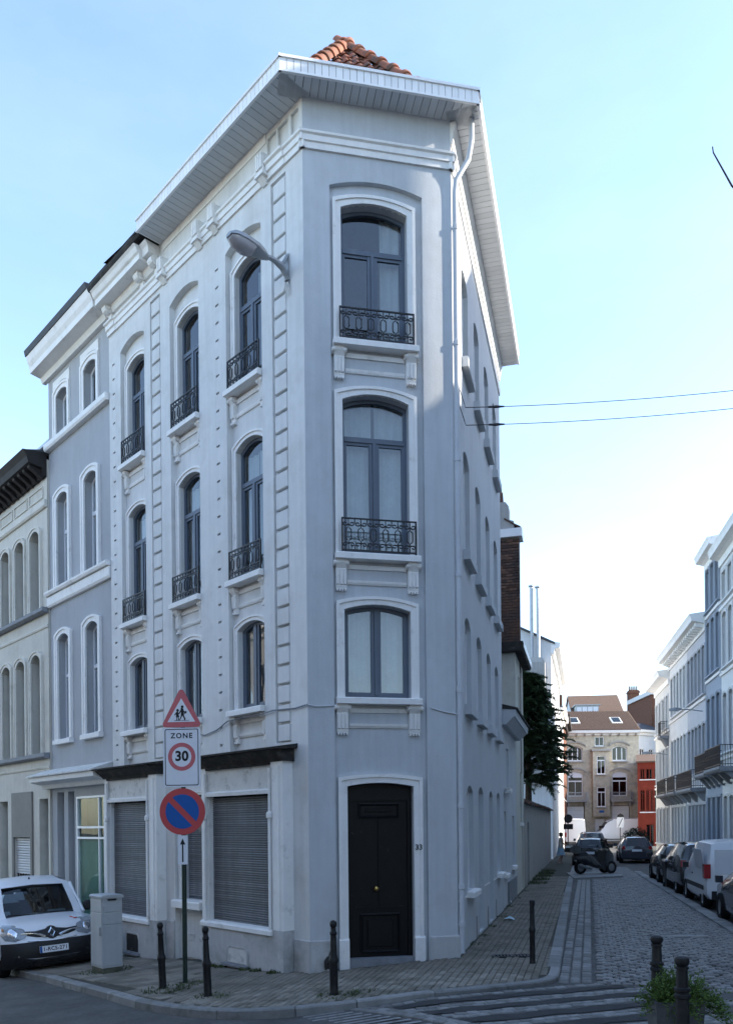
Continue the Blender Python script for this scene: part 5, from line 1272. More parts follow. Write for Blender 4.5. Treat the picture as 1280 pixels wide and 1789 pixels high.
# low rear wing along the pavement
an = thing('rear_wing', 'low blue-grey two-storey wing with white cornice behind the corner house', 'building', FR @ T(7.8, 0, 0))
mb = MB(-1)
hs = [(9.4, .30, 3.3, 4.4, 0, .10), (11.0, .34, 1.0, 2.5, 0, .10), (8.6, .30, .9, 2.6, 0, .10)]
wall_holes(mb, 7.76, 12.2, -.3, 5.02, hs, o=-.03); mb.box(7.76, 12.2, -4, -.12, 4.95, 5.02); mb.box(12.18, 12.2, -4, -.04, -.3, 5.0); add('wall', mb, WALL, an, FR)
for c, hw, z0, zs, *_ in hs: make_window(an, FR, -1, c, z0, zs, 0, hw, -.03, surround=False, fmat=WFRAME, depth=.09, fst=1, sill_w=.10)
mb = MB(-1); mb.extr_s([(-.05, 4.92), (.10, 4.92), (.30, 5.12), (.34, 5.12), (.36, 5.30), (-.05, 5.34)], 7.80, 12.3); add('cornice', mb, WALL, an, FR)
mb = MB(-1); mb.extr_s([(-.05, 5.34), (.40, 5.305), (.41, 5.35), (-.05, 5.48)], 7.78, 12.36); add('cornice_lead', mb, LEAD, an, FR)
mb = MB(-1); mb.box(8.3, 8.75, 0, .16, 3.10, 3.16); mb.box(8.33, 8.72, 0, .12, 3.22, 3.27); add('ledge', mb, TRIM_OLD, an, FR)
mb = MB(-1); mb.box(9.2, 11.8, -.02, .012, -.1, .62); add('plinth', mb, STONE, an, FR)
an2 = thing('beige_rear_wing', 'narrow beige end of the rear wing with cream upper room under a dark roof edge', 'building', FR @ T(12.2, 0, 0))
mb = MB(-1); wall_holes(mb, 12.22, 15.3, -.4, 7.75, [(13.6, .22, 5.5, 7.2, 0, .1), (14.0, .25, 2.3, 4.0, 0, .1), (14.6, .3, .0, 2.2, 0, .1)], o=-.03); mb.box(15.28, 15.3, -4, -.04, -.4, 7.7); mb.face([(12.22, -.03, 5.0), (12.22, -2.2, 5.0), (12.22, -2.2, 7.75), (12.22, -.03, 7.75)]); mb.box(12.22, 15.3, -3, -.12, 7.7, 7.75); add('wall', mb, CREAM, an2, FR)
for c, hw, z0, zs in ((13.6, .22, 5.5, 7.2), (14.0, .25, 2.3, 4.0)): make_window(an2, FR, -1, c, z0, zs, 0, hw, -.03, surround=False, fmat=DARKWOOD, depth=.08, fst=1, sill_w=.08)
mb = MB(-1); mb.box(14.3, 14.9, -.12, -.09, -.1, 2.2); add('door', mb, DARKWOOD, an2, FR)
mb = MB(-1); mb.extr_s([(-2.6, 7.76), (.22, 7.76), (.26, 7.86), (.24, 8.05), (-2.6, 8.10)], 12.0, 15.6); add('roof_edge', mb, LEAD, an2, FR)
mb = MB(-1); mb.extr_s([(.262, 7.84), (.275, 7.84), (.275, 8.02), (.262, 8.02)], 12.0, 15.6); add('gutter', mb, PVC, an2, FR)
# brick gable with coping and chimney
bg = thing('brick_gable', 'tall brown brick gable with white coping and chimney, behind the corner house', 'wall', FR @ T(14.0, 0, 0))
FG = FR @ T(14.0, 0, 0) @ Matrix.Rotation(R_(90), 4, 'Z')    # x runs away from the street (local), outward = towards the camera
mb = MB(1); mb.box(.02, 7.0, -.5, -.04, 4.0, 12.1); add('masonry', mb, MORTAR, bg, FG)
mb = MB(-1)
brick_face(bg, FG, 1, -.0, 3.2, 7.4, 12.05, BRICK, 0., .23, .098, limit=300)
mb = MB(1); mb.box(-.1, 7.0, -.6, .10, 12.06, 12.34); add('coping', mb, PVC, bg, FG)
mb = MB(1); mb.loft([[(s0, -.5, z), (s1, -.5, z), (s1, .0, z), (s0, .0, z)] for s0, s1, z in ((.18, 2.0, 12.34), (.18, 2.0, 12.62), (.35, 1.0, 12.68), (.35, 1.0, 13.15), (.46, .9, 13.3))]); chm = add('chimney', mb, GREYR, bg, FG)
mb = MB(1); mb.lathe([(.15, 13.3), (.12, 13.72), (.10, 13.72), (.10, 13.4)], 12, (.68, -.25)); add('chimney_pot', mb, BRICK, chm, FG)
mb = MB(1); mb.loft([[(s, o, z) for s, o, z in ((-.05, -.4, 12.45), (.2, -.5, 12.62), (.5, -.5, 12.85), (.5, .02, 12.75), (.2, .02, 12.55), (-.05, .05, 12.40))]] + [[(s, o, z - .06) for s, o, z in ((-.05, -.4, 12.45), (.2, -.5, 12.62), (.5, -.5, 12.85), (.5, .02, 12.75), (.2, .02, 12.55), (-.05, .05, 12.40))]]); add('ridge_tiles', mb, BRICK, chm, FG)
# orange brick pier edge between corner house and wing
op = thing('orange_brick_pier', 'narrow strip of orange brick rising between corner house and cream room', 'wall', FR @ T(11.9, 0, 0))
FG2 = FR @ T(12.1, 0, 0) @ Matrix.Rotation(R_(90), 4, 'Z')
mb = MB(1); mb.box(.9, 3.4, -.3, -.04, 5.0, 8.9); add('masonry', mb, MORTAR, op, FG2)
brick_face(op, FG2, 1, .9, 3.2, 5.45, 8.85, BRICK_R, 0., .23, .09, limit=280)
# garden wall with tiled coping and gate
gw = thing('garden_wall', 'grey rendered garden wall with tile coping below the dark conifer', 'wall', FR @ T(15.4, 0, 0))
mb = MB(-1); wall_holes(mb, 15.32, 36, -.3, 3.0, [(17.2, .5, -.05, 2.3, 0, .2)], o=-.02); mb.box(15.32, 36, -.4, -.25, -.3, 3.0); add('wall', mb, GREYR, gw, FR)
mb = MB(-1); mb.box(16.7, 17.7, -.2, -.15, -.1, 2.3); add('gate', mb, mat('blue_grey_gate', (.20, .24, .30), .7), gw, FR)
mb = MB(-1); mb.extr_s([(0, 0), (.14, -.05), (.15, 0), (-.12, .16), (-.40, -.02), (-.40, -.06)], 0, .52); cp = mb.mesh('coping_tile', BRICK)
for k in range(38): link('coping_tile', cp, gw, FR @ T(15.34 + k * .54, 0, 3.02 + random.uniform(-.03, .03)) @ Matrix.Rotation(random.uniform(-.03, .03), 4, 'X'))
# white gable house with steel flues, then a smaller white house
def block_house(name, label, s0, s1, h, mtl, roofm, ridge=1.8, wins=(), depth=9, cat='house', F=FR, g=-1, o=0., gable=True, cornice=None, fm=None, group=None):
    t = thing(name, label, cat, F @ T(s0, 0, 0), group)
    mb = MB(g); hs = [(c, hw, z0, zs, r, .15) for c, hw, z0, zs, r in wins]
    wall_holes(mb, s0, s1, -.4, h, hs, o=o, n=6)
    for s in (s0, s1):
        if gable and ridge: mb.face([(s, o, -.4), (s, o, h), (s, o - depth / 2, h + ridge), (s, o - depth, h), (s, o - depth, -.4)])
        else: mb.face([(s, o, -.4), (s, o, h), (s, o - depth, h), (s, o - depth, -.4)])
    mb.face([(s0, o - depth, -.4), (s1, o - depth, -.4), (s1, o - depth, h), (s0, o - depth, h)])
    add('wall', mb, mtl, t, F)
    mb = MB(g); mb.box(s0 + .1, s1 - .1, o - .9, o - .85, 0, h - .1); add('room_partition', mb, ROOMDARK, t, F)
    for c, hw, z0, zs, r in wins: make_window(t, F, g, c, z0, zs, r, hw, o, surround=False, fmat=fm or WFRAME, gmat=GLASS_F, depth=.12, fst=1, sill_w=.12, sill_h=.1, sill_mat=TRIM)
    if ridge:
        mb = MB(g); k = .25
        mb.loft([[(s, o + k, h - .12), (s, o + k, h + .02), (s, o - depth / 2, h + ridge + .14), (s, o - depth - k, h + .02), (s, o - depth - k, h - .12), (s, o - depth / 2, h + ridge)] for s in (s0 - .12, s1 + .12)]); add('roof', mb, roofm, t, F)
    else:
        mb = MB(g); mb.box(s0, s1, o - depth, o, h, h + .1); add('roof', mb, roofm, t, F)
    if cornice:
        co, ch_, cm = cornice; mb = MB(g); mb.extr_s([(o, h - ch_), (o + co * .3, h - ch_), (o + co * .4, h - ch_ * .55), (o + co * .9, h - ch_ * .45), (o + co, h - .02), (o, h + .06)], s0 - .05, s1 + .05); add('cornice', mb, cm, t, F)
    return t
wg = block_house('white_gable_house', 'tall white gable house with two metal flues, rising behind the conifer', 38, 52, 13.6, WHITEW, SLATE, 2.4, [(c, .45, z, z + 1.8, 0) for c in (40, 43, 46, 49) for z in (4.6, 7.8, 10.8)], cornice=(.6, .7, TRIM))
for k, (o, z1) in enumerate(((-.75, 17.0), (-1.15, 17.1))):
    mb = MB(-1); mb.lathe([(.11, 12.0), (.11, z1), (.19, z1 + .02), (.19, z1 + .10), (.03, z1 + .16)], 10, (37.6, o)); add('flue', mb, ZINC, wg, FR)
mb = MB(-1); mb.box(37.2, 38.0, -1.6, -.35, 5.0, 12.3); mb.loft([[(37.2, -1.6, 12.3), (38, -1.6, 12.3), (38, -.35, 12.3), (37.2, -.35, 12.3)], [(37.3, -1.5, 12.6), (37.9, -1.5, 12.6), (37.9, -.5, 12.6), (37.3, -.5, 12.6)]]); add('chimney', mb, GREYR, wg, FR)
block_house('pale_terrace_house', 'pale terrace house beyond the white gable, partly hidden by the conifer', 52.3, 62, 11.6, WHITEW, SLATE, 1.6, [(c, .45, z, z + 1.8, 0) for c in (54, 57, 60) for z in (4.4, 7.6)], cornice=(.5, .6, TRIM))
block_house('brick_terrace_house', 'narrow brown brick terrace house last on the left before the street end', 62.3, 74, 12.2, BRICKF, BTILE, 1.6, [(c, .45, z, z + 1.8, 0) for c in (64, 67, 70) for z in (4.4, 7.6)], cornice=(.6, .7, DARKWOOD))
# ================================================================ END OF THE STREET
FE = fr((21.1, 85.0), 90, -1)     # faces the camera
en = thing('bay_window_house', 'yellow-brick house closing the street, with central oriel, balconies and brown tiled roof', 'house', FE)
mb = MB(-1)
hs = [(1.1, .80, 8.75, 10.1, .25, .25), (5.8, .80, 8.75, 10.1, .25, .25), (1.1, .80, 5.0, 7.4, .2, .25), (5.8, .80, 5.0, 7.4, .2, .25), (3.68, .5, 10.3, 11.35, 0, .2), (1.1, .95, .2, 4.0, 0, .3), (5.9, .95, .2, 4.0, 0, .3), (3.68, .55, .2, 2.6, 0, .3)]
wall_holes(mb, 0, 7.85, -.4, 11.9, hs, n=6); mb.face([(0, 0, -.4), (0, -9, -.4), (0, -9, 11.9), (0, 0, 11.9)]); mb.face([(7.85, 0, -.4), (7.85, -9, -.4), (7.85, -9, 11.9), (7.85, 0, 11.9)]); add('wall', mb, YBRICK, en, FE)
mb = MB(-1); mb.box(.1, 7.75, -1.2, -1.1, 0, 11.5); add('room_partition', mb, ROOMDARK, en, FE)
for c in (1.1, 5.8):
    w = make_window(en, FE, -1, c, 8.75, 10.1, .25, .80, 0, surround=False, fmat=WFRAME, gmat=GLASS_F, depth=.2, fst=1, frame_t=.09, mull=False, sill_w=.2, sill_h=.15, sill_mat=GREYR, cur=[(-.7, .7, .05, 1.4, CURT_D)])
    mb = MB(-1)
    for q in (-.28, .28): mb.box(q - .05, q + .05, -.02, .04, 0, 1.35)
    add('mullion', mb, WFRAME, w, FE @ T(c, .2, 8.75))
    w = make_window(en, FE, -1, c, 5.0, 7.4, .2, .80, 0, surround=False, fmat=WFRAME, gmat=GLASS_F, depth=.2, fst=1, frame_t=.09, trans=1.55, sill=0)
    mb = MB(-1); mb.box(-.8, .8, .0, .05, 2.0, 2.55); add('blind_box', mb, WFRAME, w, FE @ T(c, .2, 5.0))
    for k, z in enumerate((10.75, 7.95)):
        mb = MB(-1); mb.loft([[(s, .0, z - .35 + arc(1.1, .4, s) - .10), (s, .12, z - .35 + arc(1.1, .4, s) - .10), (s, .14, z - .35 + arc(1.1, .4, s) + .06), (s, .0, z - .35 + arc(1.1, .4, s) + .06)] for s in [-1.1 + 2.2 * q / 10 for q in range(11)]]); add('arch_moulding', mb, GREYR, en, FE @ T(c, 0, 0))
    bal = link('balcony', None, en, FE @ T(c, 0, 0))
    mb = MB(-1); mb.box(-1.15, 1.15, 0, .75, 4.40, 4.62); mb.box(-1.0, -.8, 0, .6, 4.0, 4.4); mb.box(.8, 1.0, 0, .6, 4.0, 4.4); add('slab', mb, GREYR, bal)
    mb = MB(-1); mb.box(-1.1, 1.1, .66, .70, 5.35, 5.42); mb.box(-1.15, -1.0, .55, .72, 4.6, 5.45); mb.box(1.0, 1.15, .55, .72, 4.6, 5.45)
    for q in range(14): mb.box(-.95 + q * .145, -.92 + q * .145, .67, .69, 4.6, 5.35)
    add('railing', mb, ZINC, bal)
    mb = MB(-1); mb.box(-.9, .9, -.26, -.2, .25, 3.95); gd = add('garage_door', mb, WFRAME, en, FE @ T(1.1 if c < 3 else 5.9, 0, 0))
    mb = MB(-1)
    for q in range(1, 8): mb.box(-.9, .9, -.2, -.19, .25 + q * .47, .26 + q * .47)
    add('door_rib', mb, GREYR, gd, FE @ T(1.1 if c < 3 else 5.9, 0, 0))
make_window(en, FE, -1, 3.68, 10.3, 11.35, 0, .5, 0, surround=False, fmat=WFRAME, gmat=GLASS_F, depth=.15, fst=1, frame_t=.09, sill_mat=GREYR)
mb = MB(-1); wall_holes(mb, 2.8, 4.55, 2.85, 9.75, [(3.68, .45, 3.85, 5.95, 0, .1), (3.68, .45, 7.3, 9.25, 0, .1)], o=.55)
for s in (2.8, 4.55): mb.face([(s, 0, 2.85), (s, .55, 2.85), (s, .55, 9.75), (s, 0, 9.75)])
mb.face([(2.8, 0, 2.85), (4.55, 0, 2.85), (4.55, .55, 2.85), (2.8, .55, 2.85)]); orl = add('oriel', mb, YBRICK, en, FE)
mb = MB(-1); mb.box(2.65, 4.7, 0, .72, 9.75, 9.95); add('oriel_cap', mb, GREYR, orl, FE)
mb = MB(-1); mb.box(3.42, 3.95, .55, .58, 3.25, 3.5); add('name_plate', mb, S_BLUE, orl, FE)
for z0, z1, tr in ((3.85, 5.95, 1.5), (7.3, 9.25, 1.4)): make_window(en, FE, -1, 3.68, z0, z1, 0, .45, .55, surround=False, fmat=WFRAME, gmat=GLASS_F, depth=.1, fst=1, frame_t=.08, trans=tr, sill_mat=GREYR)
mb = MB(-1); mb.box(3.15, 4.2, -.28, -.22, .2, 2.6); add('door', mb, WFRAME, en, FE)
for z in (8.35, 6.2, 4.2): mb = MB(-1); mb.box(6.75, 7.85, 0, .03, z, z + .12); mb.box(0, .25, 0, .03, z, z + .12); add('stone_band', mb, GREYR, en, FE)
mb = MB(-1); mb.extr_s([(0, 11.45), (.1, 11.45), (.14, 11.62), (.45, 11.68), (.5, 11.95), (0, 12.0)], -.05, 7.9); add('cornice', mb, TRIM, en, FE)
mb = MB(-1); mb.extr_s([(0, 0), (.32, .14), (.34, .3), (0, .3)], -.08, .08); bk = mb.mesh('cornice_bracket', GREYR)
for k in range(9): link('cornice_bracket', bk, en, FE @ T(.3 + k * .9, 0, 11.36))
mb = MB(-1); mb.loft([[(s, .4, 11.9), (s, .4, 12.0), (s, -3.6, 14.5), (s, -7.5, 12), (s, -7.5, 11.9)] for s in (-.15, 7.95)]); erf = add('roof', mb, BTILE, en, FE)
mb = MB(-1); q = [(0, .05), (.06, .10), (.12, .05), (.18, 0)]
for k in range(44): mb.extr_s([(.42, 12.02 + (k % 1)), (.42, 12.06), (-3.58, 14.56), (-3.58, 14.50)], -.1 + k * .182, -.02 + k * .182)
tag(add('roof_tile_rolls', mb, BTILE, erf, FE), kind='stuff')
for c in (1.35, 5.9):
    mb = MB(-1); mb.loft([[(c - .55, -.9, 12.75), (c + .55, -.9, 12.75), (c + .55, -2.1, 13.5), (c - .55, -2.1, 13.5)], [(c - .55, -.84, 12.90), (c + .55, -.84, 12.90), (c + .55, -2.04, 13.65), (c - .55, -2.04, 13.65)]]); sk = add('skylight', mb, TRIM, erf, FE)
    mb = MB(-1); mb.loft([[(c - .42, -.96, 12.98), (c + .42, -.96, 12.98), (c + .42, -1.92, 13.58), (c - .42, -1.92, 13.58)], [(c - .42, -.94, 13.01), (c + .42, -.94, 13.01), (c + .42, -1.90, 13.61), (c - .42, -1.90, 13.61)]]); add('pane', mb, CARGLASS, sk, FE)
# houses further back
FB = fr((28.2, 108.0), 96, -1)
bh = thing('red_roofed_house', 'house with red-brown roof and white dormer rising behind the street-end house', 'house', FB)
mb = MB(-1); mb.prism([(0, 0), (10.2, 0), (10.2, 16.0), (6.6, 21.0), (0, 16)], -8, 0) if False else mb.loft([[(s, 0, -.3), (s, 0, 16.0), (s, -5.5, 19.9), (s, -11, 16.0), (s, -11, -.3)] for s in (0, 7.0)]); add('wall', mb, WHITEW, bh)
mb = MB(-1); mb.loft([[(s, .4, 15.8), (s, .4, 16.0), (s, -5.5, 20.15), (s, -11.4, 16.0), (s, -5.5, 19.92)] for s in (-.2, 6.7)]); add('roof', mb, BTILE, bh)
mb = MB(-1); mb.box(.2, 3.2, -2.8, -.2, 16.1, 18.0); mb.box(.0, 3.4, -3.0, 0, 18.0, 18.12); dm = add('dormer', mb, ZINC, bh)
for k in range(4): mb = MB(-1); mb.box(.32 + k * .72, .92 + k * .72, -.2, -.17, 16.4, 17.8); add('pane', mb, S_WHITE, dm)
ck = thing('chimney_stack', 'brown brick chimney stack with a row of pots, right of the red-brown roof', 'chimney', T(35.4, 106, 0))
mb = MB(); mb.box(-.62, .62, -.6, .6, 8, 19.6); mb.box(-.70, .70, -.7, .7, 19.2, 19.45); add('stack', mb, BRICKF, ck)
for k in range(5): mb = MB(); mb.lathe([(.11, 19.6), (.09, 20.2), (.07, 20.2), (.07, 19.7)], 8, (-.5 + k * .25, 0)); add('chimney_pot', mb, BRICK, ck)
ck = thing('chimney_stack', 'small brick chimney with pots at the left end of the red-brown roof', 'chimney', T(24.3, 103, 0))
mb = MB(); mb.box(-.9, .9, -.5, .5, 8, 18.6); add('stack', mb, BRICKF, ck)
for k in range(4): mb = MB(); mb.lathe([(.16, 18.6), (.13, 19.3), (.1, 19.3), (.1, 18.7)], 8, (-.6 + k * .4, 0)); add('chimney_pot', mb, BRICK, ck)
FT = fr((33.2, 93.0), 90, -1)
tw = thing('brown_brick_block', 'brown brick apartment block with pale roof terrace, right of the street end', 'building', FT)
mb = MB(-1); wall_holes(mb, 0, 6.0, -.3, 17.0, [(1.4, .9, 12.8, 16.2, 0, .3), (1.4, .9, 8.8, 11.6, 0, .3)]); mb.face([(0, 0, -.3), (0, -8, -.3), (0, -8, 17), (0, 0, 17)]); add('wall', mb, BRICKF, tw)
mb = MB(-1); mb.box(-.2, 6, -8, .3, 17.0, 17.5); mb.box(-.2, 6, .2, .3, 17.5, 18.4); add('terrace', mb, WHITEW, tw)
for z0, z1 in ((12.8, 16.2), (8.8, 11.6)): make_window(tw, FT, -1, 1.4, z0, z1, 0, .9, 0, surround=False, fmat=WFRAME, gmat=GLASS_F, depth=.2, fst=1, frame_t=.1)
mb = MB(-1); mb.box(2.6, 7.4, 0, 6, -.3, 15.6); add('side_wing', mb, BRICKF, tw)
FW = fr((29.6, 88.0), 60, -1)
block_house('white_side_house', 'white plastered house with pale cornice between street end and red house', 0, 5.0, 12.4, WHITEW, SLATE, 1.2, [(c, .35, z, z + 1.7, 0) for c in (1, 2.5, 4) for z in (4.5, 8.6)], F=FW, g=-1, depth=7, cornice=(.5, .6, TRIM))
FD = fr((25.9, 76.5), 109, -1)
rh = block_house('red_house', 'bright red painted house with narrow red windows on the right near the street end', 0, 2.05, 8.0, REDW, BTILE, 1.0, [(.45, .20, 6.3, 7.3, 0), (1.05, .28, 6.3, 7.3, 0), (1.7, .20, 6.3, 7.3, 0), (.45, .20, 3.2, 5.2, .1), (.9, .14, 3.2, 5.2, .1), (1.3, .14, 3.2, 5.2, .1), (1.7, .2, 3.2, 5.2, .1), (1.1, .35, -.2, 2.0, 0)], F=FD, depth=12, fm=REDW)
# ================================================================ ROW ACROSS THE SIDE STREET (right)
FRB = fr((RB_P.x, RB_P.y), RB_A, 1)
PALEB = mat('pale_blue_white_stucco', (.68, .68, .67), .85, .25, var=.05, scale=.8, streak=.07, stain=(.48, .48, .48), stain_amt=.3)
SLATEB = mat('slate_blue_stucco', (.33, .37, .43), .85, .25, var=.05, scale=.8, streak=.07)
LILAC = mat('grey_lilac_stucco', (.47, .48, .51), .85, .25, var=.05, scale=.8, streak=.07)
OFFW = mat('off_white_stucco', (.62, .61, .57), .85, .25, var=.06, scale=.8, streak=.07)
def row_house(name, label, s0, s1, h, mtl, cols, floors, cornice=(.7, .9), trims=True, balcony=None, modill=False, surround_mat=None, hw=.42, depth=10, top_o=0.):
    t = thing(name, label, 'house', FRB @ T(s0, 0, 0), 'houses in the row on the right')
    mb = MB(1); hs = [(c, hw, z0, z1, r, .16) for c in cols for z0, z1, r in floors]; wall_holes(mb, s0, s1, -.3, h, hs, n=6)
    for s in (s0, s1): mb.face([(s, 0, -.3), (s, 0, h), (s, -depth, h), (s, -depth, -.3)])
    mb.face([(s0, -depth, -.3), (s1, -depth, -.3), (s1, -depth, h), (s0, -depth, h)]); add('wall', mb, mtl, t, FRB)
    mb = MB(1); mb.box(s0 + .1, s1 - .1, -1.0, -.95, 0, h - .2); add('room_partition', mb, ROOMDARK, t, FRB)
    for c in cols:
        for z0, z1, r in floors: make_window(t, FRB, 1, c, z0, z1, r, hw, 0, sw=.13, trim=surround_mat or PALEB, fmat=WFRAME, gmat=GLASS_F, depth=.16, fst=1, sill_w=.16, sill_h=.1, th=.06)
    co, ch_ = cornice
    mb = MB(1); mb.extr_s([(0, h - ch_), (.08, h - ch_), (.1, h - ch_ * .6), (co * .45, h - ch_ * .5), (co * .85, h - ch_ * .42), (co * .9, h - ch_ * .2), (co, h), (0, h + .08)], s0 + .01, s1 - .01); add('cornice', mb, TRIM, t, FRB)
    if modill:
        mb = MB(1); mb.extr_s([(0, 0), (co * .6, .12), (co * .62, .3), (0, .3)], -.1, .1); me = mb.mesh('cornice_bracket', TRIM)
        for k in range(int((s1 - s0) / .55)): link('cornice_bracket', me, t, FRB @ T(s0 + .3 + k * .55, 0, h - ch_ * .5 - .32))
    for z in [f[0] - .35 for f in floors if f[0] > 3.0] + [4.1]:
        mb = MB(1); mb.extr_s([(0, z), (.08, z), (.11, z + .12), (0, z + .16)], s0 + .01, s1 - .01); add('string_course', mb, TRIM, t, FRB)
    mb = MB(1); mb.extr_s([(0, h), (-depth / 2, h + 1.4), (-depth, h)], s0, s1); add('roof', mb, SLATE, t, FRB)
    for (b0, b1, bz, bo) in (balcony or []):
        bal = link('balcony', None, t, FRB)
        mb = MB(1); mb.extr_s([(0, bz - .22), (bo - .1, bz - .22), (bo, bz - .12), (bo, bz), (0, bz)], b0, b1); add('slab', mb, STONE, bal, FRB)
        mb = MB(1); mb.extr_s([(0, -.75), (.12, -.72), (bo * .55, -.35), (bo * .7, -.22), (0, -.22)], -.12, .12); me = mb.mesh('bracket', STONE)
        for s in (b0 + .25, (b0 + b1) / 2, b1 - .25): link('bracket', me, bal, FRB @ T(s, 0, bz))
        mb = MB(1)
        for z in (bz + .08, bz + .95): mb.box(b0 + .05, b1 - .05, bo - .08, bo - .05, z, z + .035); mb.box(b0 + .05, b0 + .08, .0, bo - .05, z, z + .035); mb.box(b1 - .08, b1 - .05, .0, bo - .05, z, z + .035)
        n = int((b1 - b0) / .11)
        for k in range(n + 1):
            s = b0 + .06 + (b1 - b0 - .14) * k / n; mb.box(s, s + .018, bo - .075, bo - .055, bz, bz + .97)
            if k < n: c_ = s + (b1 - b0) / n / 2; mb.tube([(c_ + .045 * math.cos(a * 1.05), bo - .065, bz + .52 + .09 * math.sin(a * 1.05)) for a in range(6)], .009, 4, loop=True)
        for k in range(int(bo / .11)): mb.box(b0 + .055, b0 + .075, .05 + k * .11, .068 + k * .11, bz, bz + .97); mb.box(b1 - .075, b1 - .055, .05 + k * .11, .068 + k * .11, bz, bz + .97)
        add('railing', mb, IRON, bal, FRB)
    return t
row_house('stucco_house', 'pale stucco house at the right edge with deep white cornice and black balcony railing', -13.0, -3.42, 15.5, PALEB, [-11.6, -9.9, -8.2, -6.6, -5.5, -4.3], [(12.9, 14.3, 0), (9.7, 12.2, .15), (5.6, 8.3, .15), (.9, 3.4, .1)], (.6, .8), balcony=[(-7.0, -3.6, 4.75, .9)])
row_house('blue_window_house', 'narrow slate-blue house with tall windows and high white cornice', -3.40, .02, 16.3, SLATEB, [-2.85, -1.72, -.6], [(13.3, 15.4, .1), (9.9, 12.6, .1), (5.3, 8.6, .1), (.6, 3.5, 0)], (.6, .75), balcony=[(-3.1, -.4, 4.70, .8)], surround_mat=SLATEB)
row_house('grey_lilac_house', 'grey-lilac house with row of dark windows below a bracketed white cornice', .04, 5.6, 13.4, LILAC, [.7, 1.75, 2.8, 3.85, 4.9], [(9.2, 11.7, .1), (5.0, 7.5, .1), (.7, 3.2, 0)], (.85, .9), balcony=[(.5, 5.2, 4.1, .8)], modill=True, surround_mat=LILAC)
row_house('white_row_house', 'white house continuing the bracketed cornice, beyond the grey-lilac house', 5.62, 12.2, 13.4, PALEB, [6.4, 7.55, 8.7, 9.85, 11.0], [(9.2, 11.7, .1), (5.0, 7.5, .1), (.7, 3.2, 0)], (.85, .9), balcony=[(6.0, 9.0, 4.1, .8), (9.5, 12.0, 4.1, .8)], modill=True)
row_house('cream_row_house', 'cream house with small upper balcony, last of the pale row on the right', 12.22, 19.0, 12.6, OFFW, [13.2, 14.8, 16.4, 18.0], [(8.8, 10.9, .1), (5.0, 7.3, .1), (.7, 3.2, 0)], (.8, .9), balcony=[(12.5, 14.0, 4.1, .7), (12.6, 13.8, 8.2, .6)])
# lamp arms projecting from the row
for k, (s, z, lab) in enumerate(((1.2, 8.3, 'nearer street lamp arm projecting from the grey-lilac house'), (13.0, 6.9, 'farther street lamp arm projecting from the cream house'))):
    t = thing('wall_lamp', lab, 'street lamp', FRB @ T(s, 0, z), 'wall lamps on the right-hand row')
    mb = MB(1); mb.tube([(0, 0, 0), (0, .7, .12), (0, 1.2, .15)], .03, 6); add('arm', mb, LAMPGREY, t)
    mb = MB(1); mb.loft([[(-w, o, z0), (w, o, z0), (w, o, z1), (-w, o, z1)] for o, w, z0, z1 in ((1.1, .06, .1, .2), (1.4, .14, .06, .24), (1.75, .10, .08, .2))]); add('head', mb, LAMPGREY, t)
# ================================================================ HOUSES THAT STAND OUTSIDE THE VIEW (they shade the street and show in the panes)
def side_block(name, label, F, g, w, h, mtl, floors, pitch=1.75, roof_h=1.6, depth=9):
    t = thing(name, label, 'house', F, 'houses around the junction outside the view')
    n = max(1, int(w / pitch)); cols = [w * (k + .5) / n for k in range(n)]
    mb = MB(g); wall_holes(mb, 0, w, -1.2, h, [(c, .48, z0, z1, .12, .2) for c in cols for z0, z1 in floors], n=4)
    for s in (0, w): mb.face([(s, 0, -1.2), (s, 0, h), (s, -depth, h), (s, -depth, -1.2)])
    mb.face([(0, -depth, -1.2), (w, -depth, -1.2), (w, -depth, h), (0, -depth, h)]); add('wall', mb, mtl, t, F)
    mb = MB(g); mb.box(.1, w - .1, -1.0, -.9, 0, h - .2); add('room_partition', mb, ROOMDARK, t, F)
    for c in cols:
        for z0, z1 in floors: make_window(t, F, g, c, z0, z1, .12, .48, 0, surround=False, fmat=WFRAME, gmat=GLASS_F, depth=.16, fst=1, sill_w=.14, sill_mat=TRIM)
    mb = MB(g); mb.extr_s([(0, h - .7), (.1, h - .7), (.3, h - .4), (.5, h - .3), (.55, h), (0, h + .05)], 0, w); add('cornice', mb, TRIM, t, F)
    mb = MB(g); mb.extr_s([(.3, h), (-depth / 2, h + roof_h), (-depth, h)], 0, w); add('roof', mb, BTILE, t, F)
    return t
fl4 = [(1.0, 3.2), (4.7, 7.0), (8.2, 10.4), (11.6, 13.6)]
def row_pt(s): p = RB_P + dirv(RB_A) * s; return (p.x, p.y)
side_block('tall_row_house', 'tall pale house continuing the right row beyond the picture edge', fr(row_pt(-27.3), RB_A, 1), 1, 14.2, 18.6, PALEB, fl4)  # unseen; height set to keep the sun off the rear side wall
side_block('low_row_house', 'assumed lower house in the right row outside the picture', fr(row_pt(-29.75), RB_A, 1), 1, 2.4, 15.0, OFFW, fl4, roof_h=.6)  # unseen; made low and narrow so a sun patch reaches the upper chamfer
side_block('near_row_house', 'tall house of the right row nearest the viewer, outside the picture', fr(row_pt(-46.0), RB_A, 1), 1, 16.2, 20.8, LILAC, fl4)  # unseen; height set to shade the left of the chamfer
side_block('brick_house_opposite', 'brick house facing the corner house from behind the viewer', fr((13.0, -13.0), -90, 1) if False else fr((-13.0, -14.0), 90, 1), 1, 20.0, 13.8, BRICKF, fl4)
pl_ = PL + nL * 15.5 - dirv(LA) * 6
side_block('pale_house_opposite', 'pale house across the left street, outside the picture', fr((pl_.x, pl_.y), LA, -1), -1, 30.0, 12.6, GREYR, fl4[:3])
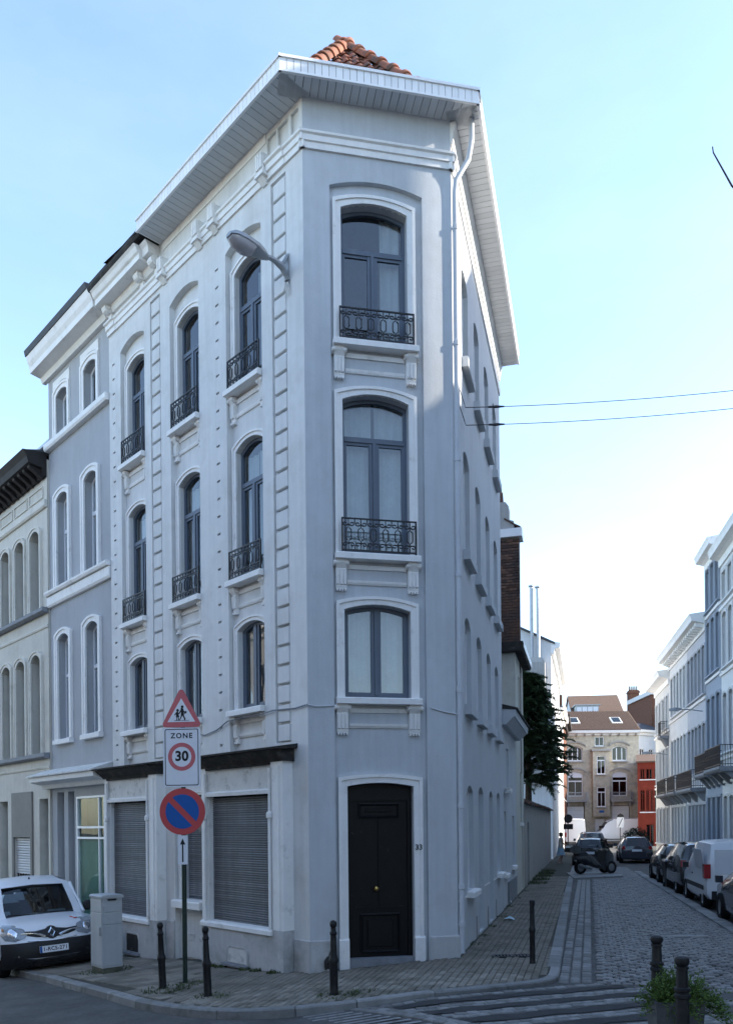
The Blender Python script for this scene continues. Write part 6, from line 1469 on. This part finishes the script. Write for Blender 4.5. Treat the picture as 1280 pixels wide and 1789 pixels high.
# ================================================================ STREET FURNITURE
def bollard(x, y, label, h=1.05, style=0, lean=(0, 0), group='bollards around the corner'):
    M = T(x, y, zg(x, y) - .01) @ Matrix.Rotation(lean[0], 4, 'X') @ Matrix.Rotation(lean[1], 4, 'Y')
    t = thing('bollard', label, 'bollard', M, group)
    if style == 0:
        post = [(.066, -.1), (.066, .02), (.060, .05), (.058, h * .42), (.066, h * .44), (.070, h * .47), (.060, h * .50), (.050, h * .54), (.042, h * .80), (.050, h * .81), (.050, h * .84), (.040, h * .855), (.038, h * .90)]
        ball = [(.030, h * .895), (.046, h * .92), (.052, h * .945), (.050, h * .97), (.036, h * .992), (.012, h)]
    else:
        post = [(.075, -.1), (.075, .05), (.066, .09), (.060, h * .62), (.074, h * .63), (.074, h * .655), (.062, h * .665), (.062, h * .68), (.074, h * .69), (.074, h * .715), (.056, h * .725), (.050, h * .88), (.062, h * .885), (.062, h * .905), (.046, h * .91)]
        ball = [(.040, h * .905), (.060, h * .925), (.068, h * .950), (.062, h * .980), (.042, h * .995), (.014, h)]
    if style == 2:
        post = [(.050, -.1), (.050, .02), (.046, .05), (.045, h * .48), (.054, h * .5), (.054, h * .55), (.042, h * .58), (.038, h * .90)]; ball = [(.038, h * .90), (.044, h * .92), (.044, h * .985), (.03, h)]
    mb = MB(); mb.lathe(post, 14); add('post', mb, BOLLARD, t, M, True)
    mb = MB(); mb.lathe(ball, 14); add('head', mb, BOLLARD, t, M, True)
bollard(-3.30, 12.89, 'dark bollard between the grey cabinet and the sign post', 1.07, 0, (0, -.035))
bollard(-2.38, 11.91, 'dark bollard just right of the sign post', 1.04, 0, (0, -.03))
bollard(-.48, 11.25, 'dark bollard in front of the left jamb of the black door', 1.05)
bollard(2.69, 13.10, 'slim dark bollard beside the drain grate at the side street', 1.04, 2)
bollard(3.19, 8.85, 'ball-headed bollard rising behind the leafy planter', 1.05, 1)
bollard(2.93, 7.48, 'ball-headed bollard standing in front of the planter, nearest the viewer', 1.05, 1)
# planter with shrub
pM = T(3.10, 8.12, -.06) @ Matrix.Rotation(-.12, 4, 'Z')
pt = thing('planter', 'square grey planter overgrown with a light green shrub, at the lower right', 'planter', pM)
mb = MB(); w0, w1, h_ = .20, .235, .56
mb.loft([[(-w, -w, z), (w, -w, z), (w, w, z), (-w, w, z)] for w, z in ((w0, 0), (w1, h_), (w1 + .006, h_), (w1 - .03, h_), (w1 - .04, h_ - .08))]); add('box', mb, mat('grey_planter', (.10, .10, .105), .8, .3, var=.2, scale=6, bump=.2), pt)
def leaves(name, pts, mtl, parent, M=None, size=(.02, .05), kind=None, wide=.5, seed=1):
    r = random.Random(seed); V, Fc = [], []
    for (p, nrm_) in pts:
        s = r.uniform(*size); d = Vector((r.gauss(0, 1), r.gauss(0, 1), r.gauss(0, .8))) + nrm_ * 1.2; d.normalize()
        u = d.cross(Vector((r.gauss(0, 1), r.gauss(0, 1), r.gauss(0, 1)))); u = u.normalized() if u.length > 1e-4 else Vector((1, 0, 0)); i = len(V)
        V += [tuple(p), tuple(p + d * s * .5 + u * s * wide * .5), tuple(p + d * s), tuple(p + d * s * .5 - u * s * wide * .5)]; Fc.append((i, i + 1, i + 2, i + 3))
    me = bpy.data.meshes.new(name); me.from_pydata(V, [], Fc); me.materials.append(mtl); o = link(name, me, parent, M)
    return o
r = random.Random(5); pts = []; stems = MB()
for k in range(230):
    a = r.uniform(0, 6.28); el = r.uniform(.1, 1.35); L = r.uniform(.18, .40) * (1.3 if math.cos(a) > .2 and el < .7 else 1.0)
    p0 = Vector((r.uniform(-.14, .14), r.uniform(-.14, .14), h_ - .06)); d = Vector((math.cos(a) * math.cos(el), math.sin(a) * math.cos(el), math.sin(el)))
    path = [p0 + d * L * f + Vector((0, 0, -.42 * L * f * f * (1.3 - el))) for f in (0, .33, .66, 1)]
    stems.tube([tuple(p) for p in path], [.004, .0035, .003, .0015], 4)
    for f in range(7, 40):
        q = f / 39; i = min(2, int(q * 3)); p = path[i].lerp(path[i + 1], q * 3 - i); pts.append((p + Vector((r.gauss(0, .012), r.gauss(0, .012), r.gauss(0, .012))), d))
for k in range(26):    # trailing tendrils on the right
    p0 = Vector((.2, r.uniform(-.2, .2), h_)); 
    for f in range(30): q = f / 29; pts.append((p0 + Vector((.05 + .30 * q + r.gauss(0, .04), -.15 * q + r.gauss(0, .06), -.42 * q * q + .05 + r.gauss(0, .03))), Vector((1, 0, 0))))
add('stems', stems, WEED, pt, pM); leaves('foliage', pts, SHRUB, pt, pM, (.018, .045), seed=2)
# grey cabinet
cF = Vector((-4.957, 15.0)); dl = dirv(LA); dw = -nL
cz = zg(cF.x, cF.y) - .03
cM = fr((cF.x, cF.y, cz), LA, 1)       # x away down the street, outward +y = road side
cb = thing('utility_cabinet', 'tall pale grey utility cabinet on the pavement beside the white van', 'cabinet', cM)
mb = MB(1); mb.box(.0, .46, -.38, 0, -.2, .13); add('base', mb, mat('mossy_concrete', (.12, .12, .09), .95, .2, var=.3, scale=6, bump=.3), cb)
mb = MB(1); mb.box(-.01, .47, -.39, .01, .13, 1.44); add('body', mb, GALV, cb)
mb = MB(1); mb.extr_s([(.03, 1.44), (.035, 1.475), (.0, 1.50), (-.38, 1.50), (-.415, 1.475), (-.41, 1.44)], -.035, .495); add('lid', mb, GALV, cb)
mb = MB(1); mb.cbox(.0, .46, .01, .022, .17, 1.16, .004); d1 = add('door', mb, GALV, cb); mb = MB(1); mb.cbox(.0, .46, .01, .022, 1.18, 1.42, .004); add('upper_door', mb, GALV, cb)
mb = MB(1); mb.box(.03, .06, .022, .045, .74, .90); add('handle', mb, ZINC, d1)
Mend = cM @ T(-.01, 0, 0) @ Matrix.Rotation(R_(90), 4, 'Z')     # end facing the viewer: local y = -x of cabinet
for z0, z1 in ((.17, .93), (.95, 1.16), (1.18, 1.30)):
    mb = MB(); mb.cbox(-.36, -.02, 0, .010, z0, z1, .003); add('end_panel', mb, GALV, cb, Mend)
mb = MB(); mb.box(-.27, -.10, .0, .015, 1.395, 1.425); add('vent', mb, IRON, cb, Mend)
# signs
sx_, sy_ = -3.03, 13.29; szz = zg(sx_, sy_)
look = math.atan2(sx_, -(sy_)) * .35
sgM = T(sx_, sy_, 0) @ Matrix.Rotation(-.10, 4, 'Z')
sg = thing('sign_post', 'sign post with school warning triangle, ZONE 30 plate and no-parking disc', 'road sign', sgM @ T(0, 0, szz))
mb = MB(); mb.lathe([(.040, szz - .2), (.040, 4.48), (.02, 4.50)], 12); add('post', mb, POSTG, sg, sgM, True)
def rpoly(pts, r, n=5):
    out = []; m = len(pts)
    for i in range(m):
        p, a, b = Vector(pts[i]), Vector(pts[i - 1]), Vector(pts[(i + 1) % m]); u = (a - p).normalized(); v = (b - p).normalized()
        ang = u.angle(v); d = r / math.tan(ang / 2); A = p + u * d; B = p + v * d; c = p + (u + v).normalized() * (r / math.sin(ang / 2))
        a0_ = math.atan2((A - c).y, (A - c).x); a1_ = math.atan2((B - c).y, (B - c).x); da = (a1_ - a0_ + math.pi) % (2 * math.pi) - math.pi
        out += [(c.x + r * math.cos(a0_ + da * k / n), c.y + r * math.sin(a0_ + da * k / n)) for k in range(n + 1)]
    return out
def plate_(poly, o0, o1, mtl, name, parent, M=None): mb = MB(-1); mb.prism(poly, o0, o1); return add(name, mb, mtl, parent, M or sgM)
zA, zB = 4.55, 3.93; tri = rpoly([(-.35, zB), (.35, zB), (0, zA + .06)], .05)
t1 = plate_(tri, .05, .065, S_RED2, 'warning_triangle', sg)
plate_([(-.235, zB + .085), (.235, zB + .085), (0, zB + .475)], .0652, .068, S_WHITE, 'white_field', t1)
# two walking children
def blob(pts, name='pictogram'): plate_(pts, .0682, .070, S_BLACK, name, t1)
def circ(x, z, r, n=10): return [(x + r * math.cos(2 * math.pi * k / n), z + r * math.sin(2 * math.pi * k / n)) for k in range(n)]
zb = zB + .11
blob([(-.12, zb - .004), (.13, zb - .004), (.13, zb + .002), (-.12, zb + .002)])
blob(circ(.018, zb + .225, .024)); blob([(-.005, zb + .205), (.03, zb + .205), (.045, zb + .16), (.075, zb + .12), (.062, zb + .112), (.045, zb + .135), (.048, zb + .08), (-.008, zb + .08), (.0, zb + .14), (-.04, zb + .10), (-.05, zb + .11), (-.012, zb + .17)])
blob([(-.004, zb + .082), (.020, zb + .082), (-.005, zb + .03), (-.025, zb), (-.048, zb), (-.046, zb + .008), (-.03, zb + .012)]); blob([(.018, zb + .082), (.045, zb + .082), (.072, zb + .03), (.068, zb), (.048, zb), (.05, zb + .012), (.044, zb + .035)])
blob([(.052, zb + .105), (.088, zb + .118), (.092, zb + .155), (.058, zb + .150)])
blob(circ(-.062, zb + .165, .021)); blob([(-.085, zb + .165), (-.045, zb + .165), (-.03, zb + .150), (-.05, zb + .19), (-.075, zb + .19)]); blob([(-.078, zb + .145), (-.048, zb + .145), (-.045, zb + .10), (-.032, zb + .055), (-.09, zb + .055), (-.085, zb + .105), (-.112, zb + .085), (-.118, zb + .095)])
blob([(-.082, zb + .058), (-.066, zb + .058), (-.066, zb + .02), (-.072, zb), (-.092, zb), (-.09, zb + .008), (-.08, zb + .02)]); blob([(-.058, zb + .058), (-.042, zb + .058), (-.036, zb + .02), (-.040, zb), (-.060, zb), (-.058, zb + .008), (-.05, zb + .02)])
# ZONE 30
z2 = plate_(rpoly([(-.315, 2.94), (.315, 2.94), (.315, 3.92), (-.315, 3.92)], .04), .05, .065, S_WHITE, 'zone_plate', sg)
def ring(parent, polyo, polyi, mtl, name, o=.067, M=None):
    mb = MB(-1); n = len(polyo)
    secs = [[(polyo[k][0], o - .002, polyo[k][1]), (polyo[k][0], o, polyo[k][1]), (polyi[k][0], o, polyi[k][1]), (polyi[k][0], o - .002, polyi[k][1])] for k in range(n)]
    mb.loft(secs, loop=True); return add(name, mb, mtl, parent, M or sgM)
ro = rpoly([(-.285, 2.965), (.285, 2.965), (.285, 3.90), (-.285, 3.90)], .03); ri = rpoly([(-.272, 2.978), (.272, 2.978), (.272, 3.887), (-.272, 3.887)], .022)
ring(z2, ro, ri, S_BLACK, 'border')
ring(z2, circ(0, 3.44, .232, 40), circ(0, 3.44, .165, 40), S_RED2, 'red_ring')
lettering('zone_lettering', 'ZONE', .118, S_BLACK, z2, sgM @ T(.0, -.0655, 3.785) @ UP, depth=.002, spacing=1.25, bold=.003)
lettering('number_lettering', '30', .225, S_BLACK, z2, sgM @ T(0, -.0655, 3.445) @ UP, depth=.002, spacing=1.02, bold=.008)
# no parking
d3 = plate_(circ(0, 2.535, .385, 48), .05, .066, S_RED, 'no_parking_disc', sg)
def half(sign):
    r_ = .285; a_ = R_(-45 + 0); w_ = .048; out = []
    th = math.asin(w_ / r_); base_a = R_(-45)
    for k in range(25):
        t_ = (base_a + th) + (math.pi - 2 * th) * k / 24
        out.append((r_ * math.cos(t_), 2.535 + r_ * math.sin(t_)))
    return out if sign > 0 else [(-x, 2 * 2.535 - z) for x, z in out]
for sgn in (1, -1): plate_(half(sgn), .0662, .069, S_BLUE, 'blue_field', d3)
ap = plate_([(-.085, 1.66), (.085, 1.66), (.085, 2.14), (-.085, 2.14)], .05, .06, S_WHITE, 'arrow_plate', sg)
plate_([(-.012, 1.70), (.012, 1.70), (.012, 2.0), (-.012, 2.0)], .0602, .062, S_BLACK, 'arrow', ap); plate_([(-.045, 1.99), (.045, 1.99), (0, 2.09)], .0602, .062, S_BLACK, 'arrow', ap)
for z in (4.1, 3.7, 3.1, 2.75, 2.3): mb = MB(-1); mb.box(-.06, .06, -.045, .05, z - .015, z + .015); add('clamp', mb, SIGNBACK, sg, sgM)
# ---- street lamp on the corner strip
lM = FL @ T(.40, 0, 11.72)
lp = thing('wall_street_lamp', 'grey street lamp with glass bowl on a curved arm fixed to the corner house', 'street lamp', lM)
mb = MB(1); mb.box(-.03, .03, .012, .03, -.22, .30); add('wall_plate', mb, LAMPGREY, lp)
mb = MB(1); mb.tube([(0, .03, -.16), (0, .07, -.05), (0, .13, .02), (0, .30, .06), (0, .48, .05), (0, .58, .03)], [.05, .06, .062, .045, .036, .034], 8); mb.tube([(0, .03, .26), (0, .10, .12), (0, .17, .05)], .03, 6); add('arm', mb, LAMPGREY, lp, None, True)
def ell(o, w, zt, zb_): return [(w * math.cos(t), o, (zt if math.sin(t) > 0 else zb_) * abs(math.sin(t)) ** .8 * (1 if math.sin(t) > 0 else 1)) for t in [2 * math.pi * k / 14 for k in range(14)]]
mb = MB(1); mb.loft([ell(o, w, a, -b) for o, w, a, b in ((.52, .035, .035, .03), (.60, .075, .075, .05), (.72, .115, .11, .04), (.95, .14, .115, .02), (1.12, .12, .09, .015), (1.20, .06, .04, .01))]); hd = add('hood', mb, LAMPGREY, lp, lM @ T(0, -.17, .03) @ Matrix.Diagonal((1.15, 1.15, 1.15, 1)), True)
mb = MB(1); mb.loft([ell(o, w, .0, -b) for o, w, b in ((.78, .10, .02), (.82, .115, .10), (.95, .125, .135), (1.10, .11, .11), (1.18, .06, .03))]); add('bowl', mb, LAMPLENS, lp, lM @ T(0, -.17, .02) @ Matrix.Diagonal((1.15, 1.15, 1.15, 1)), True)
mb = MB(1); mb.tube([(.0, .03, -.2), (.01, .06, -.33), (-.03, .05, -.42), (-.05, .03, -.3), (-.02, .04, -.2)], .012, 5); mb.tube([(.02, .03, -.18), (.05, .06, -.30), (.03, .03, -.40)], .010, 5); add('cable_loop', mb, TRIM_OLD, lp)
# ---- overhead cables from the side wall to the row opposite
for k, (s0_, z0_, zend, lab) in enumerate(((1.3, 10.13, 11.10, 'upper overhead cable running from the side wall to the right'), (1.35, 9.82, 10.76, 'lower overhead cable running from the side wall to the right'))):
    A = FR @ Vector((s0_, -.03, z0_)); 
    pB = RB_P + dirv(RB_A) * -28.3; B = Vector((pB.x - .05, pB.y, zend))
    t = thing('overhead_cable', lab, 'cable', T(*A), 'cables across the side street')
    mb = MB(); pts_ = []
    for q in range(25): f = q / 24; p = A.lerp(B, f); p.z -= .22 * 4 * f * (1 - f); pts_.append(tuple(p))
    mb.tube(pts_, .0065, 5); add('wire', mb, IRON, t, Matrix.Identity(4))
    mb = MB(); a = Vector(pts_[1]); b = Vector(pts_[2]); mb.tube([tuple(a), tuple(a.lerp(b, .35)), tuple(a.lerp(b, .7))], [.018, .028, .014], 6); add('strain_clamp', mb, IRON, t, Matrix.Identity(4))
    mb = MB(); C = FR @ Vector((.35, -.03, z0_ - .02)); D_ = A.lerp(C, .5) + Vector((.05, 0, -.16)); mb.tube([tuple(Vector(pts_[1])), tuple(A), tuple(D_), tuple(C)], .008, 5); add('slack_loop', mb, IRON, t, Matrix.Identity(4))
# ---- cast-iron boot scraper at the foot of the door jamb
bM = FC @ T(.33, -.03, -.12)
bs = thing('boot_scraper', 'small black cast-iron boot scraper niche at the foot of the chamfered corner', 'boot scraper', bM)
mb = MB(-1); p = [(-.10, 0), (-.10, .14), (-.06, .20), (-.02, .22), (-.02, .25), (0, .30), (.02, .25), (.02, .22), (.06, .20), (.10, .14), (.10, 0), (.06, 0), (.06, .11), (.03, .15), (-.03, .15), (-.06, .11), (-.06, 0)]; mb.prism(p, 0, .07); add('surround', mb, IRON, bs)
mb = MB(-1); mb.box(-.06, .06, -.0, .006, 0, .14); mb.box(-.06, .06, .02, .05, .06, .07); add('blade', mb, S_BLACK, bs)
# ================================================================ GREENERY
# conifer over the garden wall
cn = thing('conifer_tree', 'dark conifer with drooping branches overhanging the garden wall', 'tree', T(7.35, 36.6, 0))
mb = MB(); mb.tube([(0, 0, -.1), (.05, 0, 3), (.1, .05, 6.2), (.12, .05, 9.0)], [.2, .16, .10, .02], 8); add('trunk', mb, BARK, cn)
r = random.Random(11); V, Fc = [], []; br = MB()
def spray(p, d, L):
    """flat drooping spray of needles along d"""
    side = d.cross(Vector((0, 0, 1))).normalized(); n = 30
    for k in range(n):
        f = (k + 1) / n; q = p + d * L * f + Vector((0, 0, -.35 * L * f * f))
        for sg_ in (-1, 1):
            l = L * .42 * (1.05 - f) * r.uniform(.6, 1.2) + .05; tip = q + side * sg_ * l * .8 + d * l * .7 + Vector((r.gauss(0, .02), r.gauss(0, .02), -.25 * l + r.gauss(0, .05)))
            w = .034 + .02 * r.random(); i = len(V); V.extend([tuple(q + d * w), tuple(q - d * w), tuple(tip)]); Fc.append((i, i + 1, i + 2))
for k in range(300):
    h = r.uniform(.22, 1.0) ** 1.0; z = 2.6 + h * 6.4; rad = (1.72 * (1 - (max(0, h - .30) / .70) ** 1.15) + .25) * r.uniform(.55, 1.05) * (1 if h > .32 else .55 + h)
    a = r.uniform(0, 6.28); d = Vector((math.cos(a), math.sin(a), r.uniform(-.05, .45))).normalized(); c0 = Vector((.08, .03, z))
    br.tube([tuple(c0), tuple(c0 + d * rad * .6)], [.03 * (1.2 - h), .008], 4)
    for q in range(5):
        f = .30 + .16 * q; dd = (d + Vector((r.gauss(0, .45), r.gauss(0, .45), r.gauss(0, .22)))).normalized(); spray(c0 + d * rad * f, dd, r.uniform(.35, .75))
me = bpy.data.meshes.new('crown'); me.from_pydata(V, [], Fc); me.materials.append(CONIFER); link('crown', me, cn); add('branches', br, BARK, cn)
# round clipped bush by the far cars
rb = thing('round_bush', 'dark round clipped bush between the far parked cars', 'bush', T(16.3, 48.6, -.06))
r = random.Random(4); pts = []
for k in range(3500):
    v = Vector((r.gauss(0, 1), r.gauss(0, 1), r.gauss(0, 1))).normalized(); q = v * r.uniform(.55, 1.02); pts.append((Vector((q.x * .82, q.y * .82, q.z * .80 + 1.15)), v))
leaves('foliage', pts, HEDGE, rb, None, (.06, .14), seed=3)
mb = MB(); mb.lathe([(.22, 0), (.30, .45), (.27, .45), (.25, .1)], 12); add('pot', mb, STONE, rb); mb = MB(); mb.tube([(0, 0, .3), (0, 0, 1.1)], .05, 6); add('trunk', mb, BARK, rb)
# bare street tree whose one twig reaches into the picture
bt = thing('bare_tree', 'bare tree outside the picture whose dark twig tip reaches in at the upper right', 'tree', T(8.3, 11.8, -.06))
mb = MB(); mb.tube([(0, 0, 0), (.05, 0, 2.5), (0, .05, 5), (.1, 0, 8.0)], [.16, .13, .10, .05], 8); add('trunk', mb, BARK, bt)
tip = Vector((4.86 - 8.3, 11.05 - 11.8, 11.55 + .06)); b0 = Vector((.1, 0, 8.0))
mb = MB(); mb.tube([tuple(b0), tuple(b0 + Vector((-1.2, -.2, 1.2))), (5.35 - 8.3, 11.05 - 11.8, 10.83 + .06), (5.12 - 8.3, 11.05 - 11.8, 11.12), (4.99 - 8.3, 11.05 - 11.8, 11.36), (4.87 - 8.3, 11.05 - 11.8, 11.58), (4.86 - 8.3, 11.05 - 11.8, 11.66)], [.05, .03, .014, .013, .011, .009, .008], 5); add('branch', mb, BARK, bt)
for v in ((1.2, .4, 2.6), (.5, -.8, 2.9), (1.6, 1.0, 1.8)): mb = MB(); mb.tube([tuple(b0), tuple(b0 + Vector(v) * .5 + Vector((0, 0, .3))), tuple(b0 + Vector(v))], [.05, .03, .008], 5); add('branch', mb, BARK, bt)
# ================================================================ PERSON AND FAR SIGNS
def person(x, y, head, label):
    M = T(x, y, 0) @ Matrix.Rotation(-R_(head), 4, 'Z'); t = thing('person', label, 'person', M)
    J = [(0, 0, .92), (0, .01, 1.12), (0, .03, 1.34), (0, .02, 1.44), (0, .03, 1.52), (0, .04, 1.62),     # pelvis..head 0-5
         (-.09, 0, .88), (-.10, .10, .50), (-.10, .02, .10), (-.10, .14, .03), (.09, 0, .88), (.10, .02, .50), (.10, -.18, .12), (.10, -.08, .04),   # legs 6-13
         (-.17, .02, 1.36), (-.21, -.02, 1.10), (-.20, .08, .86), (.17, .02, 1.36), (.21, .10, 1.12), (.18, .30, 1.02)]   # arms 14-19
    Ed = [(0, 1), (1, 2), (2, 3), (3, 4), (4, 5), (0, 6), (6, 7), (7, 8), (8, 9), (0, 10), (10, 11), (11, 12), (12, 13), (2, 14), (14, 15), (15, 16), (2, 17), (17, 18), (18, 19)]
    Rr = [.14, .13, .14, .06, .08, .085, .09, .06, .04, .035, .09, .06, .04, .035, .055, .042, .03, .055, .042, .03]
    me = bpy.data.meshes.new('body'); me.from_pydata(J, Ed, []); o = link('body', me, t, M)
    sk = o.modifiers.new('skin', 'SKIN'); 
    for i, v in enumerate(me.skin_vertices[0].data): v.radius = (Rr[i], Rr[i] * .85); v.use_root = i == 0
    o.modifiers.new('sub', 'SUBSURF').levels = 2; o.modifiers['sub'].render_levels = 2
    me.materials.append(mat('skin_tone', (.42, .26, .19), .6))
    mb = MB(); mb.loft([[(a * math.cos(k * .5236), b * math.sin(k * .5236) + yo, z) for k in range(12)] for a, b, yo, z in ((.19, .15, 0, .88), (.18, .14, .01, 1.05), (.20, .14, .02, 1.30), (.15, .11, .02, 1.43))]); add('pale_top', mb, mat('pale_beige_cloth', (.45, .42, .38), .9), t, M, True)
    mb = MB(); mb.loft([[(a * math.cos(k * .5236), b * math.sin(k * .5236), z) for k in range(12)] for a, b, z in ((.22, .24, .48), (.20, .20, .70), (.17, .15, .95))]); add('blue_skirt', mb, mat('pale_blue_cloth', (.34, .50, .62), .9), t, M, True)
    mb = MB(); mb.loft([[(a * math.cos(k * .5236), b * math.sin(k * .5236) + .02, z) for k in range(12)] for a, b, z in ((.08, .09, 1.50), (.10, .11, 1.58), (.105, .115, 1.66), (.07, .08, 1.735), (.02, .02, 1.75))]); add('hair', mb, BARK, t, M, True)
    mb = MB(); mb.loft([[(.17 + a * .5 * math.cos(k * .785), .34 + a * math.sin(k * .785), z) for k in range(8)] for a, z in ((.10, .80), (.13, .92), (.08, 1.02))]); bag = add('orange_bag', mb, mat('orange_bag_cloth', (.55, .20, .10), .8), t, M, True)
person(10.65, 44.0, 95, 'person in pale top and light blue skirt on the left pavement behind the scooter')
def far_sign(x, y, label, pieces, h):
    M = T(x, y, 0); t = thing('road_sign', label, 'road sign', M, 'far road signs'); mb = MB(); mb.lathe([(.04, 0), (.04, h)], 8); add('post', mb, IRON, t)
    for nm, poly, m_ in pieces: mb = MB(-1); mb.prism(poly, .05, .085 if nm == 'stroke' else .08); add(nm, mb, m_, t)
far_sign(15.2, 60.5, 'dark round sign and small plate on a post at the far left pavement', [('disc', circ(0, 2.55, .33, 20), S_BLACK), ('plate', [(-.36, 1.75), (.36, 1.75), (.36, 2.15), (-.36, 2.15)], S_BLACK)], 2.6)
far_sign(21.2, 67.0, 'arched zone-end sign with diagonal stroke in front of the long white van', [('zone_plate', [(-.28, 1.8), (.28, 1.8), (.28, 2.65), (-.28, 2.65)], S_WHITE), ('dark_arch', [(.30 * math.cos(math.pi * k / 12), 2.66 + .28 * math.sin(math.pi * k / 12)) for k in range(13)], S_BLACK), ('stroke', [(-.2, 1.9), (-.14, 1.87), (.2, 2.55), (.14, 2.58)], CARGREY)], 3.0)
